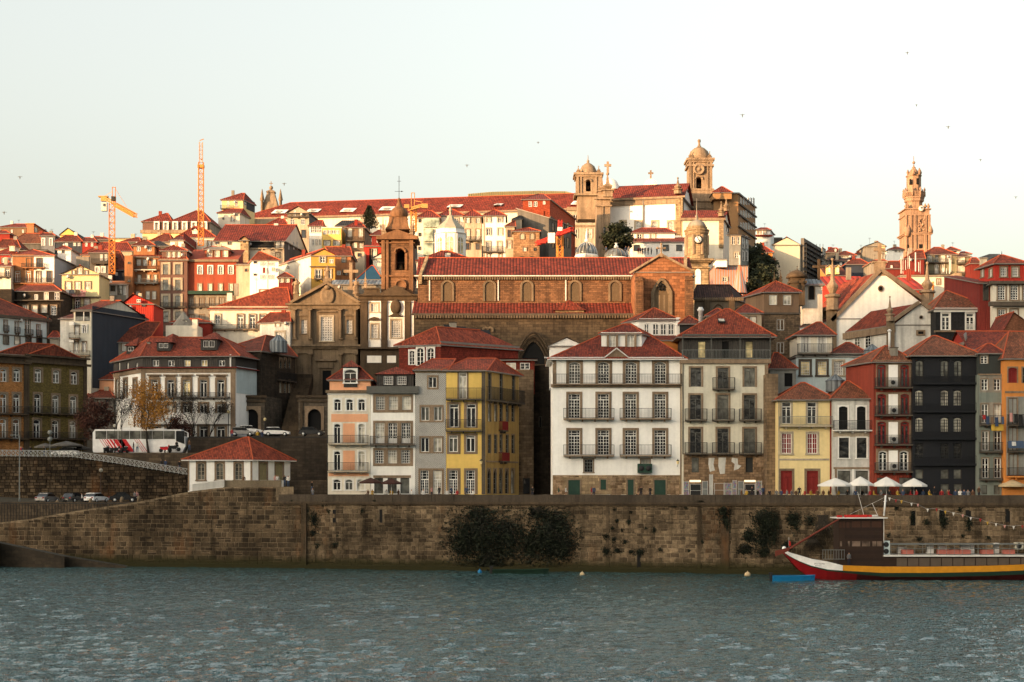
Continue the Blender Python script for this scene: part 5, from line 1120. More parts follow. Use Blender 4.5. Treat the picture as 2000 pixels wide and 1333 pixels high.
H('hilltop_church','long white hilltop church with granite cornice and four tall windows under a red roof','church',[(400,Y+4),(1030,Y),(1115,Y+16)],555,1000,'white_clean',wins=[(0,'vit',[518,652,797,933],768,845,46),(1,'farx',1080,500,515,8)],roof=dict(t='hy' if 0 else 'g',y=450,m='tile_smooth',oh=.7,caps=False),post=f)
H('church_pier','tall granite corner pier at the left end of the hilltop church','pier',[(293,Y-1.2),(408,Y-1.2)],565,1010,'granite_c',depth=8,wins=[(0,'farx',352,822,870,22)],post=lambda h:(h.band(0,560,580,None,None,.7,'granite_c','cornice'),h.band(0,625,640,None,None,.4,'granite_c','cornice'),h.band(0,640,1000,340,348,.3,'granite_c','pilaster')))
def belltower(label,x0,x1,x2,y0,y1,Y,ox,ow,oy0,oy1,dome,cy=None,n=4,cat='bell tower',bell_m='bronze',mat='granite_c'):
    """square belfry: front x0..x1, right side to x2"""
    o=thing('bell_tower',label,cat,at((x0+x1)/2,y1,Y)); X0,X1=xx(x0,Y),xx(x1,Y); D=(X1-X0)*.95
    zt,zb=zz(y0,Y),zz(y1,Y); a0,a1=xx(ox-ow/2,Y),xx(ox+ow/2,Y); oz1,oz0=zz(oy0,Y),zz(oy1,Y); r=(a1-a0)/2; xm=(a0+a1)/2
    ring=[(xm-r*math.cos(PI*i/8),oz1-r+r*math.sin(PI*i/8)) for i in range(9)]
    b=MB(); b.box(X0,a0,Y,Y+D,zb,zt); b.box(a1,X1,Y,Y+D,zb,zt); b.box(a0,a1,Y,Y+D,zb,oz0); b.box(X0+.3,X1-.3,Y+.3,Y+D-.3,zb-6,zb); b.extr([(a0,zt),(a0,oz1-r)]+ring[1:-1]+[(a1,oz1-r),(a1,zt)],Y,Y+D)
    b.build('belfry',[mat],o)
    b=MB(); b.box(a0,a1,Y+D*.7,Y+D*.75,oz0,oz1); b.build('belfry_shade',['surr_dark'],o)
    b=MB()
    for e,z0,z1 in((.7,zt-.3,zt+.25),(.35,zt-.8,zt-.3),(.6,zb,zb+.6)): b.box(X0-e,X1+e,Y-e,Y+D+e,z0,z1)
    w_=(X1-X0)*.1
    for A,B_ in((X0-.1,X0+w_),(X1-w_,X1+.1),(X0+w_*1.6,X0+w_*2.2),(X1-w_*2.2,X1-w_*1.6)): b.box(A,B_,Y-.3,Y,zb,zt-.4)
    for i in range(8):
        p,q=ring[i],ring[i+1]; b.tube((p[0]+(p[0]-xm)*.25,Y-.2,p[1]+.2),(q[0]+(q[0]-xm)*.25,Y-.2,q[1]+.2),.25,5)
    b.build('moulding',[mat],o)
    b=MB(); b.lathe(dome,((X0+X1)/2,Y+D/2,zt+.25),n if n!=4 else 12,0,n!=4 or True,PI/8); b.build('dome',[mat],o)
    b=MB()
    for X,yy in((X0+.5,.5),(X1-.5,.5),(X0+.5,D-.5),(X1-.5,D-.5)): pinn(b,Vector((X,Y+yy,zt+.25)),mm(62,Y)*1.0,.55)
    b.build('pinnacle',[mat],o)
    b=MB(); bell(b,Vector((xm,Y+1.5,oz0+.9)),r*.62); b.box(a0,a1,Y+1.4,Y+1.7,oz0+r*2.0,oz0+r*2.0+.35,1); b.build('bell',[bell_m,'wood_dark'],o)
    return o
Y=396.0; u_=mm(1,Y)
belltower('square sunlit bell tower with low dome at the left end of the hilltop church',115,326,372,355,545,Y,218,44,408,508,[(78*u_,0),(80*u_,8*u_),(74*u_,40*u_),(55*u_,78*u_),(28*u_,98*u_),(10*u_,108*u_),(12*u_,125*u_),(4*u_,135*u_),(2*u_,175*u_)])
t2=belltower('tall ornate bell tower with egg-shaped dome rising behind the right end of the hilltop church',1093,1290,1312,228,660,Y,1178,50,385,492,[(92*u_,0),(97*u_,6*u_),(92*u_,40*u_),(76*u_,78*u_),(50*u_,102*u_),(22*u_,115*u_),(12*u_,130*u_),(8*u_,150*u_),(14*u_,165*u_),(13*u_,180*u_),(4*u_,186*u_)])
V('R4'); b=MB(); X0,X1=xx(1093,Y),xx(1290,Y); D=(X1-X0)*.95
for y0,y1,e in((275,292,.5),(655,690,.5),(575,600,1.1),(600,660,.7),(485,500,.5)): b.box(X0-e-(.8 if y0>560 else 0),X1+e+(.8 if y0>560 else 0),Y-e,Y+D+e,zz(y1,Y),zz(y0,Y)); (b.build('upper_cornice',['granite_c'],t2),b.__init__()) if y0==275 else 0
b.box(X0-1.2,X1+1.2,Y-.4,Y+D+.4,zz(660,Y),zz(495,Y)); b.build('tower_base',['granite_c'],t2)
b=MB(Matrix.Translation(at(1180,316,Y-.3))@Matrix.Rotation(R(90),4,'X')); r_=mm(40,Y); b.lathe([(r_*1.2,-.2),(r_*1.2,.3),(r_*.85,.3),(r_*.8,.1),(.4,.1),(.3,.4)],(0,0,0),18); b.build('oculus_ring',['granite_c'],t2)
V('R4'); Y=392
b=MB(); b.lathe([(2.2*1.2,0),(2.3,.3),(2.2,1.2),(1.6,2.3),(.6,2.9)],at(410,430,Y)-Vector((0,0,2)),12); tag(b.build('small_dome',['white'],loc=at(410,430,Y)),'small white dome glimpsed behind the pinnacles of the hilltop church','dome')
b=MB(); X0,X1=xx(708,Y),xx(812,Y); n=10; prof=[(X0+(X1-X0)*i/n, zz(430,Y)+mm(34,Y)*math.sin(PI*i/n)**.7) for i in range(n+1)]; b.extr([(X0,zz(475,Y))]+prof+[(X1,zz(475,Y))],Y,Y+6); cross(b,at(760,400,Y+.4),mm(75,Y),1,.2)
tag(b.build('roof_turret',['white','granite_c'],loc=(X0,Y,zz(475,Y))),'small white rounded roof turret carrying a cross on the hilltop church roof','turret')
def f(h):
    h.band(0,740,760,None,None,.5,'granite_c','cornice'); h.band(0,760,1000,1350,1390,.4,'granite','pilaster')
    for x,y,hh in((1372,725,130),(1415,680,110)):
        b=MB(); pinn(b,at(x,y,Y+.4),mm(hh,Y),.7,n=8); b.build('pinnacle',['granite_c'],h.root)
Y=368
H('chancel','lower sunlit chancel wing of the hilltop church with red roof and two pinnacles','church wing',[(1035,Y),(1388,Y),(1440,Y+12)],742,1080,'cream',wins=[(1,'farx',[1425],810,865,14)],roof=dict(t='g',y=672,m='tile_smooth',oh=.5,caps=False),post=f)
Y=352
H('white_house','white house below the hilltop church with two upper windows and a long red roof','house',[(590,Y),(968,Y)],862,945,'white',depth=8,ext=3,wins=[(0,'farg',[663,775],878,918,38)],roof=dict(t='h',y=826,x=(680,890),m='tile_smooth',oh=.4))
H('long_white_house','long low white house with three dark square windows and people on the terrace before it','house',[(600,Y-5),(1078,Y-5)],944,1085,'white',depth=6,wins=[(0,'farx',[635,890,1006],975,1026,46)],roof=dict(t='s',y=905,m='tile_smooth',oh=.3))
# tall brown block right of the churches
V('R4'); Y=392
style('fr',sur='fr_white',sw=.12,nx=1,ny=2,rev=.08,fw=.1,mid=0,sill=0)
def f(h):
    for y in(545,640,745,850): h.band(1,y+60,y+72,None,None,.4,'surr_dark','string_course')
    for x in(1545,1592,1640): pass
H('apartment_block','tall brown apartment block with rows of white-framed windows on its shaded right face','apartment building',[(1305,Y),(1518,Y),(1668,Y+20)],520,1160,M('brown_block',(.36,.20,.09),dirt=.3),wins=[
 (1,'fr',[1540,1562,1584,1606,1628,1650],568,622,11),(1,'fr',[1540,1562,1584,1606,1628,1650],680,735,11),(1,'fr',[1540,1562,1584,1606,1628,1650],785,838,11)],roof=dict(t='f',y=0,m='tile_old',oh=.4),post=f)
H('roof_block','small red hipped roof rising left of the brown apartment block top','attic',[(1300,Y-2),(1462,Y-2)],515,540,'brown_block',depth=8,ext=1,roof=dict(t='h',y=466,x=(1370,1385),m='tile_smooth',oh=.3))
Y=345
H('bay_house','narrow white house with dark framed bay windows below the brown apartment block','house',[(1440,Y),(1540,Y),(1608,Y+5)],880,1190,'grey_wall',wins=[(0,'farg',[1480,1515],900,970,34),(0,'farg',1505,1040,1085,28),(1,'fr',[1560,1590],900,1000,16),(1,'fr',[1560,1590],1030,1110,16)],roof=dict(t='f',y=0,m='tile_old',oh=.5))
Y=336
M('stripes',(.5,.2,.12),'plain'); m=bpy.data.materials['stripes']; T=NT(m); uvn=T.n('UVMap'); wv=T.n('TexWave',wave_type='BANDS',bands_direction='X'); wv.inputs['Scale'].default_value=.55; T.l(uvn.outputs[0],wv.inputs['Vector'])
T.l(T.mix(T.mapr(wv.outputs['Fac'],.45,.55,0,1),(.50,.17,.09),(.24,.26,.28)),m.node_tree.nodes['Principled BSDF'].inputs['Base Color'])
V('B2')
H('striped_building','building wrapped in pink and grey vertical stripes beside the clock tower','building',[(500,Y),(940,Y)],265,560,'stripes',depth=8,ext=4,wins=[(0,'farg',637,412,468,56)],roof=dict(t='f',y=0,m='red_sheet',oh=.1))
b=MB(); p=at(830,590,300); b.tube(p,p+Vector((0,0,zz(125,300)-p.z)),.14); b.lathe([(1.5,-1),(1.1,1),(.15,4.6)],p+Vector((0,0,.5)),8,1,False); tag(b.build('wrapped_spire',['steel_w','stripes'],loc=p),'thin wrapped spire and mast in front of the striped building','spire')
H('white_shed','small white rooftop box on the striped building beside the clock tower','rooftop box',[(525,334),(665,334)],182,268,'white',depth=5,ext=.2,roof=dict(t='f',y=0,m='white',oh=.1))
# clock tower
V('R4'); Y=300.0; o=thing('clock_tower','round sunlit granite clock tower with small dome beside the gothic church','clock tower',at(1185,1300,Y)); cx=xx(1183,Y); cy=Y+4.6; u_=mm(1,Y)
Z=lambda y:zz(y,Y)
b=MB(); b.lathe([(104*u_,Z(1075)),(100*u_,Z(1040)),(97*u_,Z(1030)),(97*u_,Z(860)),(106*u_,Z(845)),(106*u_,Z(830)),(112*u_,Z(822)),(112*u_,Z(812)),(92*u_,Z(808)),(92*u_,Z(785))],(cx,cy,0),16,0,False,PI/16); b.build('drum',['granite'],o)
b=MB(); b.lathe([(82*u_,Z(790)),(80*u_,Z(770)),(66*u_,Z(745)),(40*u_,Z(728)),(14*u_,Z(722)),(10*u_,Z(700)),(14*u_,Z(690)),(5*u_,Z(670)),(3*u_,Z(640)),(1.5*u_,Z(530))],(cx,cy,0),20); b.build('dome',['concrete'],o)
b=MB(); b.box(cx-92*u_,cx+92*u_,cy-92*u_,cy+92*u_,Z(1600),Z(1090)); 
for e,y0,y1 in((1.0,1078,1096),(.5,1096,1110),(.3,1150,1160)): b.box(cx-92*u_-e,cx+92*u_+e,cy-92*u_-e,cy+92*u_+e,Z(y1),Z(y0))
b.build('tower_base',['granite'],o)
b=MB()
for k in range(8):
    t=2*PI*k/8+PI/8; x,y=cx+99*u_*math.cos(t),cy+99*u_*math.sin(t); b.tube((x,y,Z(1035)),(x,y,Z(862)),.3,6)
b.build('pilaster',['granite_c'],o)
b=MB(Matrix.Translation((cx,cy-99*u_,Z(910)))@Matrix.Rotation(R(90),4,'X')); b.lathe([(37*u_,-.3),(37*u_,.3),(32*u_,.35)],(0,0,0),24); b.build('clock_rim',['iron'],o)
b=MB(Matrix.Translation((cx,cy-99*u_,Z(910)))@Matrix.Rotation(R(90),4,'X')); b.lathe([(31*u_,.33),(30*u_,.37)],(0,0,0),24,0)
for k in range(12):
    t=2*PI*k/12; b.tube((24*u_*math.cos(t),24*u_*math.sin(t),.4),(29*u_*math.cos(t),29*u_*math.sin(t),.4),.06,4,1)
b.tube((0,0,.42),(12*u_,-17*u_,.42),.09,4,1); b.tube((0,0,.42),(-10*u_,24*u_,.42),.07,4,1); ck=b.build('clock_face',['white_clean','fr_dark'],o)
b=MB(); ww=25*u_; zt=Z(1165); ring=[(xx(1183,Y)-ww*math.cos(PI*i/8),zt-ww+ww*math.sin(PI*i/8)) for i in range(9)]; yq=cy-92*u_-.12; b.face([(x,yq,z) for x,z in ([(cx-ww,Z(1300)),(cx+ww,Z(1300))]+ring[::-1])]); b.build('arched_window',['white'],o)
# glass domes
V('R4'); 
for x,w_,y0,y1,Yd,lb in((203,190,945,1060,290,'glazed dome with white base and tall finial behind the gothic nave roof'),(460,210,1000,1085,288,'wider brown-grey glazed dome right of the white-based one')):
    p=at(x,y1,Yd+5); r_=mm(w_/2,Yd); h_=mm(y1-y0,Yd); o=thing('glass_dome',lb,'dome',(p.x,p.y,p.z-3)); b=MB()
    b.lathe([(r_*math.cos(t),h_*math.sin(t)*.98) for t in [PI/2*i/8 for i in range(8)]]+[(r_*.08,h_)],p,24,0); b.build('glazing',[M('dome_glass',(.12,.14,.15),'glass',rough=.15)],o)
    b=MB()
    for k in range(16):
        t=2*PI*k/16; pts=[p+Vector((r_*1.01*math.cos(a)*math.cos(t),r_*1.01*math.cos(a)*math.sin(t),h_*math.sin(a))) for a in [PI/2*i/6 for i in range(7)]]
        for q0,q1 in zip(pts,pts[1:]): b.tube(q0,q1,.06,4,0,None,False)
    b.build('rib',['gutter_w' if x<300 else 'gutter'],o)
    b=MB(); b.lathe([(r_*1.08,-3),(r_*1.08,-.4),(r_*1.12,-.3),(r_*1.02,0)],p,24); b.build('base',['white'],o); b=MB(); b.lathe([(r_*.18,0),(r_*.2,.35),(r_*.08,.7),(r_*.12,1.0),(.03,mm(30,Yd)*(1 if x>300 else 4))],p+Vector((0,0,h_)),10); b.build('finial',['white'],o)
# ================================================================= long monastery
V('P'); Y=438
def f(h):
    h.band(0,406,410,None,None,.6,'granite_c','cornice')
    F=h.F[0]
    for i,(x,y,w_,hh) in enumerate(((542,414,26,9),(608,412,24,8),(676,411,26,9),(753,408,28,9),(885,403,26,7),(1127,397,26,9),(970,400,14,5))):
        b=MB(); Yd=F.a.y+F.t.y*F.u(x)+.9; a=at(x,y,Yd)+Vector((0,0,.25)); W=mm(w_,Yd)/2; k=(453-Y)*0; up=Vector((1.0,2.2,mm(hh,Yd)*1.0+.1))
        b.mesh_add([a+Vector((-W,0,-mm(hh/2,Yd))),a+Vector((W,0,-mm(hh/2,Yd))),a+Vector((W,0,-mm(hh/2,Yd)))+up,a+Vector((-W,0,-mm(hh/2,Yd)))+up,a+Vector((-W,3.5,-2)),a+Vector((W,3.5,-2))],[(0,1,2,3),(1,5,2),(0,3,4)],0)
        c=(a+Vector((0,-.05,0))); b.mesh_add([a+Vector((-W*.5,-.08,-mm(hh*.3,Yd))),a+Vector((W*.3,-.08,-mm(hh*.3,Yd))),a+Vector((W*.45,-.08,-mm(hh*.3,Yd)))+up*.55,a+Vector((-W*.35,-.08,-mm(hh*.3,Yd)))+up*.55],[(0,1,2,3)],1)
        b.build('skylight',['white','sky_cream'],h.root)
H('monastery','very long monastery building crowning the hill with a red roof and slanting skylights','monastery',[(462,Y+18),(1168,Y)],407,560,'cream',depth=16,wins=[(0,'farg',[746],440,452,6)],roof=dict(t='h',y=387,x=(568,1142),m='tile_smooth',oh=.7),post=f)
H('monastery_wing','weathered stone-framed wing at the right end of the monastery with shadowed windows','monastery wing',[(1110,Y-4),(1178,Y-4)],412,560,'cream2',depth=8,wins=[(0,'farg',[1124,1152,1168],420,436,8),(0,'farg',[1124,1152,1168],448,466,8),(0,'farg',[1152,1168],478,496,8)],post=lambda h:(h.band(0,405,412,None,None,.4,'granite_c','cornice'),h.band(0,440,444,None,None,.2,'granite_c','string_course')))
b=MB(); pts=[(914,379),(960,375),(1050,373),(1105,374),(1120,378)]; Yd=480
b.extr([(xx(x,Yd),zz(y,Yd)) for x,y in pts]+[(xx(1120,Yd),zz(392,Yd)),(xx(914,Yd),zz(392,Yd))],Yd,Yd+14)
n=44
for k in range(n): X=xx(915,Yd)+(xx(1105,Yd)-xx(915,Yd))*k/n; b.box(X,X+.18,Yd-.2,Yd,zz(392,Yd),zz(interp(pts,915+190*k/n)+.4,Yd))
tag(b.build('metal_roof_hall',[M('olive_sheet',(.28,.24,.13),'plain')],loc=(xx(914,Yd),Yd,zz(392,Yd))),'long olive metal-clad hall roof showing above the monastery ridge','hall')
# spire behind
V('P'); Yd=520; o=thing('spire','pale stone pyramid spire with four small pinnacles behind the monastery roof','spire',at(530,440,Yd))
b=MB(); p=at(529.5,413,Yd+3); r_=mm(17,Yd)*1.41; b.lathe([(r_,-8),(r_,0),(r_*.42,mm(35,Yd)),(r_*.5,mm(36,Yd)),(r_*.5,mm(38,Yd)),(r_*.15,mm(42,Yd))],p,4,0,False,PI/4); b.ball(p+Vector((0,0,mm(46,Yd))),.7); cross(b,p+Vector((0,0,mm(47,Yd))),mm(12,Yd),0,.1); b.build('spire_roof',['granite_c'],o)
b=MB()
for x in(512,548): b.lathe([(.5,-4),(.5,3),(.8,3.2),(.1,7)],at(x,410,Yd),6)
b.build('pinnacle',['granite_c'],o)
# tall ornate tower on the right horizon
V('A6'); Y=600.0; u_=mm(1,Y); cl=thing('baroque_tower','tall ornate baroque stone tower with clock and balustraded gallery on the right horizon','tower',at(630,1350,Y)); D=11
cx=xx(637,Y); cy=Y+D/2; Z=lambda y:zz(y,Y)
def oc(b,x0,x1,y1,y0,e=0,m=0,rot=PI/8,n=8):
    r=(xx(x1,Y)-xx(x0,Y))/2/math.cos(PI/n)+e; b.lathe([(r,Z(y1)),(r,Z(y0))],((xx(x0,Y)+xx(x1,Y))/2,cy,0),n,m,False,rot)
b=MB(); b.box(xx(470,Y),xx(780,Y),Y+1,Y+D,Z(1500),Z(715)); oc(b,520,715,760,560); oc(b,525,700,480,250); b.build('tower_shaft',['clerigos'],cl)
b=MB()
for y,e,x0,x1 in((712,.5,468,782),(1030,.7,462,795),(1045,.4,465,790),(790,.35,468,782),(1240,.3,468,785)): b.box(xx(x0,Y)-e,xx(x1,Y)+e,Y+1-e,Y+D+e,Z(y+14),Z(y))
for y0,y1,x0,x1 in((560,600,500,735),(540,560,490,742),(255,268,515,708),(600,612,510,722)): oc(b,x0,x1,y1,y0)
b.build('cornice',['clerigos'],cl)
b=MB()
for x in(465,478,528,545,580,600,718,735,772,785):
    b.tube((xx(x,Y),Y+.7,Z(1290)),(xx(x,Y),Y+.7,Z(1050)),mm(9,Y),6); b.tube((xx(x,Y),Y+.7,Z(1025)),(xx(x,Y),Y+.7,Z(800)),mm(7,Y),6)
b.build('column',['clerigos'],cl)
b=MB(); X0,X1=xx(490,Y),xx(740,Y)
r_=(X1-X0)/2/math.cos(PI/8)
for k in range(8):
    t0=2*PI*k/8+PI/8; t1=t0+PI/4; a=Vector((math.cos(t0)*r_,math.sin(t0)*r_,0)); c=Vector((math.cos(t1)*r_,math.sin(t1)*r_,0)); ctr=Vector(((X0+X1)/2,cy,0))
    for j in range(6): q=ctr+a.lerp(c,(j+.5)/6); b.tube(q+Vector((0,0,Z(538))),q+Vector((0,0,Z(485))),.22,4)
    b.tube(ctr+a+Vector((0,0,Z(480))),ctr+c+Vector((0,0,Z(480))),.28,4); b.lathe([(.45,Z(540)),(.45,Z(475)),(.2,Z(470)),(.5,Z(455)),(.1,Z(420))],ctr+a,6)
b.build('gallery_balustrade',['clerigos'],cl)
b=MB()
for x in(535,575,655,700): b.lathe([(.5,Z(262)),(.35,Z(240)),(.6,Z(215)),(.15,Z(175))],(xx(x,Y),cy-3.5 if x in(575,655) else cy,0),6)
for x in(478,500,728,770): b.lathe([(.5,Z(718)),(.4,Z(695)),(.75,Z(680)),(.12,Z(640))],(xx(x,Y),Y+1.8,0),6)
for x in(470,500,790): b.lathe([(.9,Z(1030)),(1.0,Z(1000)),(.6,Z(965)),(.15,Z(930))],(xx(x,Y),Y+.6,0),8)
b.lathe([(1.0,Z(1080)),(1.5,Z(1000)),(.9,Z(965))],(xx(485,Y),Y+.8,0),8); b.build('pinnacle',['clerigos'],cl)
b=MB(); c0=((xx(525,Y)+xx(700,Y))/2,cy,0)
b.lathe([(80*u_,Z(255)),(72*u_,Z(225)),(50*u_,Z(190)),(25*u_,Z(160)),(20*u_,Z(150)),(26*u_,Z(147)),(10*u_,Z(135)),(6*u_,Z(108))],c0,12); b.ball(Vector((c0[0],c0[1],Z(83))),20*u_,10); b.tube((c0[0],c0[1],Z(64)),(c0[0],c0[1],Z(0)),.12); b.build('cupola',['clerigos'],cl)
b=MB()
for x,y0,y1,w_ in((545,318,385,14),(638,308,385,30),(665,1178,1232,46),(497,1185,1245,24),(668,880,905,18)): b.box(xx(x-w_/2,Y),xx(x+w_/2,Y),(cy-(87*u_) if y0<400 else Y+1)-.12-(.6 if y0<400 else 0),(cy-60*u_ if y0<400 else Y+1.2),Z(y1),Z(y0))
b.build('opening',['void'],cl)
b=MB(Matrix.Translation((xx(665,Y),Y+.4,Z(715)))@Matrix.Rotation(R(90),4,'X')); b.lathe([(40*u_,-.8),(40*u_,.1),(34*u_,.15)],(0,0,0),18,0); b.lathe([(33*u_,.16),(32*u_,.22)],(0,0,0),18,1); b.tube((0,0,.3),(12*u_,14*u_,.3),.2,4,2); b.tube((0,0,.3),(-14*u_,22*u_,.3),.15,4,2); b.build('clock',['clerigos','white','fr_dark'],cl)
b=MB()
for k in range(18):
    b.ball(Vector((xx(668,Y)+math.sin(k*1.9)*1.1,Y+.8,Z(850+k*10))),.34+.12*math.sin(k),6)
b.build('carved_relief',['clerigos'],cl)
# ================================================================= houses: centre of the hill
V('A4'); Y=345
H('glass_front_house','narrow house with pale green glazed balconies and small square side windows','house',[(235,Y),(520,Y)],430,980,'cream',depth=8,wins=[(0,'farx',265,460,500,24),(0,'farx',265,640,680,24),(0,'farx',262,818,860,24)],roof=dict(t='h',y=345,x=(370,420),m='tile_smooth',oh=.35),
 post=lambda h:[h.band(0,y0,y1,314,440 if y0>500 else 520,.5,M('pale_glass',(.30,.36,.28),'glass',rough=.15),'glazed_balcony') for y0,y1 in((448,565),(585,750),(765,930))])
H('hill_house','cream house behind the white lantern with a small red hipped roof','house',[(525,Y+4),(840,Y+4)],405,950,'cream',depth=8,wins=[(0,'farg',745,445,505,45)],roof=dict(t='h',y=332,x=(640,700),m='tile_smooth',oh=.4))
H('hill_house','weathered stone house with two tall windows per floor beside the white four-storey house','house',[(845,Y),(1070,Y)],415,970,'cream2',depth=8,wins=[(0,'fard',[890,1022],440,508,46),(0,'farc',[890,1022],590,722,48),(0,'farb',[888,1022],770,855,52)],roof=dict(t='h',y=340,x=(950,970),m='tile_smooth',oh=.4),post=lambda h:h.rail(0,860,1075,735,690,.8))
H('hill_house','bright white four-storey house with six stone-framed windows above the nave roof','house',[(1100,Y-2),(1382,Y-2)],405,975,'white',depth=8,wins=[(0,'farg',[1160,1310],440,500,48),(0,'farg',[1160,1310],578,668,50),(0,'farg',[1155,1302],750,880,50),(0,'farg',[1155,1310],905,965,30)],roof=dict(t='h',y=338,x=(1230,1260),m='tile_smooth',oh=.4),post=lambda h:(h.rail(0,1090,1360,885,820,.9),h.band(0,405,970,1093,1110,.1,'surr_light','corner_pilaster')))
H('hill_house','small weathered house squeezed between the white house and the stone tower house','house',[(1385,Y-3),(1500,Y-3)],545,975,'cream2',depth=7,wins=[(0,'farb',1432,600,690,40),(0,'farc',1428,735,840,55)],roof=dict(t='h',y=480,x=(1490,1510),m='tile_old',oh=.3))
H('dark_roof','dark slate roof peak between the white house and the red brick house','house',[(1470,Y+4),(1595,Y+4)],450,560,'cream2',depth=6,roof=dict(t='h',y=408,x=(1560,1590),m='slate_roof',oh=.2))
H('stone_house','rubble stone house with two pointed arches and a low red roof','house',[(1485,Y-6),(1825,Y-6)],608,975,M('rubble_warm',(.36,.20,.10),'stone',bw=.7,bh=.4,dirt=.3),depth=8,wins=[(0,'gothic_far' if 0 else 'round',[1600,1727],640,722,56,None,'blind_arch',None,'cream2'),(0,'farc',1632,830,875,40),(0,'farx',1763,835,868,24),(0,'farx',[1595,1724],945,968,30)],roof=dict(t='h',y=570,x=(1670,1690),m='tile_smooth',oh=.35))
Y=352
def f(h):
    h.band(0,350,540,1650,1880,.25,'brick_lit' if 0 else 'red_brick','brick_bay'); h.band(1,420,440,None,None,.3,'surr_dark','string_course')
M('red_brick',(.50,.09,.035),'stone',bw=.3,bh=.12,dirt=.15)
H('brick_house','orange-red brick house with shaded long right side rising above the stone arches house','house',[(1608,Y),(1960,Y),(2290,Y+26)],195,975,'red_brick',wins=[(0,'farn',[1703,1773],228,295,46),(0,'farn',1884,222,265,32),(0,'farc',[1655,1826],425,490,40)],roof=dict(t='hy' if 0 else 'h',y=130,x=(1810,1880),m='tile_smooth',oh=.35),post=f)
V('P')
H('weathered_wing','long shaded weathered side building stepping right from the brick house','house',[(1072,Y-3),(1116,Y+8)],425,500,'side_grey',depth=8,wins=[(0,'farx',[1080,1090,1100,1109],436,452,4),(0,'farx',[1080,1090,1100,1109],465,485,4)],roof=dict(t='s',y=415,m='tile_old',oh=.3))
V('A4'); Y=312   # white octagonal lantern
o=thing('white_lantern','white octagonal lantern with arched windows and ribbed zinc dome','lantern tower',at(645,960,Y)); cx=xx(650,Y); cy=Y+6; u_=mm(1,Y); Z=lambda y:zz(y,Y)
r_=205*u_; b=MB(); b.lathe([(r_,Z(1000)),(r_,Z(600)),(r_*1.08,Z(598)),(r_*1.10,Z(590)),(r_,Z(588)),(r_*.98,Z(530))],(cx,cy,0),8,0,False,PI/8); b.build('drum',['white'],o)
b=MB(); b.lathe([(r_*1.0,Z(535)),(r_*.92,Z(510)),(r_*.6,Z(455)),(r_*.35,Z(410)),(r_*.26,Z(385)),(r_*.24,Z(370)),(r_*.2,Z(345)),(r_*.08,Z(335)),(r_*.07,Z(290)),(r_*.12,Z(280)),(r_*.03,Z(200))],(cx,cy,0),8,0,False,PI/8); b.build('dome',[M('zinc_warm',(.34,.31,.24),'plain')],o)
for k in range(8):
    t=-PI/2+k*PI/4; b=MB(Matrix.Translation((cx,cy,0))@Matrix.Rotation(t+PI/2,4,'Z')); rr=r_*math.cos(PI/8); w_=r_*.42; top=[(-w_/2*math.cos(PI*i/8),Z(650)-w_/2+w_/2*math.sin(PI*i/8)) for i in range(9)]
    b.face([(x,-rr-.05,z) for x,z in ([(-w_/2,Z(860)),(w_/2,Z(860))]+top[::-1])],0); b.box(-.08,.08,-rr-.15,-rr,Z(860),Z(655),1); b.box(-w_/2,w_/2,-rr-.13,-rr,Z(720),Z(712),1); b.build('arched_window',['glass_warm','fr_white'],o)
    b=MB(Matrix.Translation((cx,cy,0))@Matrix.Rotation(t+PI/2+PI/8,4,'Z')); b.box(-.35,.35,-r_-.1,-r_+.4,Z(960),Z(605)); b.build('pilaster',['white'],o)
Y=296
H('red_roof_hall','low hall with a broad orange-red hipped roof between bell tower and nave','hall',[(225,Y),(1000,Y)],1000,1150,'white',depth=12,roof=dict(t='h',y=868,x=(560,640),m='tile_smooth',oh=.3),post=lambda h:h.chim(632,905,945,70,Y+3,1.5,'white_old'))
# ================================================================= left lower town
def hh(lab,Y,pts,ye,yb,wall,roof=None,wins=[],name='hill_house',cat='house',depth=8,post=None,ext=5):
    P_=[]; 
    for p in pts: P_.append((p,Y) if not isinstance(p,tuple) else (p[0],Y+p[1]))
    rf=None
    if roof:
        t,y,x,m=roof; rf=dict(t=t,y=y,x=x,m=m,oh=.35)
    h=H(name,lab,cat,P_,ye,yb,wall,depth=depth,wins=wins,roof=rf,post=post,ext=ext)
    if rf and rf['t']!='f' and Y>262:
        Q=h.Q; c=sum(Q,Vector((0,0)))/4; e0=(Q[1]-Q[0]); L=e0.length; e0=e0/L; zr=h.zr
        if rc.random()<.6 and L>3:
            p=c+e0*rc.uniform(-.3,.3)*L; b=MB(); s=rc.uniform(.28,.5); b.box(p.x-s,p.x+s,p.y-.3,p.y+.3,zr-1.6,zr+rc.uniform(.2,.9)); b.build('chimney',[rc.choice(['concrete','white_old','cream2','rust2'])],h.root)
        if rc.random()<.55 and L>3:
            p=c+e0*rc.uniform(-.35,.35)*L; b=MB(); z1=zr+rc.uniform(.9,2.0); b.tube((p.x,p.y,zr-.8),(p.x,p.y,z1),.03,3)
            for k in range(3): b.tube((p.x-.45+.1*k,p.y,z1-.12-.14*k),(p.x+.45-.1*k,p.y+.1,z1-.12-.14*k),.018,3)
            b.build('aerial',['iron'],h.root)
        if rc.random()<.4 and L>4:
            F=h.F[0]; u=rc.uniform(.1,.9)*F.L; q=F.w(u,h.ze-rc.uniform(.4,1.2),.35); b=MB(Matrix.Translation(q)@Matrix.Rotation(R(90),4,'X')@Matrix.Rotation(R(rc.uniform(-40,40)),4,'Y')); b.lathe([(.05,0),(.25,.05),(.38,.14)],(0,0,0),10); b.build('satellite_dish',['gutter_w'],h.root)
    return h
TS='tile_smooth'; rc=random.Random(77)
V('L6')
style('aw',sur='surr',sw=.28,nx=2,ny=3,arch=1,mid=1,fw=.13,tr=.25,rev=.25,sill=0,pr=.1)
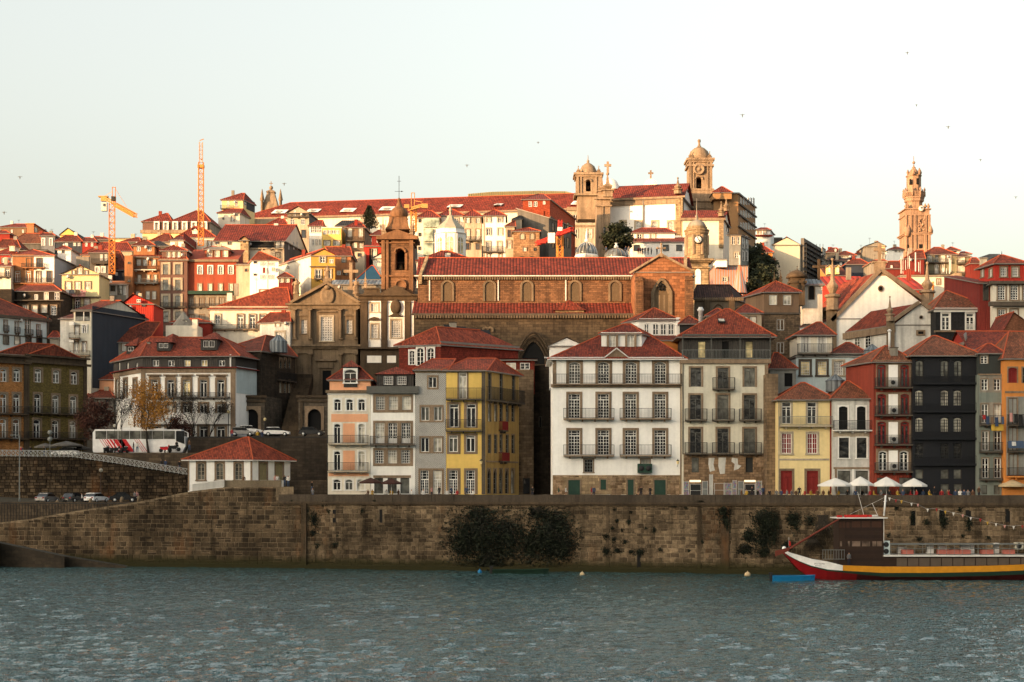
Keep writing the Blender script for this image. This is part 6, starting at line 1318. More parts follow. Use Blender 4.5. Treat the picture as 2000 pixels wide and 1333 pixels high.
def f(h):
    h.band(1,640,1500,240,750,.02,'olive_tile','yellow_tile_facing')
    for fi in(0,1): h.band(fi,585,600,None,None,.5,'carved_dark','coping'); h.band(fi,600,640,None,None,.05,'carved_dark','parapet'); h.band(fi,640,660,None,None,.6,'carved_dark','cornice')
    h.band(0,660,1500,205,235,.2,'carved_dark','corner_pilaster'); h.band(1,655,1500,236,250,.2,'carved_dark','corner_pilaster'); h.band(1,670,1500,722,750,.2,'carved_dark','corner_pilaster')
    h.rail(0,-50,232,1105,1040,.8,slab='carved_dark'); h.rail(0,-50,232,1318,1260,.8,slab='carved_dark'); h.rail(1,240,750,1105,1050,.8,slab='carved_dark'); h.rail(1,240,750,1320,1265,.8,slab='carved_dark')
H('street_corner_house','yellow tiled corner house with orange left face, stone parapet and arched white windows','house',[(-60,251),(235,255),(750,264)],582,1440,'orange_brick',wins=[(0,'aw',[30,145],712,828,58),(0,'aw',[28,143],928,1100,58),(0,'aw',[25,140],1148,1320,58),
 (1,'aw',330,715,832,60),(1,'aw',487,725,840,58),(1,'aw',642,738,850,58),(1,'aw',325,930,1100,60),(1,'aw',482,940,1105,58),(1,'aw',635,950,1110,58),(1,'aw',320,1152,1320,60),(1,'aw',480,1160,1320,58),(1,'aw',630,1170,1320,56)],roof=dict(t='h',y=497,x=(240,470),m='tile_old',oh=-.3),post=f,ext=2)
def f(h):
    h.band(0,238,262,None,None,.5,'surr_dark','eave'); h.band(0,405,414,None,None,.12,'surr_dark','string_course'); h.band(0,250,520,405,420,.2,'surr_dark','corner_pilaster')
    for x,y in((50,385),(147,400),(335,425)): h.rail(0,x-22,x+22,y,y-45,.4)
    h.rail(0,210,275,418,375,.7)
hh('pale blue townhouse with small iron balconettes and a long brown-red roof at the left',283,[-60,(420,9)],236,700,'pale_blue',('h',62,(-300,-80),'tile_old'),[(0,'gw',[48],292,385,32),(0,'gw',[145],303,398,32),(0,'gw',[240],285,415,42),(0,'gw',[332],330,425,30),(0,'farx',[50,148,245,338],430,505,46)],name='townhouse',depth=14,post=f)
def f(h):
    h.band(0,200,212,None,None,.3,'fr_grey','eave'); h.band(1,205,900,800,1260,.03,'slate','slate_cladding')
    h.band(0,215,298,655,778,.05,'void','loggia'); h.band(0,215,298,725,732,.15,'fr_white','loggia_post'); h.band(0,262,298,655,778,.1,'glass_mid','loggia_glass'); h.rail(0,612,700,452,408,1.1,slab='surr'); h.rail(0,615,785,598,560,.6,slab='surr')
    h.band(0,310,340,610,650,.8,'white','oriel'); h.band(0,460,488,610,650,.8,'white','oriel')
hh('cream house with open top loggia and a huge blue-grey slate side wall',270,[640,790,(1270,14)],205,800,'cream_wall',('g',122,None,'tile_old'),[(0,'whd',[668],338,420,38),(0,'fara',[735],335,405,36),(0,'whd',[662],482,575,38),(0,'whd',[732],480,572,36)],name='townhouse',post=f)
hh('low white extension with a small lean-to roof left of the slate sided house',271,[522,(640,0)],275,800,'white_old',('s',235,None,'tile_old'))
hh('bright red gabled house with an air conditioner behind the slate side wall',288,[1068,1332],146,420,'red_bright',('gf',64,1160,'fr_red'),[(0,'farx',1248,155,175,24)]); ac_unit(1207,127,34,26,287.5,'white air conditioner on the bright red gable')
V('B4')
style('dd',sur='surr',sw=.38,nx=2,ny=1,mid=1,fw=.12,tr=.17,rev=.25,sill=0,pr=.16); style('att',sur='fr_dark',sw=.1,nx=2,ny=1,mid=1,fw=.12,rev=.2,sill=0)
def f(h):
    for fi in(0,1,2): h.band(fi,490,648,None,None,.03,'dark_grey','attic_cladding'); h.band(fi,648,662,None,None,.55,'dark_red','eave_sheet')
    for fi in(0,1): h.band(fi,662,722,None,None,.15,'surr','frieze')
    h.band(2,660,1005,1745,2060,.04,'pale_blue','blue_plaster')
    h.band(1,700,1700,505,560,.2,'surr','corner_pilaster'); h.band(1,700,1700,1672,1735,.2,'surr','corner_pilaster'); h.band(1,485,650,1660,1678,.15,'fr_white','drainpipe')
    for x in(680,890,1098,1318,1543): h.band(1,745,762,x-90,x+90,.45,'surr','hood'); h.band(1,762,812,x-62,x+62,.12,'surr','lintel')
    h.rail(1,560,1660,1045,985,.7,slab='surr_dark'); h.band(1,1395,1410,None,None,.2,'surr_dark','string_course')
    h.dormer(708,885,325,412,212,259,'dorm',2,'dark_grey',dep=7,xa=870); h.dormer(1280,1495,287,405,192,259,'dorm',2,'dark_grey',dep=7,xa=1425); h.dormer(312,428,372,452,262,264.5,'dorm',1,'dark_grey',dep=5,xa=430)
    h.chim(605,330,420,45,262,.7)
H('street_house','white stone-framed street house with dark attic storey and three roof dormers','house',[(150,269.5),(520,258),(1730,257.3),(2300,272)],490,1580,'white_clean',wins=[
 (1,'att',[697,897,1557],555,640,84),(1,'att',[1108,1328],555,640,84,None,'window',None,'glass_warm'),(0,'att',[222,333,452],595,690,28),(1,'dd',[680,890,1318,1543],815,1042,92),(1,'dd',1098,815,1042,92,None,'window',None,'glass_warm'),(0,'dd',[200,305,430],810,1060,40),
 (1,'dd',[680,890,1098,1318,1543],1130,1248,92),(1,'dd',[680,890,1098,1318,1543],1420,1660,110)],roof=dict(t='h',y=262,x=(620,1560),m='tile_b',oh=.6),post=f)
hh('old low house with skylights in a long mossy roof left of the street house',276,[(10,0),(560,2)],310,800,'concrete',('h',62,(560,760),'tile_old'),[(0,'farc',[142,283],345,440,52)],post=lambda h:h.band(0,560,600,0,40,.1,'white'))
hh('small sunlit cream parapet house with two little white chimneys',282,[825,1235],108,400,'cream',None,[],depth=10,post=lambda h:(h.chim(1078,45,95,50,284,m='cream'),h.chim(1208,30,92,70,284,m='cream')))
b=MB(); p=at(1055,40,285); b.lathe([(2.2,-2.2),(2.3,-1.2),(.1,1.6)],p,10,0,False); tag(b.build('roof_lantern',['concrete'],loc=p),'pointed glass cone lantern above the sunlit parapet house','roof lantern')
hh('red roof strip joining the slate sided house and the yellow-lit house',287,[900,1400],60,400,'red_wall',('h',20,(1100,1240),'tile_b'))
V('Q1')
def f(h): h.rail(0,110,440,152,122,.7,slab='surr'); h.band(0,-5,5,None,None,.1,'surr_light','cornice')
hh('glowing cream house with stone framed doors in full evening sun',290,[105,655],12,300,'cream',('h',-133,(560,640),'tile_b'),[(0,'farg',[160],52,120,32),(0,'fard',[316,398,470],52,150,40)],name='sunlit_house',depth=11,post=lambda h:(f(h),h.chim(182+60,-95,-60,35,293,m='cream')))
hh('small white house with a lattice window tucked between sunlit house and church',284,[(447,2),(655,0)],98,320,'white_old',('h',36,(520,655),'tile_old'),[(0,'farg',571,105,135,26),(0,'lattice2',588,172,240,58)],depth=6)
def f(h):
    h.band(0,300,312,None,None,.3,'surr_dark','cornice'); h.rail(0,565,685,505,450,.5)
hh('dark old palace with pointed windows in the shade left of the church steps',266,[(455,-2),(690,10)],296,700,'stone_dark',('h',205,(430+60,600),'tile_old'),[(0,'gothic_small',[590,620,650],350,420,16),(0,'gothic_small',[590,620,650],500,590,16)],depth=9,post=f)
b=MB(); p=at(575,235,268); b.lathe([(mm(62,268),-2),(mm(60,268),0),(.3,mm(42,268))],p,12,0,False); tag(b.build('roof_lantern',['zinc'],loc=p),'grey zinc cone roof lantern above the dark palace','roof lantern')
style('arch',sur='surr',sw=.5,nx=1,ny=1,arch=2,mid=0,fw=.05,fr='fr_dark',pane='void',rev=.6,sill=0,pr=.15)
for lb,pts,a,dk in(('left arched stone gateway block beside the church steps',[(252,261),(480,261),(600,270)],390,1),('right arched stone gateway block beside the church steps',[(712,261),(930,261)],822,0)):
    H('gateway_block',lb,'gateway',pts,610,900,M('stone_gate',(.12,.095,.068),'stone',dirt=.5),depth=8,wins=[(0,'arch',a,700,845,92)],ext=4,post=lambda h:(h.band(0,605,622,None,None,.35,'carved_dark','cornice'),h.band(0,640,652,None,None,.2,'carved_dark','moulding'),h.band(0,652,870,300 if dk else 725,322 if dk else 742,.2,'carved_dark','pilaster')))
st=thing('church_steps','dark flight of stone steps climbing between the two gateway blocks','steps',at(645,860,262))
for k in range(16):
    b=MB(); z=zz(862,262)+k*.72; b.box(xx(590,262),xx(716,262),262+k*1.15,262+(k+1)*1.15+.4,z-2,z+.45); b.build('step',['carved_dark'],st)
for x,y0,y1,Yd,lb in((232,720,890,256,'street lamp with a globe head at the corner of the white street house'),(482,770,880,257,'street lamp on the kerb between the parked white cars')):
    p=at(x,y1,Yd); t_=zz(y0,Yd); b=MB(); b.tube(p,Vector((p.x,p.y,t_)),.07); o=thing('street_lamp',lb,'street lamp',p,'globe street lamps'); b.build('post',['iron'],o); g=MB(); g.ball(Vector((p.x,p.y,t_)),.28,10); g.build('globe',['glass_warm'],o)
# ================================================================= left hillside
V('A2')
def f(h): h.band(0,600,642,None,None,.5,'granite_c','cornice'); h.band(0,642,780,None,None,.05,'yellow_pale','wall_facing')
style('mans',sur='fr_white',sw=.28,nx=2,ny=3,arch=1,rev=.07,mid=1,fw=.1,pr=.4,sill=0,pane='sky_cream')
hh('left half of the brown mansard palace with arched white dormer windows',402,[190,560],485,800,'mauve',('h',380,(495,520),TS),[(0,'mans',[378,498],502,596,44)],name='palace',cat='palace',post=f)
hh('right half of the brown mansard palace under a tall red hipped roof',400,[560,1065,(1245,14)],485,800,'mauve',('h',345,(890,960),TS),[(0,'mans',[620,742,862,1000],502,596,44)],name='palace',cat='palace',post=lambda h:(f(h),h.band(1,480,800,None,None,.03,'concrete','wall_facing')))
hh('small yellow rooftop tower room with balcony and dark right side',420,[1222,1496,(1650,8)],202,350,'yellow_pale',('h',118,(1480,1520),TS),[(0,'farn',[1305,1408],220,290,34),(1,'farn',1522,205,278,30)],post=lambda h:(h.rail(0,1212,1385,325,285,1.2),h.band(1,212,350,1540,1650,.05,'slate','slate_cladding')))
hh('white block with red skirt roof beneath the yellow rooftop tower room',412,[1175,1455,(1580,8)],372,560,'cream',('h',322,(1330,1500),TS),[(0,'farg',1362,415,490,36),(0,'farx',1242,440,462,16)])
hh('stepped cream block with granite corner at the start of the monastery',428,[1490,2000],455,560,'cream2',None)
def f(h): h.rail(0,60,380,1118,1060,.9,slab='cream'); h.rail(0,60,400,1290,1240,.9,slab='concrete',m='concrete'); h.band(0,925,945,None,None,.4,'tile_old','eave')
hh('crumbling orange house with patched balconies right of the yellow crane foot',318,[62,412],940,1900,M('orange_old',(.40,.17,.07),dirt=.55),('s',905,None,'tile_old'),[(0,'farc',[143,225,335],985,1062,48),(0,'farc',[150,262,355],1185,1275,36),(0,'farc',[130,260,340],1400,1500,44),(0,'farc',[130,260,340],1600,1740,44)],post=f)
hh('orange attic with two windows on top of the crumbling orange house',320,[72,345],795,925,'orange_old',('h',725,(225,245),'tile_old'),[(0,'farn',[140,280],815,875,50)],name='attic_storey',cat='attic')
hh('narrow sunlit orange flank wall with round vents by the crane',316,[-45,62],930,1900,'orange_old',None,[(0,'round',14,1015,1042,22),(0,'round',14,1250,1275,22)],name='flank_wall',cat='wall')
def f(h):
    for y0,y1 in((1035,1185),(1238,1390),(1450,1600),(1660,1900)): pass
    h.band(0,975,1000,None,None,.3,'granite_c','cornice'); h.rail(0,430,760,1600,1545,.5)
style('cream_s',sur='surr_light',sw=.42,nx=2,ny=2,mid=1,fw=.07,fr='fr_grey',rev=.1,sill=0,pane='glass_mid')
hh('tall mauve-grey house with four rows of paired cream framed windows',317,[415,772],980,1950,'mauve',('h',795,(590,620),TS),[(0,'cream_s',[493,652],1045,1178,70),(0,'cream_s',[493,652],1245,1385,70),(0,'cream_s',[493,652],1455,1600,70),(0,'cream_s',[493,652],1660,1800,70)],post=f)
hh('mauve attic gable with three windows on the tall mauve-grey house',317.4,[440,765],862,980,'mauve',('h',800,(595,625),TS),[(0,'farc',[527,592,660],875,955,42)],name='attic_storey',cat='attic',ext=.1)
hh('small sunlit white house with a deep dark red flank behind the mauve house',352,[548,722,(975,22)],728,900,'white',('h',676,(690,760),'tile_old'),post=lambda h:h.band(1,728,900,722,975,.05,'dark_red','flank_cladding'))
def f(h): h.band(0,985,1015,None,None,.5,'surr','cornice'); h.band(0,1395,1440,None,None,.9,'fr_green','green_balcony'); h.rail(0,780,1400,1600,1560,.5); h.band(0,1450,1900,None,None,.03,'concrete','lower_wall')
hh('wide red house with white arched windows and a long dark green balcony',318,[775,1410],990,1900,M('red_house_wall',(.33,.07,.035),dirt=.35),('s',850,None,'red_house_wall'),[(0,'fara',[940,1073,1208,1340],1065,1175,56),(0,'farc',[935,1070,1205,1340],1300,1390,46),(0,'farb',[830,960,1090,1220,1350],1480,1590,62),(0,'farb',[830,960,1090,1220,1350],1700,1850,62)],post=f)
hh('red attic storey with three curtained and sky-tinted windows on the wide red house',320.5,[1000,1320],845,1010,'red_house_wall',('h',812,(1080,1240),'concrete'),[(0,'farc',[1065,1163,1270],862,950,60)],name='attic_storey',cat='attic',ext=.1)
hh('narrow yellow-brown weathered wall strip between red house and white house',316,[1410,1590],1040,1900,'cream2',('s',1020,None,TS),[(0,'round',[1540],1105,1140,30)],name='flank_wall',cat='wall')
hh('plain modern white house with paired grey windows and hanging rugs',312,[(1588,4),1622,1960],985,1950,'white_clean',('h',885,(1700,1740),'tile_old'),[(1,'farn',[1740,1782,1848,1890],1015,1065,36),(1,'farn',[1740,1782,1848,1890],1180,1240,36),(1,'farx',[1655],1010,1035,26),(1,'farx',[1655],1172,1192,26),(1,'farc',[1760,1860],1380,1440,90)],post=lambda h:h.band(1,985,1900,1808,1818,.12,'white','rib'))
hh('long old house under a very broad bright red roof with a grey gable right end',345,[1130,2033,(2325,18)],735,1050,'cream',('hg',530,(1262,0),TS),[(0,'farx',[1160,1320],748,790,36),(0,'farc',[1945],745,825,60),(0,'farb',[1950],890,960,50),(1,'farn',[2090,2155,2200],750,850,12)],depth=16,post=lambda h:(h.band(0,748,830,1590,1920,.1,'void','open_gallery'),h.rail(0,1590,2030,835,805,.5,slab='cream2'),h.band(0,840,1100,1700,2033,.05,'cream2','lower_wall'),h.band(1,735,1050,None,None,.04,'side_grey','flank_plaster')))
hh('small stone gable dormer house set into the broad bright red roof',343,[1462,1568],725,880,'granite',('gf',672,1510,TS),[(0,'farx',1512,745,765,16)],depth=6)
hh('cream house with red hipped roof and dormer behind the second crane',366,[640,1140],688,900,'cream',('h',552,(870,960),TS),[(0,'fard',1060,740,815,40)],post=lambda h:h.dormer(838,905,600,670,570,367,'farn',1,'white',TS,dep=4,hip=False))
hh('brown-red roofed house between the palace and the orange attic',358,[280,560],745,900,'cream2',('h',645,(480,540),'tile_old'),[]) ; hh('slate grey roofed house behind the orange attic',350,[330,530],800,900,'side_grey',('h',740,(360,420),'slate_roof'))
V('A3')
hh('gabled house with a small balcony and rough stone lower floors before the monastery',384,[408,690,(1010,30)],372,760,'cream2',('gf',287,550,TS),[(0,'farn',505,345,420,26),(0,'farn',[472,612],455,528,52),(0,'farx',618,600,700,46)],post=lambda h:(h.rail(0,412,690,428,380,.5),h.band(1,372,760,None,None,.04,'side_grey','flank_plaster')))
hh('red hipped roof half hidden left of the gabled house with balcony',388,[150,400],522,600,'cream2',('h',442,(300,360),TS))
hh('white glazed box house with a little red pyramid roof',362,[694,858],540,850,'white',('h',472,(810,870),TS),[(0,'farn',[735,785,832],548,638,46),(0,'farn',[740,790,835],715,800,38)])
hh('bright yellow box house with a strip of white windows',358,[863,1110,(1168,9)],566,850,'yellow',None,[(0,'farn',[900,955,1010,1062],598,652,46),(0,'farc',[925,1050],738,800,76)],post=lambda h:h.band(0,560,575,None,None,.15,'cream','coping'))
hh('dilapidated dark balcony house right of the yellow box house',360,[1180,1412,(1500,10)],560,870,'brown_wall',('h',492,(1300,1360),TS),[(0,'farc',[1222,1362],580,690,52),(0,'farc',[1200,1290,1370],755,830,48)],post=lambda h:(h.rail(0,1170,1400,742,690,1.,slab='surr_dark'),h.chim(1305,470,560,40,362,m='red_wall')))
hh('dark slate roofed house behind the dilapidated balcony house',372,[1040,1400],540,620,'side_grey',('h',472,(1120,1370),'slate_roof'))
def f(h): h.band(1,1070,1085,None,None,.3,'surr_dark','string_course'); h.band(0,920,1500,None,None,.05,'cream','flank_plaster'); h.rail(1,760,900,1235,1200,.6)
hh('mustard yellow gabled house with laundry and a long cream left flank',310,[(297,14),716,1030],925,1700,'ochre' if 0 else M('mustard',(.48,.28,.06),dirt=.2),('gf',842,878,TS),[(1,'farg',[868],945,1025,66),(1,'farn',[982],980,1030,52),(1,'farg',[812,940],1115,1230,72)],post=f)
hh('brick and stone house under a dark brown roof right of the mustard house',320,[1005,1238,(1295,8)],928,1400,'orange_old',('h',818,(900,1230),'tile_old'),[(0,'farb',[1142],950,1025,52),(0,'farn',[1080],1130,1185,50),(0,'farb',[1160],1115,1190,60)])
hh('tiny ochre house front below the dilapidated balcony house',330,[1285,1410],880,1100,'cream2',None,[(0,'farx',[1345],905,945,34)])
hh('bright red house with a white window strip beside the bell tower',334,[1405,1650],800,1100,'red_bright',('s',790,None,'red_sheet'),[(0,'farc',[1540],845,960,60)],post=lambda h:h.band(0,840,1060,1475,1520,.1,'void','recess'))
hh('dark red upper house with one white window beside the bell tower',342,[1505,1650],660,820,'dark_red',('h',600,(1600,1640),'tile_old'),[(0,'farn',1595,705,760,50)])
hh('cream house flank next to the bell tower below the bright red house',324,[1525,1650],960,1300,'cream',('gf',890,1640,TS))
hh('dark blue roofed shed left of the bell tower',300,[1330,1630],1235,1400,'fr_dark',('h',1062,(1500,1530),'blue_roof'),name='shed',cat='shed')
hh('long low pale blue-grey metal roof between pediment and tower',292,[980,1640],1300,1420,'concrete',('s',1245,None,'zinc'),name='roofed_hall',cat='hall',depth=5)
hh('small dark red house with two shuttered windows behind the modern white house',304,[295,478],1210,1500,'dark_red',('h',1155,(370,400),'tile_old'),[(0,'farc',[332,410],1222,1282,48)])
V('A1')
hh('brown flat-topped block with sunlit orange left face on the skyline',440,[348,440,(625,16)],648,800,M('rust_block',(.42,.16,.07),dirt=.2),None,[(1,'farc',[463],698,760,36),(1,'farn',[592],722,780,26)],post=lambda h:(h.band(0,644,652,None,None,.3,'crane_o','coping'),h.band(1,644,655,None,None,.3,'fr_red','coping')))
hh('long brown skyline block left of the sunlit orange face',446,[(0,0),(340,0)],690,820,'brown_wall',('h',652,(200,335),TS),[(0,'farn',[155,300],728,768,26)])
hh('dark red house with sunlit roof edge on the left skyline',420,[-40,125],770,900,'red_wall',('h',738,(20,80),TS))
hh('grey-blue house with two arched windows and a brown roof',396,[532,712],800,1000,'grey_wall' if 0 else M('bluegrey',(.17,.18,.20),dirt=.3),('h',770,(560,680),'tile_old'),[(0,'fara',[567,665],842,935,32)])
hh('broad olive-brown roof spreading left of the grey-blue house',398,[120,530],900,1000,'side_grey',('h',775,(330,520),'tile_brown'),depth=14)
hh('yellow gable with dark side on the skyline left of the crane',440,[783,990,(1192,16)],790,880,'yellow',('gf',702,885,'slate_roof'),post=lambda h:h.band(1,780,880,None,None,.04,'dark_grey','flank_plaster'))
hh('dark slate-clad house with paired white windows on the left hillside',392,[725,1070],880,1000,'slate',('h',798,(860,1000),'tile_old'),[(0,'farn',[972,1028],885,938,38)])
hh('dark red house with two white windows right of the slate-clad house',392,[1072,1255],880,1000,'red_wall',('h',830,(1100,1220),'tile_old'),[(0,'farn',[1123,1198],895,945,32)])
hh('small white house with a bright red pyramid roof and graffiti flank',365,[750,925,(1070,10)],980,1200,'white',('h',938,(820,850),TS),[(0,'farx',820,1002,1032,20)])
hh('orange corrugated gable shed on the left hillside',352,[1070,1320],1050,1200,'crane_o',('h',965,(1210,1240),'tile_b'),name='shed',cat='shed')
hh('broad red roof with a glass pyramid behind the crane mast',366,[1180,1720],1000,1100,'cream2',('h',892,(1330,1660),TS))
hh('dark red roofs on the skyline right of the slate-clad houses',405,[1200,1440],850,950,'side_grey',('h',815,(1230,1340),'tile_old')); hh('long yellowish skyline block behind the crane mast',430,[1350,1830],838,900,'yellow_pale',('f',0,None,'zinc'))
hh('red roofed wing on the skyline left of the mansard palace',396,[1590,1820],880,960,'side_grey',('h',828,(1780,1815),TS))
hh('dark house with a balcony and open shutters behind the crane mast',330,[1170,1412],1020,1600,'side_grey',('h',985,(1290,1400),TS),[(0,'farn',[1320,1380],1050,1130,34),(0,'fara',[1268,1345],1215,1290,44)],post=lambda h:h.rail(0,1200,1410,1165,1110,.8)); 
hh('shaded blue-grey house under a dark roof right of the crane mast',334,[1490,1640],1245,1600,'slate',('h',1000,(1500,1560),'tile_old'),[(0,'farn',1518,1280,1325,32)])
def f(h): h.rail(0,290,590,1222,1170,.7,slab='orange_old'); h.rail(0,160,705,1425,1360,.7,slab='orange_old'); h.band(0,1050,1700,160,440,.03,'orange_old','orange_facing')
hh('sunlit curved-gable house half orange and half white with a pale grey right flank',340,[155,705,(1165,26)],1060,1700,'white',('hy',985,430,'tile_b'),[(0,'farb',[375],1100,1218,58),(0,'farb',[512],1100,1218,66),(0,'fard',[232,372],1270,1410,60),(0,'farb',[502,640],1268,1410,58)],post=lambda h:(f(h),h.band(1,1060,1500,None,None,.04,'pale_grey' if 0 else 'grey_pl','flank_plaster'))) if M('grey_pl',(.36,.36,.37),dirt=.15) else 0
hh('red house with white windows under an orange-red roof at the left edge',350,[-80,215],1045,1300,'red_bright',('h',968,(120,200),TS),[(0,'farc',[48,155],1098,1158,48)],post=lambda h:h.dormer(122,190,935,988,885,350.5,'farn',1,'cream',TS,dep=3))
hh('cream house with a balcony below the red house at the left edge',338,[-80,140],1200,1700,'cream',('s',1150,None,TS),[(0,'fard',[100],1235,1335,56)],post=lambda h:h.rail(0,-60,140,1340,1290,.6))
hh('old house with white rooftop tanks behind the sunlit curved gable',362,[265,600],990,1150,'side_grey',('f',0,None,'concrete')); hh('pale concrete stair block right of the small white house',348,[990,1160],1075,1300,'concrete',None,[])
hh('low brown-roofed house at the left edge of the skyline',380,[-60,260],960,1100,'cream2',('h',850,(40,220),'tile_old'))
V('A8')
def f(h): h.rail(0,800,1180,575,510,.9); h.band(0,400,415,None,None,.4,'surr_dark','string_course'); h.band(0,590,606,None,None,.4,'cream','string_course')
hh('pale yellow gabled house with three attic windows and pink laundry',306,[805,1290],100,900,M('pale_yellow',(.62,.54,.30),dirt=.2),('gf',-8,1045,'tile_brown'),[(0,'farc',1040,25,105,60),(0,'farc',[958,1125],62,120,30),(0,'farc',[888,1012,1145],207,305,70),(0,'fard',[885,1012,1135],425,565,64)],post=f)
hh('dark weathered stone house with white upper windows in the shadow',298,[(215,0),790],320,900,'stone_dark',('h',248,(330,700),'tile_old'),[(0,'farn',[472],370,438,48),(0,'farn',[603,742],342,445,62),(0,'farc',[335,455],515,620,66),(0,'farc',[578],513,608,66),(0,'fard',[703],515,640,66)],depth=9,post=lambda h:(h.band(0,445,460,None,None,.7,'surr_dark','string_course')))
hh('round-cornered stone house end at the left of the dark weathered house',296,[-20,(150,0)],300,700,'stone_dark',None,[])
hh('ruined white-fronted house with broken windows at the foot of the crane',314,[1265,1640],235,800,'white_old',('s',190,None,'orange_old'),[(0,'farx',[1383,1565],250,378,58),(0,'farx',[1472],265,330,50)],post=lambda h:h.band(0,380,800,None,None,.1,'concrete'))
hh('rubble stone wall strip between the pale yellow house and the ruin',308,[1175,1272],235,700,'rubble_warm',None,[],name='flank_wall',cat='wall')
hh('small red roof patch between pale blue townhouse and slate sided house',290,[650,775],925,1100,'concrete',('h',850,(690,740),TS))
V('L6')
hh('low red and orange roofs behind the street house corner',272,[750,990],800,950,'peach',('h',725,(820,930),'tile_b'),[(0,'farx',795,850,875,14)])
hh('small dark shop row between the corner house and the street house',268,[750,985],960,1330,'side_grey',('h',900,(800,950),'tile_old'),[(0,'farx',[800,860,930],980,1040,30)])
# ================================================================= right background
V('A5')
def f(h):
    h.band(1,240,760,560,790,.8,'side_grey','scaffold_sheet'); b=MB(h.F[1].T()); F=h.F[1]
    for x in(565,610,655,700,745,785): b.box(F.u(x)-.06,F.u(x)+.06,-1.3,-1.2,5+30,F.z(x,250))
    for y in(300,360,420,480,540,600,660): b.box(F.u(560),F.u(790),-1.3,-.8,F.z(675,y),F.z(675,y)+.1)
    b.build('scaffold',['iron'],h.root)
hh('tall plain cream gable block with a scaffolded right side and red roof',368,[200,548,(905,26)],252,900,'cream_wall' if 0 else M('beige',(.55,.50,.38),dirt=.08),('gf',156,378,TS),[(1,'farg',[852],310,388,44),(1,'farg',[852],450,530,44),(1,'farg',[852],600,675,44),(1,'farg',[852],735,800,44)],post=f)
hh('orange walled house with a red hipped roof left of the plain cream gable',362,[15,192],352,600,'orange_wall',('h',276,(60,90),TS),[(0,'farn',95,368,402,36)],post=lambda h:h.band(0,440,480,None,None,.6,'tile_old','skirt_roof'))
hh('white skyline house with a red band and dark right side',430,[-20,165,(210,8)],60,300,'white',('h',36,(40,120),TS),[(0,'farc',[18,95],70,118,34)],post=lambda h:h.band(0,128,152,None,None,.5,'tile_smooth','skirt_roof'))
hh('dark skyline house right of the white skyline house',440,[205,305],165,300,'side_grey',('f',0,None,'fr_dark'))
hh('yellow mansard house with two white pointed dormers',352,[900,1160],650,900,'ochre',('s',520,None,'tile_old'),[],post=lambda h:[h.dormer(x-22,x+22,545,620,512,350.5,'farn',1,'yellow_pale','white',dep=2,hip=False) for x in(930,1040)])
hh('dark blue house with a strip window and red hipped roof',392,[1020,1275],390,600,M('navy',(.03,.04,.06),dirt=.2),('h',342,(1120,1150),'tile_old'),[(0,'farc',[1150],400,432,120)])
hh('navy house with two white windows before the strip-window house',378,[1030,1250],462,700,'navy',('s',440,None,'tile_old'),[(0,'farn',[1080,1145],488,535,32),(0,'farn',1182,455,485,30)])
hh('dark blue-black gable front with a broad red roof',366,[1155,1440],505,800,'navy',('h',442,(1240,1340),'tile_old'))
hh('small white house with two brown windows on the skyline',400,[1275,1468],372,500,'white',('h',330,(1330,1400),'tile_old'),[(0,'farb',[1352,1415],385,430,28)])
hh('dark house with dormer peeking over the cream block',408,[905,1075],350,520,'side_grey',('h',298,(950,1030),'tile_old'),[(0,'farn',1010,310,345,24)])
hh('tall patchy yellow and concrete house on the skyline left of the ornate tower',396,[1395,1660],270,700,'concrete',('gf',214,1560,'surr'),[(0,'farx',[1640],380,440,30),(0,'farc',[1610],380,440,26)],post=lambda h:h.band(0,268,345,1580,1658,.1,'yellow_pale','yellow_plaster'))
hh('little white skyline house with a wide window left of the ornate tower',450,[1700,1895],315,450,'white',('h',285,(1790,1815),TS),[(0,'farc',[1815],320,355,50),(0,'farc',[1865],320,355,22)])
hh('glossy bright red metal roof behind the large white church gable',300,[975,1500],860,1000,'red_bright',('s',665,None,'red_sheet'),depth=12,name='metal_roof_building',cat='building')
hh('dark brown roofed house with a small white window by the church cross',350,[1670,1860],560,700,'dark_red',('h',470,(1700,1850),'tile_old'),[(0,'farn',1740,525,560,26)])
hh('dark brown roof strip under the patchy skyline house',358,[1480,1700],480,640,'concrete',('h',455,(1520,1650),'tile_old'))
V('A7')
hh('glossy bright red metal roof right of the large white church gable',300,[365,720],700,900,'red_bright',('s',545,None,'red_sheet'),depth=12,name='metal_roof_building',cat='building')
hh('flat-roofed cream building with barred window and rooftop antennas',318,[395,1095],520,900,'cream',('f',0,None,'cream'),[(0,'farb',885,568,648,46)],depth=6,post=lambda h:h.chim(500,460,520,130,320,m='red_wall'))
ao=thing('antenna_cluster','cluster of white mobile phone antennas on the flat cream roof','antennas',at(700,500,321))
for i,(x,y0,y1,r_) in enumerate(((400,275,500,.16),(425,240,500,.08),(458,320,460,.1),(488,205,470,.07),(508,270,440,.16),(588,225,470,.22),(630,350,480,.14),(650,330,500,.06),(1030,300,500,.16),(1048,320,480,.16),(990,430,500,.12),(950,440,480,.18))):
    p=at(x,y1,321); b=MB(); b.tube(p,Vector((p.x,p.y,zz(y0,321))),r_*.6,6); b.build('antenna',['gutter_w'],ao)
def f(h): h.rail(0,700,1050,355,300,.9,slab='surr_dark',m='iron_grey'); h.rail(0,700,1050,512,470,.9)
hh('long balconied house under a dark brown roof below the ornate tower',392,[690,1130],245,560,M('olive_wall',(.22,.20,.13),dirt=.4),('h',155,(830,900),'tile_old'),[(0,'farc',[770,940,1020],252,345,60),(0,'farx',862,255,350,44),(0,'farc',[860,940],378,500,48)],depth=12,post=f)
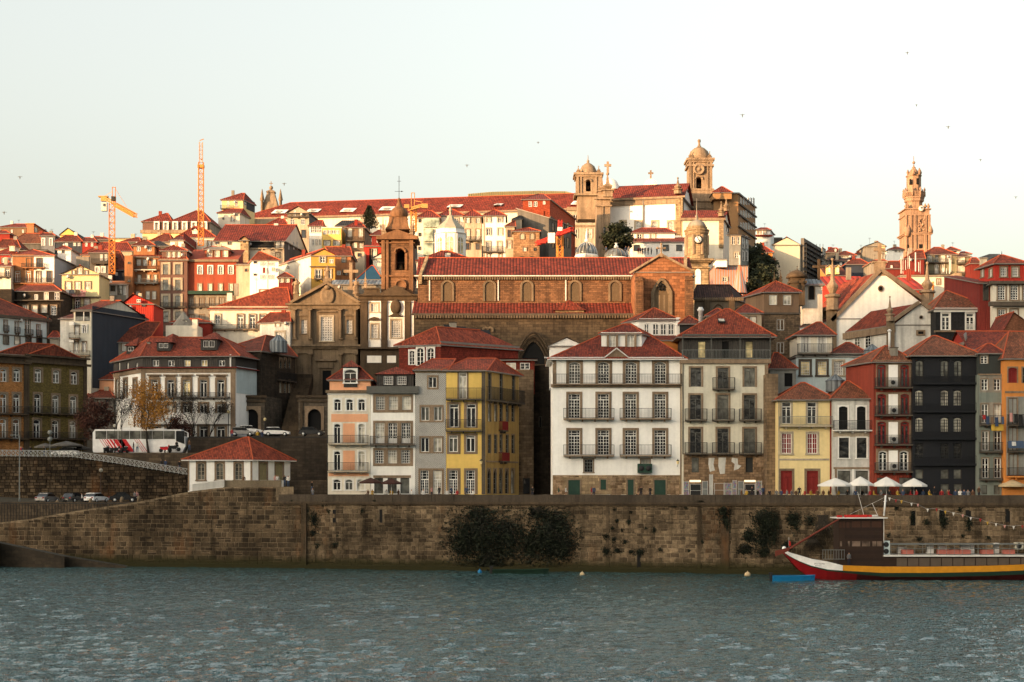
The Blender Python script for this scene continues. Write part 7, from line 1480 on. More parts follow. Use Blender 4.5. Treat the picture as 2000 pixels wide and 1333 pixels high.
hh('olive house wing with two balconies right of the long balconied house',390,[1125,1305],272,560,'olive_wall',('s',240,None,'tile_old'),[(0,'farc',[1180],285,350,90),(0,'farc',[1180],400,480,90)],post=lambda h:(h.rail(0,1120,1235,372,330,.8),h.rail(0,1120,1235,510,475,.8)))
hh('dark red roofed wing left of the long balconied house',388,[440,700],300,560,'dark_red',('h',195,(600,690),'tile_old'))
hh('white attic with a brown hipped roof right of the ornate tower',405,[985,1160],192,300,'white_old',('h',152,(1040,1060),'tile_old'),[(0,'farx',1085,198,222,50)])
hh('second white attic with a low brown roof on the right skyline',402,[1165,1305],238,300,'white_old',('h',214,(1190,1230),'tile_old'))
hh('pale grey skyline house with a dark roof left of the red pyramid roof',372,[1420,1520,(1660,8)],290,420,'grey_wall',('s',240,None,'slate_roof'))
hh('brown roofed house on the right skyline',385,[1305,1430],360,500,'dark_red',('h',290,(1320,1380),'tile_old')); hh('blue corrugated skylight roof behind the red wing',340,[1190,1330],590,700,'concrete',('s',530,None,'zinc'))
b=MB(); x0=1100; p=at(1145,640,312); b.box(p.x-mm(45,312),p.x+mm(45,312),312,315,p.z-2,zz(490,312)); tag(b.build('stone_chimney',['granite_c'],loc=p),'wide stone chimney rising above the red lean-to roof','chimney')
b=MB(); p=at(815,740,300); b.lathe([(.2,-1),(.2,1.2),(.28,1.25),(.28,1.4),(.15,1.5),(.2,2.0),(.1,2.1)],p,8); tag(b.build('clay_chimney',['crane_o'],loc=p),'orange clay chimney pot beside the church pinnacle','chimney')
# ================================================================= boat house, walls and railings on the lower left
V('Q1'); Y=232
style('bh',sur='surr',sw=.28,nx=2,ny=4,arch=1,mid=1,fw=.08,fr='surr_light',rev=.2,pane='glass_mid'); style('bhg',sur='surr',sw=.25,nx=2,ny=1,arch=1,mid=1,fw=.1,fr='olive_sheet',rev=.2,pane='olive_sheet',sill=0)
H('boat_house','small white one-storey house with a red hipped roof sitting on the stone wall','house',[(-45,Y),(392,Y),(655,Y+7)],1038,1260,'white_clean',wins=[(0,'bh',[45,173,302],1068,1185,48),(1,'bhg',[470,580],1068,1188,50)],roof=dict(t='h',y=893,x=(350,372),m='tile_b',oh=.6,gut='gutter_w'),
  post=lambda h:(h.band(0,1038,1260,383,396,.08,'surr','corner_pilaster'),h.band(0,1038,1260,-45,-36,.08,'surr','corner_pilaster'),h.band(0,1036,1048,None,None,.1,'surr','eave'),h.band(1,1036,1048,None,None,.1,'surr','eave')),ext=2)
V('P'); b=MB(); b.box(xx(436,229),xx(548,229),229,230,8.8,zz(938.5,229)); tag(b.build('garden_parapet',[M('parapet2',(.20,.155,.10),'carved',dirt=.4)]),'low brown stone parapet in front of the small white boat house','parapet')
b=MB(); b.box(xx(549,230),xx(638,230),232.5,233.3,9,zz(938,232)); tag(b.build('dark_wall',['stone_dark']),'dark stone wall between the boat house and the peach house','wall')
o=thing('ramp_railing','white metal railing rising beside the small white boat house','railing',at(375,960,228.6)); b=MB(); a,c=at(376,960,228.6),at(437.5,951,228.6); t_=Vector((0,0,mm(13.5,228.6)))
for z in(0,1): b.tube(a+t_*z,c+t_*z,.05,4)
b.build('rail',['fr_white'],o); b=MB()
for k in range(26): q=a.lerp(c,k/25); b.box(q.x-.03,q.x+.03,q.y-.02,q.y+.02,q.z,q.z+t_.z)
b.build('baluster',['fr_white'],o); b=MB(); b.mesh_add([a+Vector((0,.06,0)),c+Vector((0,.06,0)),c+Vector((0,.06,t_.z)),a+Vector((0,.06,t_.z))],[(0,1,2,3)]); b.build('backing_wall',['white_old'],o)
o=thing('street_railing','grey metal railing with crossed bars running down along the street edge','railing',at(180,900,244)); tl2=[(-30,893),(140,895),(230,908),(366,930)]; n=46
pts=[at(-30+396*k/n,interp(tl2,-30+396*k/n)-1.5,242.3) for k in range(n+1)]
for k in range(n):
    b=MB(); p,q=pts[k],pts[k+1]; h_=Vector((0,0,1.0)); b.tube(p,p+h_,.07,4); 
    for A,B_ in((p+h_,q+h_),(p+h_*.15,q+h_*.15),(p+h_*.15,q+h_),(p+h_,q+h_*.15)): b.tube(A,B_,.05,4)
    b.build('railing_panel',[M('rail_grey',(.34,.34,.32),'plain')],o)
def pole(x,y0,y1,Y,r,lb,m='iron_grey',globe=0,name='lamp_post',cat='street lamp',arm=0):
    p=at(x,y1,Y); t_=zz(y0,Y); o=thing(name,lb,cat,p); b=MB(); b.lathe([(r*2,0),(r*1.6,.5),(r,.7),(r*.7,t_-p.z)],p,8); 
    if arm: b.tube((p.x,p.y,t_),(p.x-arm,p.y,t_+.1),.06); b.box(p.x-arm-.5,p.x-arm,p.y-.15,p.y+.15,t_,t_+.12)
    b.build('post',[m],o)
    if globe: g=MB(); g.ball(Vector((p.x,p.y,t_+globe*.6)),globe,10); g.build('globe',['sky_cream'],o)
    return o
pole(38,851,980,236,.09,'tall grey street light pole standing at the left on the parking level',arm=.9); pole(197,921,984,237,.05,'short dark lamp post with a glass globe between the parked cars','iron',.3); pole(224,834,886,246,.05,'lamp post with a round globe just behind the coach','iron',.28)
pole(238,800,886,246.5,.06,'thin dark utility pole behind the coach','iron'); o=pole(97.5,842,893,245,.05,'pole carrying two round traffic signs seen from behind',name='traffic_sign',cat='traffic sign')
for y in(845,858): 
    b=MB(Matrix.Translation(at(97.5,y,244.9))@Matrix.Rotation(R(90),4,'X')); b.lathe([(.38,-.01),(.38,.02)],(0,0,0),16); b.build('sign_disc',['iron_grey'],o)
for i,x in enumerate((112,177,238,271)):
    b=MB(); p=at(x,990-(x-112)*.05,233.5); b.lathe([(.28,0),(.28,.7),(.22,.95),(.05,1.05)],p,8); tag(b.build('stone_bollard',['carved'],loc=p),'stone bollard at the edge of the parking level, number %s from the left'%('one','two','three','four')[i],'bollard','stone bollards of the parking level')
# ================================================================= vehicles
def car(x,y,Y,ang,paint,label,kind='hatch',L=4.2,grp='parked cars'):
    p=at(x,y,Y); o=thing('parked_car',label,'car',p,grp); o.rotation_euler=(0,0,0); T=Matrix.Translation(p)@Matrix.Rotation(R(ang),4,'Z'); W=.88; s=L/4.2
    pr=[(-2.1,.35),(-2.1,.78),(-1.98,.92),(-1.2,.96),(.95,.93),(1.75,.80),(2.08,.62),(2.1,.35)]; 
    gh=[(-1.9 if kind!='sedan' else -1.5,.93),(-1.55 if kind!='sedan' else -1.0,1.42),(-.2,1.48),(.35,1.42),(1.15,.93)]
    def loft(b,prof,ws,m):
        n=len(prof); vs=[]
        for wy,k in ws: vs+=[(x_*k*s,wy,z_) for x_,z_ in prof]
        fs=[]
        for j in range(len(ws)-1):
            for i in range(n): fs.append((j*n+i,j*n+(i+1)%n,(j+1)*n+(i+1)%n,(j+1)*n+i))
        fs+=[tuple(range(n-1,-1,-1)),tuple((len(ws)-1)*n+i for i in range(n))]; b.mesh_add(vs,fs,m,False)
    b=MB(T); loft(b,pr,[(-W,.975),(-W+.1,1),(W-.1,1),(W,.975)],0); b.build('body',[paint],o)
    b=MB(T); g2=[(x_,z_ if z_<1 else z_-.03) for x_,z_ in gh]; loft(b,g2,[(-W+.06,.97),(-W+.22,1.0),(W-.22,1.0),(W-.06,.97)],0); b.build('windows',['glass'],o)
    b=MB(T); 
    b.box(gh[1][0]*s,gh[3][0]*s,-W+.2,W-.2,1.40,1.50)
    for yy in(-W+.08,W-.13):
        for x_ in(-.15,gh[1][0]*.98): b.box(x_*s-.04,x_*s+.04,yy,yy+.05,.9,1.45)
    b.build('roof',[paint],o)
    for x_ in(-1.3,1.32):
        for yy in(-W+.02,W-.02):
            w_=MB(T@Matrix.Translation((x_*s,yy,.33))@Matrix.Rotation(R(90),4,'X')); w_.lathe([(.33,-.1),(.33,.1)],(0,0,0),14,0); w_.lathe([(.2,-.12),(.2,.12)],(0,0,0),10,1); w_.build('wheel',['fr_dark','steel_w'],o)
    for yy in(-.62,.62):
        w_=MB(T); w_.box(2.0*s,2.09*s,yy-.17,yy+.17,.62,.76); w_.build('headlight',['sky_cream'],o); w_=MB(T); w_.box(-2.12*s,-2.05*s,yy-.16,yy+.16,.68,.86); w_.build('tail_light',['fr_red'],o)
    w_=MB(T); w_.box(-2.13*s,-2.08*s,-.26,.26,.5,.62); w_.build('number_plate',['sky_cream'],o)
    return o
M('p_silver',(.30,.29,.28),'plain',rough=.35,metal=.6); M('p_black',(.012,.012,.014),'plain',rough=.2,spec=.8); M('p_white',(.75,.74,.72),'plain',rough=.3)
car(92,982,237,75,'p_silver','silver sedan seen from behind, leftmost car on the lower parking level','sedan'); car(146,982,237,70,'p_black','black hatchback seen from behind on the lower parking level'); car(188,982,237,72,'p_white','white hatchback seen from behind beside the globe lamp'); car(240,981,237,20,'p_black','black sedan parked side-on at the right end of the lower parking level','sedan')
car(128,892,246.5,178,'p_white','white hatchback behind the crossed-bar railing near the traffic sign'); car(474,852.5,253,5,'p_silver','pale silver hatchback parked in front of the left stone gateway',L=4.0); car(541,852.5,253,3,'p_white','white crossover parked at the foot of the church steps',L=4.3); car(609,852,254.5,0,'p_black','dark hatchback parked before the right stone gateway')
car(488,849,257,4,'p_white','white car half hidden behind the pale silver hatchback'); 
V('P'); Y=247.5; o=thing('coach','white coach with diagonal red stripes and a dark window band behind the autumn tree','coach',at(270,887,Y)); X0,X1=xx(181,Y),xx(362,Y); z0,z1=zz(884,Y),zz(839,Y); D=2.5
b=MB(); b.extr([(X0+.1,z0),(X1-.5,z0),(X1,z0+1),(X1-.15,z1-1.2),(X1-.8,z1),(X0+.4,z1),(X0,z1-.5),(X0,z0+.3)],Y,Y+D); b.box(xx(238,Y),xx(275,Y),Y+.3,Y+D-.3,z1,zz(835,Y)); b.box(xx(300,Y),xx(320,Y),Y+.4,Y+D-.4,z1,zz(837,Y)); b.build('body',['p_white'],o)
n=7
for k in range(n):
    b=MB(); a=xx(186,Y)+(xx(342,Y)-xx(186,Y))*k/n; c=xx(186,Y)+(xx(342,Y)-xx(186,Y))*(k+1)/n; b.box(a+.03,c-.03,Y-.03,Y,zz(858,Y),zz(842,Y)); b.build('side_window',['glass_mid'],o)
b=MB(); b.extr([(X1-1.5,zz(862,Y)),(X1-.1,zz(868,Y)),(X1-.25,zz(842,Y)),(X1-1.5,zz(842,Y))],Y-.035,Y+D+.03); b.build('windscreen',['glass'],o)
def stripe(x0,x1,sl=17,m='p_red',y0=858.5,y1=883,nm='red_stripe'):
    b=MB(); b.face([(xx(x0+sl,Y),Y-.015,zz(y1,Y)),(xx(x1+sl,Y),Y-.015,zz(y1,Y)),(xx(x1,Y),Y-.015,zz(y0,Y)),(xx(x0,Y),Y-.015,zz(y0,Y))]); b.build(nm,[m],o)
M('p_red',(.55,.015,.02),'plain',rough=.4)
for a,c in((194,195),(199,200.5),(203,205),(207,210.5),(213,217.5),(220,228),(229,238),(262,263),(266,267),(270,271.5)): stripe(a,c)
stripe(228.5,246,17,y1=883); b=MB(); b.box(xx(245,Y),xx(251,Y),Y-.016,Y-.01,zz(883,Y),zz(868,Y)); b.build('red_panel',['p_red'],o)
for x in(214,327): 
    w_=MB(Matrix.Translation((xx(x,Y),Y+.1,z0+.15))@Matrix.Rotation(R(90),4,'X')); w_.lathe([(.52,-.15),(.52,.15)],(0,0,0),16,0); w_.lathe([(.3,-.16),(.3,.18)],(0,0,0),12,1); w_.build('wheel',['fr_dark','steel_w'],o)
b=MB(); b.tube((X1-.1,Y-.1,z1-.3),(X1+.5,Y-.15,z1-.6),.05); b.box(X1+.4,X1+.55,Y-.3,Y-.1,z1-1.3,z1-.6); b.build('wing_mirror',['p_white'],o)
def motorbike(x,y,Y,col,lb,ang=0):
    p=at(x,y,Y); o=thing('motorbike',lb,'motorbike',p,'motorbikes parked on the street'); T=Matrix.Translation(p)@Matrix.Rotation(R(ang),4,'Z')
    for x_ in(-.7,.72): w_=MB(T@Matrix.Translation((x_,0,.32))@Matrix.Rotation(R(90),4,'X')); w_.lathe([(.32,-.06),(.32,.06)],(0,0,0),12,0); w_.build('wheel',['fr_dark'],o)
    b=MB(T); b.extr([(-.75,.55),(-.1,.35),(.35,.4),(.45,.85),(.1,.98),(-.3,.78),(-.9,.85)],-.17,.17,0); b.extr([(.35,.8),(.75,.75),(.6,1.25),(.45,1.2)],-.2,.2,0); b.build('body',[col],o)
    b=MB(T); b.tube((.45,-.36,1.1),(.45,.36,1.1),.03); b.tube((.45,0,1.0),(.72,0,.35),.05); b.build('handlebar',['steel_w'],o); b=MB(T); b.box(-.85,.0,-.16,.16,.8,.9); b.build('seat',['fr_dark'],o)
for x,y,c_,lb,a in((208,886,'fr_dark','black motorbike behind the rear of the coach, nearest its back wheel',80),(226,886,'fr_dark','dark motorbike in front of the red stripes of the coach',10),(243,886,'iron','dark grey motorbike before the middle of the coach',70),(323,884,'p_red','red motorbike right of the autumn tree trunk',15),(340,882,'fr_dark','black motorbike by the front wheel of the coach',20),(394,868,'p_white','motorbike with a white top box above the boat house roof',160),(410,868,'fr_dark','dark touring motorbike above the boat house roof',150)):
    motorbike(x,y,246.3 if x<380 else 250.5,c_,lb,a)
# ================================================================= people
def skin_mesh(name,J,E):
    me=bpy.data.meshes.new(name); me.from_pydata([j[:3] for j in J],E,[]); ob=bpy.data.objects.new(name,me); C.objects.link(ob); ob.modifiers.new('s','SKIN'); me.skin_vertices[0].data.foreach_set('radius',[r for j in J for r in(j[3],j[3])]); me.skin_vertices[0].data[0].use_root=True
    ob.modifiers.new('d','SUBSURF').levels=1; dg=bpy.context.evaluated_depsgraph_get(); r=bpy.data.meshes.new_from_object(ob.evaluated_get(dg)); bpy.data.objects.remove(ob); return r
def body(name,kind,seed):
    rr=random.Random(seed); st=.22 if kind=='walk' else .0
    J=[(0,0,.93,.125),(0,0,1.12,.115),(0,-.02,1.33,.15),(0,-.02,1.47,.06),(0,-.03,1.56,.075),(0,-.035,1.66,.085)]; E=[(0,1),(1,2),(2,3),(3,4),(4,5)]
    for s in(-1,1):
        n=len(J); fy=st*s
        if kind=='sit': J+=[(s*.10,-.05,.88,.10),(s*.12,-.45,.9,.075),(s*.12,-.48,.5,.05),(s*.12,-.62,.46,.04)]
        else: J+=[(s*.10,0,.86,.095),(s*.11+fy*.6,-.03,.48,.068),(s*.11+fy*1.2,.03,.09,.045),(s*.11+fy*1.2+(.05 if st else 0),-.12,.045,.04)]
        E+=[(0,n),(n,n+1),(n+1,n+2),(n+2,n+3)]; n=len(J)
        hx=rr.choice([0,.12]) ; J+=[(s*.19,-.02,1.40,.062),(s*.25,.02-fy*.3,1.14,.045),(s*.23,-.10-(.18 if kind!='stand' or hx else 0),.93+(.2 if kind!='walk' and hx else 0),.034),(s*.22,-.15-(.2 if hx else 0),.88+(.24 if hx else 0),.03)]; E+=[(2,n),(n,n+1),(n+1,n+2),(n+2,n+3)]
    me=skin_mesh(name,J,E)
    for k in('top_blue','trousers','skin','hair'): me.materials.append(mt(k))
    for f in me.polygons:
        c=f.center
        if c.z>1.5: f.material_index=3 if(c.y>-.02 or c.z>1.70) else 2
        elif c.z>1.46: f.material_index=2
        elif abs(c.x)>.19 and c.z<.93 and kind!='sit': f.material_index=2
        elif c.z>.92: f.material_index=0
        else: f.material_index=1
        f.use_smooth=True
    if kind=='sit':
        for v in me.vertices: v.co.z-=.42
    return me
for k,c_ in(('top_blue',(.03,.05,.10)),('trousers',(.02,.02,.03)),('skin',(.35,.19,.12)),('hair',(.02,.012,.008)),('top_red',(.28,.02,.02)),('top_white',(.6,.58,.54)),('top_black',(.012,.012,.012)),('top_brown',(.10,.05,.025)),('top_grey',(.14,.14,.14)),('top_yellow',(.45,.28,.04)),('top_green',(.04,.07,.04)),('jeans',(.05,.08,.14)),('top_pink',(.5,.25,.22))): M(k,c_,'plain')
PM={k:[body('person',k,s) for s in(1,2,3)] for k in('stand','walk','sit')}
_pl=set()
def person(x,y,Y,top,place,kind='stand',h=1.0,bot='trousers',ang=None,what='jacket'):
    """y: feet, or None when standing on the quay pavement"""
    z=10.2 if y is None else zz(y,Y); kd={'stand':'standing','walk':'walking','sit':'sitting'}[kind]; lab='person in a %s %s %s %s'%(top,what,kd,place)
    if lab in _pl: print('DUP',lab)
    _pl.add(lab); me=random.choice(PM[kind]); o=bpy.data.objects.new('person',me); C.objects.link(o); o.location=(xx(x,Y),Y,z); o.rotation_euler=(0,0,R(random.uniform(-70,70) if ang is None else ang)); o.scale=(h,h,h)
    for i,m_ in((0,'top_'+top),(1,bot)): o.material_slots[i].link='OBJECT'; o.material_slots[i].material=mt(m_)
    tag(o,lab,'person','people along the waterfront'); return o
def yw(px,d): return Yq(px)+d
V('P')
for x,top,pl_,k in((1091,'green','with a backpack left of the first green door','walk'),(1105,'white','before the first green door of the white house','walk'),(1155,'red','by the stone plinth under the left balcony','walk'),(1160,'blue','next to the one in red under the left balcony','stand'),(1246,'brown','right of the narrow green door','walk'),(1252,'black','close beside the narrow green door','stand'),(1270,'black','left of the last green door of the white house','stand'),
 (1040,'black','alone at the mouth of the dark alley','stand'),(882,'blue','before the yellow house left door','stand'),(893,'red','on the bench before the yellow house','sit'),(911,'blue','before the right door of the yellow house','stand'),(924,'white','near the corner of the yellow house','sit'),(873,'white','where the tiled house meets the yellow one','sit'),(843,'pink','before the second door of the tiled house','stand'),(827,'white','before the first door of the tiled house','sit'),(858,'black','right of the tiled house doors','stand'),
 (804,'white','right of the brown parasols','sit'),(778,'brown','under the right brown parasol','sit'),(765,'yellow','between the brown parasols','sit'),(755,'white','at a table under the left brown parasol','sit'),(727,'yellow','by the last window of the peach house','sit'),(719,'brown','at the edge of the peach house','sit')):
    person(x,None,yw(x,random.uniform(3,5.2)),top,pl_,k,ang=(90 if k=='walk' else None))
N=['first','second','third','fourth','fifth','sixth','seventh','eighth','ninth','tenth']
for x0,x1,n,pl_ in((1448,1502,6,'along the parapet before the souvenir racks'),(1515,1556,5,'of the row before the yellow house left door'),(1562,1618,6,'of the row before the yellow house right door'),(1640,1700,5,'under the white parasols by the peeling house'),(1708,1780,6,'of those before the red-doored house'),(1790,1850,6,'of those before the black house left half'),(1855,1910,7,'of those before the black house right half')):
    for i in range(n):
        x=x0+(x1-x0)*i/(n-1)+random.uniform(-2,2); person(x,None,yw(x,random.uniform(1.6,5)),random.choice(['black','blue','white','brown','grey','red','yellow','black']),N[i]+' '+pl_,random.choice(['sit','sit','stand']))
for x,y,Yd,top,pl_,k in((160,985,236,'white','on the parking road beside the black hatchback','stand'),(166,985,236,'black','next to the white-coated one on the parking road','stand'),(263,981,237,'grey','at the right end of the parking road','stand'),(267,981,237.5,'pink','beside the one in grey on the parking road','stand'),(40,893,246,'red','behind the railing by the left corner house','stand'),(42.5,893,246.5,'blue','behind the railing beside the tall light pole','stand'),(59,892,247,'black','before the corner of the yellow tiled house','stand'),(86,892,247.5,'black','by the round traffic signs','stand'),
 (261,884,246.4,'black','before the middle of the coach','stand'),(268,884,246.2,'white','with folded arms before the coach','stand'),(345,882,246.4,'black','at the front of the coach','stand'),(370,880,247,'brown','right of the coach windscreen','stand'),(315,918,243.6,'black','behind the sloping railing, left of a pair','walk'),(323,919,243.6,'blue','behind the sloping railing, right of a pair','walk'),(350,921,243.8,'black','with a white bag near the boat house wall','walk'),(476,951,229.8,'brown','at the parapet before the boat house','stand'),
 (542,950,232,'white','at the right corner of the boat house','stand'),(538,950,232.2,'pink','close to the boat house green door','stand'),(556,950,232,'black','left of a white-shirted one beyond the boat house','stand'),(563,951,231.6,'white','beyond the boat house facing the river','stand'),(611,976,226,'grey','with a bicycle by the peach house','stand'),(609,962,231,'black','on the path above the one with a bicycle','stand'),(453,858,251,'red','peeping over the boat house roof ridge','stand'),(503,862,250.6,'yellow','by the terrace rail under the white cars','stand'),(512,862,250.6,'blue','second by the terrace rail under the white cars','stand')):
    person(x,y,Yd,top,pl_,k,bot=random.choice(['trousers','jeans']))
for x,n_ in((1200,1),): pass
for i,x in enumerate((1184,1222,1228,1247,1251,1255,1260,1266,1272,1283,1290)): person(x,498,342 if i>2 else 300,random.choice(['black','blue','red','grey']),N[i]+' from the left on the hilltop terrace','stand',what='coat') if i<10 else 0
# ================================================================= parasols, racks, laundry
def parasol(x,y0,y1,w,Y,m,lb,grp='parasols on the quay',yb=None):
    p=at(x,y1,Y); r_=mm(w/2,Y); h_=mm(y1-y0,Y); zb=10.2 if yb is None else zz(yb,Y); o=thing('parasol',lb,'parasol',(p.x,p.y,zb),grp); b=MB(); b.lathe([(r_,-.22),(r_*1.0,0),(r_*.5,h_*.55),(.05,h_)],p,8,0,False,PI/8); b.build('canopy',[m],o); b=MB(); b.tube((p.x,p.y,zb),(p.x,p.y,p.z+h_),.045); b.build('pole',['steel_w'],o)
    b=MB()
    for k in range(8): t=2*PI*k/8+PI/8; b.tube(p+Vector((0,0,h_*.6-.4)),p+Vector((r_*.9*math.cos(t),r_*.9*math.sin(t),0)),.015,3)
    b.build('rib',['iron'],o); b=MB(); b.lathe([(.35,0),(.35,.12)],(p.x,p.y,zb),8); b.build('base',['iron'],o)
V('Q4')
for x,y0,y1,w_,m_,lb in((523,1088,1138,256,'fr_white','widest white parasol, leftmost, before the peeling white house'),(705,1078,1134,190,'fr_white','second white parasol from the left, before the red-doored house'),(893,1080,1138,212,'fr_white','third white parasol from the left, right of the wall lantern'),(1092,1090,1140,190,'fr_white','fourth white parasol, at the left edge of the black house'),(1802,1098,1140,190,M('canvas',(.50,.38,.22),'plain'),'sand coloured parasol before the orange house')): parasol(x,y0,y1,w_,209.5-(x/2000)*2,m_,lb)
V('Q2'); parasol(385,1160,1192,170,222.5,M('brown_cloth',(.05,.02,.015),'plain'),'dark brown parasol left of the restaurant opening'); parasol(535,1165,1198,160,222.5,'brown_cloth','dark brown parasol in front of the restaurant opening')
V('B6'); parasol(870,412,465,420,247,'side_grey','large grey canvas parasol near the street railing','grey street parasols',600); parasol(590,440,485,280,250,'side_grey','smaller grey canvas parasol before the yellow tiled house','grey street parasols',600); parasol(1060,470,510,270,249,'dark_grey','dark canvas parasol near the back of the coach','grey street parasols',600)
V('Q3'); Y=216.6
rk=M('postcards',(.4,.4,.4),'plain'); T=NT(rk); vo=T.n('TexVoronoi'); vo.inputs['Scale'].default_value=7; T.l(T.n('UVMap').outputs[0],vo.inputs['Vector']); T.l(T.mix(.8,vo.outputs['Color'],(.14,.13,.12)),rk.node_tree.nodes['Principled BSDF'].inputs['Base Color'])
for i,(x0,x1,y0,m_) in enumerate(((1000,1036,1198,'postcards'),(1046,1120,1215,'fr_dark'),(1130,1166,1195,'iron_grey'),(1178,1200,1150,'white_old'),(1212,1276,1210,'brown_wall'),(1282,1330,1208,'postcards'),(1338,1362,1190,'postcards'),(1374,1412,1195,'iron_grey'),(1420,1490,1215,'fr_dark'),(1496,1536,1195,'postcards'))):
    o=thing('souvenir_rack','souvenir display, %s from the left in front of the stone shop floor'%N[i],'display rack',at((x0+x1)/2,1288,Y),'souvenir displays'); X0,X1=xx(x0,Y),xx(x1,Y); zt=zz(y0,Y); b=MB(); b.box(X0,X1,Y,Y+.35,10.2,zt); b.build('panel',[m_],o)
    b=MB(); 
    for X in(X0,X1): b.tube((X,Y-.02,10.2),(X,Y-.02,zt+.08),.035,4)
    for z in(10.5,(10.4+zt)/2,zt): b.tube((X0,Y-.03,z),(X1,Y-.03,z),.025,4)
    b.build('frame',['gutter_w'],o)
for x in(1080,1455):
    b=MB(); b.box(xx(x-38,218.3),xx(x+38,218.3),218.28,218.33,zz(1200,218.3),zz(1186,218.3)); tag(b.build('shop_light',[M('lamp_white',(.8,.6,.35),'plain',emit=.35)]),'bright lit shop opening %s the souvenir displays'%('at the left of' if x<1200 else 'at the right of'),'shop light')
def cloth(x,y0,y1,w,Y,m,lb,grp):
    p=at(x,y0,Y); b=MB(); W=mm(w,Y); H_=mm(y1-y0,Y); n=5
    vs=[(p.x-W/2+W*i/n,p.y-.04*math.sin(i*2.3)-.06*j,p.z-H_*j/2) for j in range(3) for i in range(n+1)]; vs+=[(v[0],v[1]+.03,v[2]) for v in vs]; k=3*(n+1)
    q=[(j*(n+1)+i,j*(n+1)+i+1,(j+1)*(n+1)+i+1,(j+1)*(n+1)+i) for j in range(2) for i in range(n)]; b.mesh_add(vs,q+[tuple(reversed([a+k for a in f])) for f in q]); tag(b.build('laundry',[m],loc=p),lb,'laundry',grp)
V('A8')
for x,w_,y1,m_,c_ in((880,40,375,'top_white','white'),(935,70,360,'top_grey','grey'),(1010,60,370,'brown_wall','brown'),(1085,70,350,'top_pink','pale pink')): cloth(x,308,y1,w_,304.5,m_,'%s washing hung under the pale yellow gabled house windows'%c_,'laundry on the pale yellow house')
cloth(940,345,400,110,304.8,'top_pink','large pink sheet hanging at the left of the pale yellow house laundry','laundry on the pale yellow house'); cloth(1060,345,398,110,304.8,'top_pink','large pink sheet hanging at the right of the pale yellow house laundry','laundry on the pale yellow house')
V('Q4')
for x,w_,y0,y1,m_,c_ in((1600,24,632,665,'top_red','red'),(1625,24,642,700,'top_blue','dark blue'),(1660,22,648,700,'brown_wall','brown'),(1690,24,650,715,'top_blue','navy'),(1735,18,645,700,'jeans','light blue striped'),(1795,20,618,682,'top_pink','pinkish'),(1830,28,625,690,'top_black','black'),(1865,30,630,715,'top_black','long black')): cloth(x,y0,y1,w_,206.4,m_,'%s garment on the washing line between grey-green and orange houses'%c_,'laundry on the right-hand balconies')
cloth(1695,700,747,88,206.6,'top_yellow','yellow patterned cloth below the washing line','laundry on the right-hand balconies'); cloth(1830,820,872,115,206.2,'jeans','blue cloth over the orange house balcony','laundry on the right-hand balconies'); cloth(1815,826,856,30,206.1,'top_white','white cloth over the blue one on the orange house balcony','laundry on the right-hand balconies')
V('A3'); 
for x,m_,lb in((105,'fr_red','dark red rug hanging on the modern white house'),(228,'cream2','tan rug hanging on the modern white house')): cloth(x,1085,1160 if x<200 else 1135,30 if x<200 else 42,311.5,m_,lb,'rugs on the modern white house')
# ================================================================= river boat
V('Q8'); Y0=193.5; bo=thing('river_boat','long dark wooden river tour boat with white, yellow, green and red hull bands','boat',at(1100,855,Y0))
top=[(145,612),(180,640),(250,660),(350,690),(470,710),(580,738),(900,748),(1300,748),(1700,742),(2300,722)]
b1=[(145,640),(180,665),(250,705),(350,745),(470,772),(580,780),(900,798),(1300,798),(1700,790),(2300,768)]
b2=[(145,645),(180,672),(250,712),(350,755),(470,785),(580,795),(900,828),(1300,830),(1700,822),(2300,800)]
bt=[(145,650),(180,690),(250,770),(350,838),(470,862),(580,866),(900,870),(1300,870),(1700,868),(2300,862)]
xs=[145,165,190,220,260,300,350,410,470,530,580,585,700,900,1100,1300,1500,1700,1900,2100,2300]
hw=lambda x: 2.5*min(1,max(.02,(x-140)/420))**.62*(1 if x<2050 else max(.2,(2350-x)/300))
def hull(side):
    b=MB(); rows=[]
    for x in xs:
        w_=hw(x); c=[]
        for k,(t_,f_) in enumerate(((top,1.0),(b1,.96),(b2,.93),(bt,.55))): yy=interp(t_,x); c.append((xx(x,Y0),Y0+2.5+side*w_*f_,zz(yy,Y0)))
        rows.append(c)
    return rows
A_,B_=hull(-1),hull(1)
for nm,k,(m0,m1) in(('upper_strake',0,('p_white','boat_yellow')),('middle_strake',1,('boat_green','boat_green')),('lower_strake',2,('boat_red','boat_red2'))):
    M('boat_yellow',(.62,.26,.015),'plain',rough=.5); M('boat_green',(.01,.03,.018),'plain',rough=.5); M('boat_red',(.22,.008,.01),'plain',rough=.4); M('boat_red2',(.07,.006,.006),'plain',rough=.4)
    b=MB()
    for i in range(len(xs)-1):
        m_=0 if xs[i]<(585 if k==0 else 700) else 1
        for Rr,fl in((A_,0),(B_,1)):
            q=[Rr[i][k+1],Rr[i+1][k+1],Rr[i+1][k],Rr[i][k]]; b.face(q if not fl else q[::-1],m_,True)
    b.build(nm,[m0,m1],bo)
b=MB()
for i in range(len(xs)-1): b.face([A_[i][0],A_[i+1][0],B_[i+1][0],B_[i][0]])
b.build('deck',['wood_dark'],bo)
b=MB(); b.ball(Vector(A_[0][0])+Vector((.1,.05,0)),.28,8); b.build('bow_post',['p_white'],bo)
Yc=Y0+.9
def bx(nm,x0,x1,y0,y1,d0,d1,m,thin=0): b=MB(); b.box(xx(x0,Yc),xx(x1,Yc),Yc+d0,Yc+d1,zz(y1,Yc),zz(y0,Yc)); return b.build(nm,[m],bo)
bx('wheelhouse',552,905,375,752,0,3.2,'wood_dark'); M('wood_mid',(.055,.024,.014),'plain')
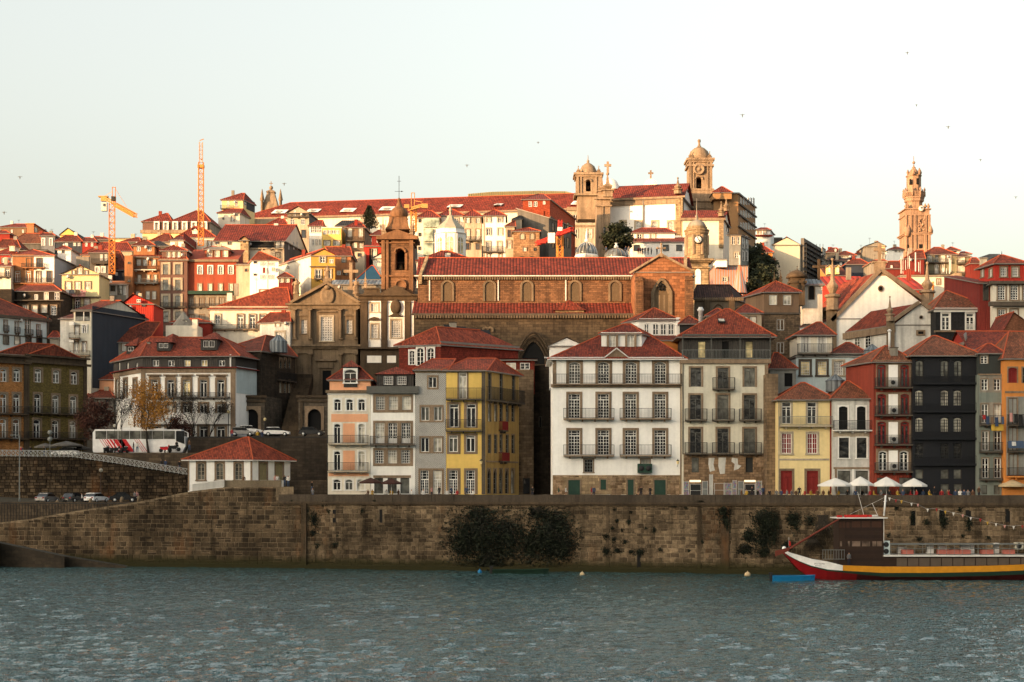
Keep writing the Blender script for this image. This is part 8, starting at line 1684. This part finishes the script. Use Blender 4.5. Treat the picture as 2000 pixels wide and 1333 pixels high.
for i,y in enumerate(range(380,745,30)):
    if i%1==0: bx('plank',600,902,y+1,y+27,-.04,0,'wood_dark' if i%2 else M('wood_d2',(.024,.013,.009),'plain'))
for x0,x1 in((556,575),(583,602),(612,635)): bx('window_pane',x0,x1,400,445,-.06,.01,'wood_mid')
for x0,x1 in((655,718),(735,795),(812,885)): bx('window_pane',x0,x1,395,442,-.06,.01,'wood_mid')
for x0,x1 in((562,577),(624,640),(655,720),(734,796),(815,845),(851,888)): bx('window_pane',x0,x1,550,590,-.06,.01,M('boat_glass',(.13,.09,.065),'glass',rough=.2))
bx('roof_plate',530,928,364,373,-.5,3.6,'gutter_w'); bx('life_raft',610,780,345,364,.3,1.2,'boat_red3' if 0 else M('red_gear',(.45,.02,.015),'plain')); bx('life_raft',548,582,348,366,.1,.9,'red_gear'); bx('life_raft',785,820,345,362,.5,1.2,'red_gear'); bx('roof_gear',820,860,345,356,.3,1.2,'gutter_w')
bx('cabin',905,2290,670,757,0,3.3,'wood_dark'); bx('cabin_roof',902,2290,657,670,-.25,3.5,'gutter_w')
for k in range(15):
    x0=1005+k*88.5; bx('curtained_window',x0,x0+80,682,745,-.04,.01,M('boat_curtain',(.10,.075,.055),'plain'))
b=MB(); b.tube(at(906,352,Yc+.3),at(919,190,Yc+.3),.11,8); b.tube(at(900,240,Yc+.3),at(930,235,Yc+.3),.03,4); b.build('mast',['p_white'],bo)
b=MB(); b.tube(at(748,345,Yc+1),at(700,165,Yc+1),.035,4); b.tube(at(860,356,Yc+1),at(815,255,Yc+1),.035,4); b.tube(at(640,340,Yc+1),at(915,205,Yc+1),.015,3); b.tube(at(905,372,Yc-.1),at(905,560,Yc-.1),.05,4); b.build('rigging',['gutter_w'],bo)
b=MB(); b.tube(at(570,368,Yc-.4),at(165,610,Yc-.2),.10,6,0,.14); a=at(165,610,Yc-.2); c=at(55,648,Yc-.2); b.mesh_add([a+Vector((0,-.05,.2)),a+Vector((0,-.05,-.25)),c+Vector((0,-.05,-.35)),c+Vector((0,-.05,.35)),a+Vector((0,.05,.2)),a+Vector((0,.05,-.25)),c+Vector((0,.05,-.35)),c+Vector((0,.05,.35))],[(0,3,2,1),(4,5,6,7),(0,4,7,3),(1,2,6,5),(2,3,7,6)]); b.build('steering_oar',[M('oar_red',(.14,.03,.018),'plain')],bo)
b=MB()
for k in range(9): x=428+k*21; b.tube(at(x,618,Yc-.3),at(x,692,Yc-.3),.03,4)
b.tube(at(426,618,Yc-.3),at(600,618,Yc-.3),.04,4); b.tube(at(426,690,Yc-.3),at(600,690,Yc-.3),.04,4); b.tube(at(426,618,Yc-.3),at(426,618,Yc+2.5),.04,4)
for k in range(22):
    x=960+k*62; b.tube(at(x,578,Yc+.1),at(x,657,Yc+.1),.03,4)
for y in(578,610): b.tube(at(955,y,Yc+.1),at(2290,y-4,Yc+.1),.035,4)
b.build('deck_railing',['iron_grey'],bo)
bx('canopy_frame',960,2290,572,578,.1,3.2,'iron_grey')
for x0,x1 in((1060,1145),(1340,1430),(1425,1505),(1508,1596),(1678,1772),(1852,1940)): bx('striped_cushion_stack',x0,x1,618,652,.5,1.4,M('cushion',(.42,.13,.10),'plain'))
for x0,x1,y0 in((1270,1320,588),(1535,1640,585),(1800,1835,568),(1040,1100,598),(1360,1420,592)): bx('deck_locker',x0,x1,y0,650,1.5,2.2,'p_white')
V('Q8'); p=at(0,0,1)
for x0,x1,y0,y1 in((905,955,548,655),(1935,2000,560,615)):
    bx('air_conditioner_case',x0,x1,y0,y1,.2,.8,'pale_blue' if x0<1000 else 'sky_cream')
    for y in((y0+28,y1-26) if x0<1000 else ((y0+y1)/2,)): b=MB(Matrix.Translation(at((x0+x1)/2-6,y,Yc+.18))@Matrix.Rotation(R(90),4,'X')); b.lathe([(.33,-.02),(.33,.03),(.08,.04)],(0,0,0),12); b.build('fan',['iron'],bo)
def text(s,x,y,hpx,Yt,name,mat,parent):
    cu=bpy.data.curves.new(name,'FONT'); cu.body=s; cu.size=mm(hpx,Yt)*1.4; cu.extrude=.004; ob=bpy.data.objects.new(name,cu); C.objects.link(ob); dg=bpy.context.evaluated_depsgraph_get(); me=bpy.data.meshes.new_from_object(ob.evaluated_get(dg)); bpy.data.objects.remove(ob)
    me.materials.clear(); me.materials.append(mt(mat)); o=bpy.data.objects.new(name,me); C.objects.link(o); o.rotation_euler=(R(90),0,0); o.parent=parent; o.location=at(x,y,Yt)-wloc(parent); return o
def tf(x): return Y0+2.5-hw(x)*1.0-.06
o=text('SÃO TELMO',358,731,11,tf(436)-.05,'lettering','fr_dark',bo); o.rotation_euler=(R(90),0,-.12); o=text('PORTUGAL',367,745,7,tf(430)-.05,'lettering','fr_dark',bo); o.rotation_euler=(R(90),0,-.12)
b=MB(); p=at(163,612,Y0+2.4); b.tube(p,at(163,518,Y0+2.4),.02,4); b.build('flagstaff',['gutter_w'],bo); b=MB(); a=at(163,540,Y0+2.35); b.face([a,a+Vector((.22,0,-.25)),a+Vector((.25,0,-.75)),a+Vector((0,0,-.8))]); b.build('flag',['red_gear'],bo)
person(632,742,Y0+.6,'grey','on the stern deck of the river boat','stand'); 
fl=[(940,215),(990,230),(1034,236),(1112,256),(1162,264),(1238,303),(1308,300),(1375,318),(1440,332),(1512,346),(1575,368),(1650,380),(1706,403),(1772,416),(1840,430),(1910,438),(1978,432)]
o=thing('bunting','string of small coloured pennants strung along the quay wall above the boat','bunting',at(1400,330,198.5)); b=MB()
P_=[at(x,y-6,198.6) for x,y in fl]
for a,c in zip(P_,P_[1:]): b.tube(a,c,.012,3)
b.build('string',['gutter_w'],o)
for i,a in enumerate(P_): b=MB(); s=.3; b.mesh_add([a,a+Vector((s,-.01,0)),a+Vector((s*.5,-.05,-s*1.5)),a+Vector((0,.03,0)),a+Vector((s,.03,0)),a+Vector((s*.5,0,-s*1.5))],[(0,2,1),(3,4,5),(0,3,5,2),(1,2,5,4)]); b.build('pennant',[['top_white','top_red','top_yellow','top_white','top_pink'][i%5]],o)
def rowboat(x0,x1,y,h,Yb,m,m2,lb,fl=1):
    V('P'); a,c=xx(x0,Yb),xx(x1,Yb); o=thing('rowing_boat',lb,'boat',((a+c)/2,Yb,0),'small boats moored at the wall'); L=c-a; n=10; b=MB(); top=[];bot=[]
    for i in range(n+1):
        t=i/n; w_=.75*(1-(max(0,t-.45)/.55)**2)**.5*(1 if fl else 1)+.02; x=a+L*t; zt=mm(h,Yb)*(.85+.5*max(0,t-.5)**1.5); top.append((x,w_,zt)); bot.append((x-.02-(.5*(t>.8))*(t-.8),w_*.7,-.25))
    for s in(-1,1):
        for i in range(n): q=[(bot[i][0],Yb+s*bot[i][1],bot[i][2]),(bot[i+1][0],Yb+s*bot[i+1][1],bot[i+1][2]),(top[i+1][0],Yb+s*top[i+1][1],top[i+1][2]),(top[i][0],Yb+s*top[i][1],top[i][2])]; b.face(q if s<0 else q[::-1])
    b.face([(top[0][0],Yb-top[0][1],top[0][2]),(top[0][0],Yb+top[0][1],top[0][2]),(bot[0][0],Yb+bot[0][1],-.25),(bot[0][0],Yb-bot[0][1],-.25)])
    b.build('hull',[m],o); b=MB()
    for i in range(n): b.face([(top[i][0],Yb-top[i][1],top[i][2]-.2),(top[i+1][0],Yb-top[i+1][1],top[i+1][2]-.2),(top[i+1][0],Yb+top[i+1][1],top[i+1][2]-.2),(top[i][0],Yb+top[i][1],top[i][2]-.2)])
    b.build('inner_deck',[m2],o); b=MB()
    for s in(-1,1):
        for i in range(n): b.tube((top[i][0],Yb+s*top[i][1],top[i][2]),(top[i+1][0],Yb+s*top[i+1][1],top[i+1][2]),.05,4)
    b.build('gunwale',[m],o); b=MB(); b.box(a-.35,a,Yb-.15,Yb+.15,-.2,.75); b.box(a-.4,a+.05,Yb-.2,Yb+.2,.75,1.05); b.build('outboard_motor',['fr_dark'],o)
M('boat_blue',(.01,.17,.38),'plain',rough=.4); rowboat(1508,1592,1127,11,193,'boat_blue','wood_dark','small bright blue boat floating at the bow of the river boat'); rowboat(962,1072,1120,9,209,'boat_green','wood_dark','long dark green rowing boat moored under the ivy')
V('P')
for x,y,r_,m_,lb in((1137,1121,.32,'canvas','small orange-beige buoy floating right of the ivy'),(1460,1122,.42,'canvas','larger cream buoy floating left of the blue boat'),(937,1116,.3,'boat_blue','small blue float beside the green rowing boat')):
    Yb=HC*FPX/(y+3-HOR); b=MB(); b.ball(Vector((xx(x,Yb),Yb,.12)),r_,10); b.tube((xx(x,Yb),Yb,r_),(xx(x,Yb),Yb,r_+.25),.05,5); tag(b.build('buoy',[m_],loc=(xx(x,Yb),Yb,0)),lb,'buoy')
# ================================================================= plants
def leafmesh(fn,n,s,seed,name,mat,parent=None):
    rr=random.Random(seed); b=MB()
    vs=[];fs=[]
    for i in range(n):
        p=fn(rr); 
        if p is None: continue
        u=Vector((rr.gauss(0,1),rr.gauss(0,1),rr.gauss(0,1))).normalized(); v=u.orthogonal().normalized(); k=s*rr.uniform(.5,1.4); j=len(vs)
        vs+=[p-u*k,p+v*k*.6,p+u*k,p-v*k*.6]; fs.append((j,j+1,j+2,j+3))
    b.mesh_add(vs,fs); o=b.build(name,mat if isinstance(mat,list) else [mat],parent); o['kind']='stuff'; return o
M('ivy',(.013,.017,.008),'leaf',rough=.7); M('ivy_dry',(.045,.035,.018),'leaf'); M('leaf_dark',(.028,.034,.014),'leaf'); M('leaf_orange',(.36,.16,.025),'leaf'); M('leaf_red',(.07,.025,.015),'leaf'); M('bark',(.022,.017,.012),'plain')
def wallp(x,y,d): k=(gx(x)-1000)/FPX; Yp=Yq(gx(x))-d; return at(x,y,Yp)
def ivy(lb,blobs,n,s,seed,cat='ivy',mat='ivy',twigs=0):
    o=thing('wall_plant',lb,cat,wallp(blobs[0][0],blobs[0][1],.2),'plants growing on the quay wall')
    tot=sum(b[2]*b[3] for b in blobs)
    def fn(rr):
        t=rr.uniform(0,tot)
        for x,y,rx,ry in blobs:
            t-=rx*ry
            if t<=0: break
        a=rr.uniform(0,2*PI); q=min(1.35,abs(rr.gauss(0,.62))); xx_=x+rx*q*math.cos(a); yy=y+ry*q*math.sin(a)
        th=mm(min(rx,ry),212)*.35*math.sqrt(max(0,1-min(1,q)**2)); yy+=(rr.random()**4)*ry*.9
        return wallp(xx_,yy,.12+rr.random()*th)
    leafmesh(fn,n,s,seed,'foliage',mat,o); rr=random.Random(seed); b=MB()
    for k in range(twigs or max(3,n//250)):
        x,y,rx,ry=rr.choice(blobs); x1=x+rr.uniform(-.9,.9)*rx; a=wallp(x+rr.uniform(-.3,.3)*rx,y-ry*.7,.2); m_=wallp((x+x1)/2,y,mm(rx,212)*.35); c=wallp(x1,y+ry*rr.uniform(.5,1.05),.25); b.tube(a,m_,.025,4,0,.02,False); b.tube(m_,c,.02,4,0,.008,False)
    b.build('stem',['bark'],o)
V('P')
ivy('large dark ivy mass hanging on the wall, its left and bigger clump',[(940,1040,60,50),(905,1050,30,40),(990,1045,38,42),(935,1003,28,20),(955,1090,35,25),(948,1108,16,12)],9000,.17,1,twigs=60)
ivy('right clump of the large dark ivy mass above the green rowing boat',[(1070,1045,50,42),(1050,1000,26,14),(1098,1062,26,28),(1035,1060,20,30),(1085,1015,25,22)],7000,.17,2,twigs=45)
V('Q7')
ivy('dark hanging plant below the coping right of the red rust streak',[(1365,250,52,50),(1375,310,40,55),(1390,370,22,50)],1500,.14,3); ivy('cluster of dark bushes spread over the wall left of the boat bow',[(1700,300,90,60),(1720,380,80,70),(1580,460,60,50),(1700,500,70,55),(1550,570,70,40),(1700,600,60,35),(1960,320,50,70),(1900,560,50,30)],5200,.15,4)
ivy('small tufts growing low on the wall right of the ivy',[(365,590,32,35),(460,585,35,22),(580,600,20,18),(650,600,40,26),(820,580,22,14),(365,465,30,18),(430,490,18,22)],900,.12,5)
ivy('scattered tufts in the upper joints of the wall below the white house',[(455,335,18,14),(555,340,18,22),(415,395,16,16),(520,515,18,16),(500,415,16,14),(700,395,14,12),(770,410,16,28),(575,260,14,12),(435,240,10,16),(945,210,28,14),(1040,225,14,12),(1180,515,14,12),(1165,175,38,16),(1070,590,12,10)],900,.11,6)
V('Q6')
ivy('tufts on the wall at the left below the peach house',[(175,240,38,48),(130,185,16,22),(270,195,12,16),(170,335,30,18),(200,410,14,20),(310,410,30,18),(255,140,36,18),(570,130,28,12),(490,190,12,20),(330,355,12,10),(35,128,16,8)],1100,.12,7)
V('Q8')
ivy('leafless grey bush spreading on the wall behind the boat bow',[(430,450,150,150),(350,560,110,80)],1500,.09,8,'bush','ivy_dry',twigs=170)
ivy('dark plants hanging from drain openings behind the boat mast',[(1370,380,38,60),(1570,400,26,60),(1130,360,18,70),(1000,290,18,16),(1500,300,16,20),(1240,400,26,24),(940,500,16,14),(1180,530,22,18),(1720,515,18,14),(1520,505,16,14)],1400,.12,9); ivy('faint climbers on the wall near the parapet left of the boat',[(60,380,40,70),(50,500,34,60),(180,360,40,40),(150,560,30,20),(330,380,40,40)],1500,.13,10)
def tree(x,yb,yt,Y,w,lb,leaf,nleaf,ls,seed,name='tree',cat='tree',trunk=.18,shape='round',bare=False,leafm='foliage'):
    rr=random.Random(seed); p=at(x,yb,Y); h=zz(yt,Y)-p.z; W=mm(w,Y)/2; o=thing(name,lb,cat,p); b=MB(); tips=[]
    def br(a,d,L,r,dep):
        q=a+d*L*.5+Vector((rr.gauss(0,1),rr.gauss(0,1),rr.gauss(0,.6)))*L*.06; c=q+(d+Vector((rr.gauss(0,.1),rr.gauss(0,.1),.1))).normalized()*L*.5
        b.tube(a,q,r,5 if dep<2 else 3,0,r*.8,False); b.tube(q,c,r*.8,5 if dep<2 else 3,0,r*.55,False)
        if dep>=5 or L<.35: tips.append(c); return
        for k in range(3 if dep<4 else 2):
            nd=(d+Vector((rr.gauss(0,.55)*W/h*2.2,rr.gauss(0,.55)*W/h*2.2,rr.uniform(-.1,.35)))).normalized(); br(c if k<2 else q,nd,L*rr.uniform(.62,.8),r*.58,dep+1)
    br(p,Vector((0,0,1)),h*.3,trunk,0); b.build('trunk_and_limbs',['bark'],o)
    if nleaf:
        cz=p.z+h*.62
        def fn(r2):
            if bare or r2.random()<.35: t=r2.choice(tips); return t+Vector((r2.gauss(0,.35),r2.gauss(0,.35),r2.gauss(0,.3)))
            k=cl[r2.randrange(len(cl))]; return k[0]+Vector((r2.gauss(0,1),r2.gauss(0,1),r2.gauss(0,.8)))*k[1]
        cl=[]
        for i in range(26): a=rr.uniform(0,2*PI); q=rr.random()**.5*.8; zz_=rr.uniform(-.36,.36); cl.append((Vector((p.x+W*q*math.cos(a)*math.sqrt(max(.1,1-(zz_/.42)**2)),p.y+W*q*math.sin(a),cz+h*zz_)),W*.16))
        leafmesh(fn,nleaf,ls,seed,leafm,leaf,o)
    return o
V('P')
tree(290,885,742,247.0,95,'slim autumn tree with sparse orange leaves in front of the coach','leaf_orange',4600,.13,11,cat='tree',trunk=.22,bare=False)
for i,(x,yt,w_,Yt,lb) in enumerate(((228,745,70,251.5,'bare dark tree left of the orange autumn tree'),(330,735,90,252.5,'bare dark tree right of the orange autumn tree'),(375,760,80,253,'bare dark tree in front of the white street house centre'),(262,760,60,254,'bare thin tree behind the orange autumn tree'),(408,770,46,254.5,'bare small tree near the right corner of the white street house'))):
    tree(x,882,yt,Yt,w_,lb,'bark',1700,.085,20+i,trunk=.17,bare=True)
tree(190,880,775,253,80,'dark reddish bush-like tree behind the rear of the coach','leaf_red',5000,.15,31,trunk=.14); tree(350,880,815,254.5,60,'dark reddish shrub behind the front of the coach','leaf_red',2500,.13,32,'shrub','shrub',.1)
tree(1209,505,443,338,62,'dense round dark tree beneath the white hilltop church','leaf_dark',9000,.32,33,trunk=.5)
for i,(x,yb,yt,w_,Yt,lb) in enumerate(((1475,560,478,46,352,'dark tree in the shade left of the cream gable block, upper one'),(1492,590,520,60,340,'dark tree in the shade left of the cream gable block, middle one'),(1470,600,548,46,325,'dark tree in the shade left of the cream gable block, lowest one'),(1500,560,500,40,356,'dark tree below the orange walled house'))): tree(x,yb,yt,Yt,w_,lb,'leaf_dark',3500,.32,40+i,trunk=.3)
o=thing('norfolk_pine','tall norfolk pine with tiered drooping branches before the monastery','tree',at(721,450,372)); b=MB(); p=at(721,452,372); h=zz(400,372)-p.z; b.tube(p,p+Vector((0,0,h)),.22,6,0,.04); b.build('trunk',['bark'],o); b=MB(); rr=random.Random(5); L=[]
for k in range(15):
    z=h*(.12+.86*k/15); r_=2.9*(1-k/15.5)**.8
    for j in range(9):
        t=2*PI*j/9+k; a=p+Vector((0,0,z)); c=a+Vector((r_*math.cos(t),r_*math.sin(t),r_*.15)); b.tube(a,c,.05,3,0,.03,False)
        for s in range(7): L.append(a.lerp(c,.25+.75*s/7))
b.build('branch',['bark'],o)
leafmesh(lambda r2:r2.choice(L)+Vector((r2.gauss(0,.13),r2.gauss(0,.13),r2.gauss(0,.1))),3800,.16,6,'foliage','leaf_dark',o)
# ================================================================= cranes
def lattice(b,p,q,w,m=0,r=.07,step=None):
    p,q=Vector(p),Vector(q); d=(q-p); L=d.length; z=d.normalized(); x=(Vector((0,0,1)).cross(z) if abs(z.z)<.9 else Vector((1,.25,0))).normalized(); x=(x-z*x.dot(z)).normalized(); y=z.cross(x); n=max(2,int(L/(step or w*1.1))); cs=[x*w/2+y*w/2,-x*w/2+y*w/2,-x*w/2-y*w/2,x*w/2-y*w/2]
    for c in cs: b.tube(p+c,q+c,r*1.4,4,m,None,False)
    for k in range(n):
        a0,a1=p+d*(k/n),p+d*((k+1)/n)
        for i in range(4):
            b.tube(a0+cs[i],a0+cs[(i+1)%4],r*.7,3,m,None,False); c0,c1=(cs[i],cs[(i+1)%4]) if (k+i)%2 else (cs[(i+1)%4],cs[i]); b.tube(a0+c0,a1+c1,r*.8,3,m,None,False)
def crane(lb,x,yb,yt,Y,w,m,post=None):
    o=thing('tower_crane',lb,'crane',at(x,yb,Y)); b=MB(); lattice(b,at(x,yb,Y),at(x,yt,Y),w,0,.09); b.build('mast',[m],o)
    if post: post(o)
    return o
V('A1')
def f(o):
    b=MB(); lattice(b,at(1500,400,321),at(1765,545,300),.7,0,.05); b.build('jib',['crane_o'],o); b=MB(); lattice(b,at(1490,380,322),at(1350,310,327),.6,0,.05); p=at(1350,300,326); b.box(p.x-1.05,p.x+.95,p.y-.5,p.y+.5,p.z-.1,p.z+.15); b.box(p.x-.5,p.x+.75,p.y-.5,p.y+.5,p.z-.95,p.z-.1); b.build('counter_jib',['crane_y'],o)
    b=MB(); p=at(1360,430,325); b.box(p.x-.56,p.x+.56,p.y-.5,p.y+.5,p.z-.9,p.z+.9); b.build('counterweight',['cream'],o); b=MB(); p=at(1356,405,324.4); b.box(p.x-.22,p.x+.22,p.y,p.y+.1,p.z-.3,p.z+.3); b.build('cabin_window',['glass'],o)
    b=MB(); b.tube(at(1465,300,321),at(1462,172,321),.1,4); b.tube(at(1500,300,321),at(1504,172,321),.1,4); b.tube(at(1460,175,321),at(1506,175,321),.1,4); lattice(b,at(1480,395,321),at(1480,290,321),.8,0,.07); b.tube(at(1506,200,321),at(1650,430,309),.04,3); b.tube(at(1462,230,321),at(1345,300,326),.04,3); b.build('top_frame',['crane_o'],o)
    b=MB(); p=at(1470,320,320.2); b.box(p.x-.35,p.x+.35,p.y,p.y+.6,p.z-.45,p.z+.45); b.build('winch_box',['iron'],o)
crane('orange tower crane with a pale counterweight and a jib pointing right','x' and 1458,1300,390,321,1.15,'crane_o',f)
V('P')
def f(o):
    b=MB(); p=at(392.5,327,330); b.box(p.x-.65,p.x+.65,p.y-.6,p.y+.6,p.z-.2,p.z+.45); b.tube(at(392,312,330),at(396,312,330),.1,4); b.build('climbing_collar',['crane_o'],o); b=MB(); lattice(b,at(392.5,318,330),at(392.5,278,330),.7,0,.05); b.tube(at(390,275,330),at(398,272,330),.12,4); b.build('upper_mast',['crane_y'],o)
crane('tall slender orange crane mast without a jib in front of the mansard palace',392.5,480,318,330,1.05,'crane_o',f)
V('A4')
def f(o):
    b=MB(); lattice(b,at(130,330,300),at(330,270,292),.5,0,.05); p=at(330,280,292); b.box(p.x-.6,p.x+.6,p.y-.3,p.y+.3,p.z-.5,p.z+.3); b.build('jib',['crane_y'],o); b=MB()
    for x in(157,197): b.tube(at(x,330,298),at(x,112,298),.09,4)
    b.tube(at(157,115,298),at(197,115,298),.09,4); b.tube(at(197,215,298),at(300,235,294),.05,3); b.build('top_frame',['crane_y'],o); b=MB(); p=at(95,290,298); b.box(p.x-.5,p.x+.5,p.y,p.y+.6,p.z-.3,p.z+.4); b.build('counterweight',['crane_y'],o)
crane('yellow-orange crane standing just behind the baroque bell tower',185,620,330,300,.95,'crane_o',f)
V('L1'); _v=(760,340,4.443)
def f(o):
    b=MB(); lattice(b,at(1465,528,288),at(1590,478,282),.6,0,.06); lattice(b,at(1440,545,289),at(1275,610,293),.6,0,.06); b.build('jib',['crane_r'],o); b=MB(); p=at(1408,558,286); b.box(p.x-.65,p.x+.65,p.y-.4,p.y+.4,p.z-.95,p.z+.95); b.build('counterweight',['white'],o); b=MB(); p=at(1320,585,289); b.box(p.x-.9,p.x+.9,p.y,p.y+.5,p.z-.35,p.z+.25); b.build('red_box',['crane_r'],o)
    b=MB(); lattice(b,at(1480,530,288),at(1485,400,288),.6,0,.05); b.build('top_frame',['crane_r'],o); b=MB(); p=at(1482,480,287); b.box(p.x-.45,p.x+.45,p.y,p.y+.6,p.z-.3,p.z+.4); b.build('winch_box',['white'],o)
crane('small crane with orange mast and red jib above the gothic nave roof',1482,760,535,288,.95,'crane_o',f)
# ================================================================= gulls
V('P')
for i,(x,y,Yg,lb) in enumerate(((39,347,330,'gull high over the left hillside'),(221,222,400,'distant gull over the left crane') if 0 else (8,416,300,'gull at the far left edge of the sky'),(555,360,330,'gull near the grey spire'),(912,324,350,'gull above the monastery roof'),(1051,279,420,'tiny gull between tower and church in the open sky'),(1450,226,300,'dark gull right of the tall bell tower'),(1790,206,420,'tiny gull above the ornate tower'),(1772,104,320,'topmost gull in the sky'),(1852,249,300,'gull right of the ornate tower'),(1915,313,420,'tiny gull far right above the skyline'),(1984,386,420,'lowest gull at the right edge'))):
    p=at(x,y,Yg); b=MB(); s=.34; a=random.uniform(.1,.5)
    b.lathe([(.02,-.4),(.09,-.1),(.08,.15),(.02,.35)],p,6); b.mesh_add([p+Vector((0,0,.12)),p+Vector((-s,.1,.12+a*s)),p+Vector((-s*1.7,.2,.05+a*s)),p+Vector((-s,-.1,a*s)),p+Vector((s,.1,.12+a*s)),p+Vector((s*1.7,.2,.05+a*s)),p+Vector((s,-.1,a*s)),p],[(0,1,3,7),(1,2,3),(0,7,6,4),(4,6,5)]); tag(b.build('gull',['side_grey'],loc=p),lb,'bird','gulls in the sky')
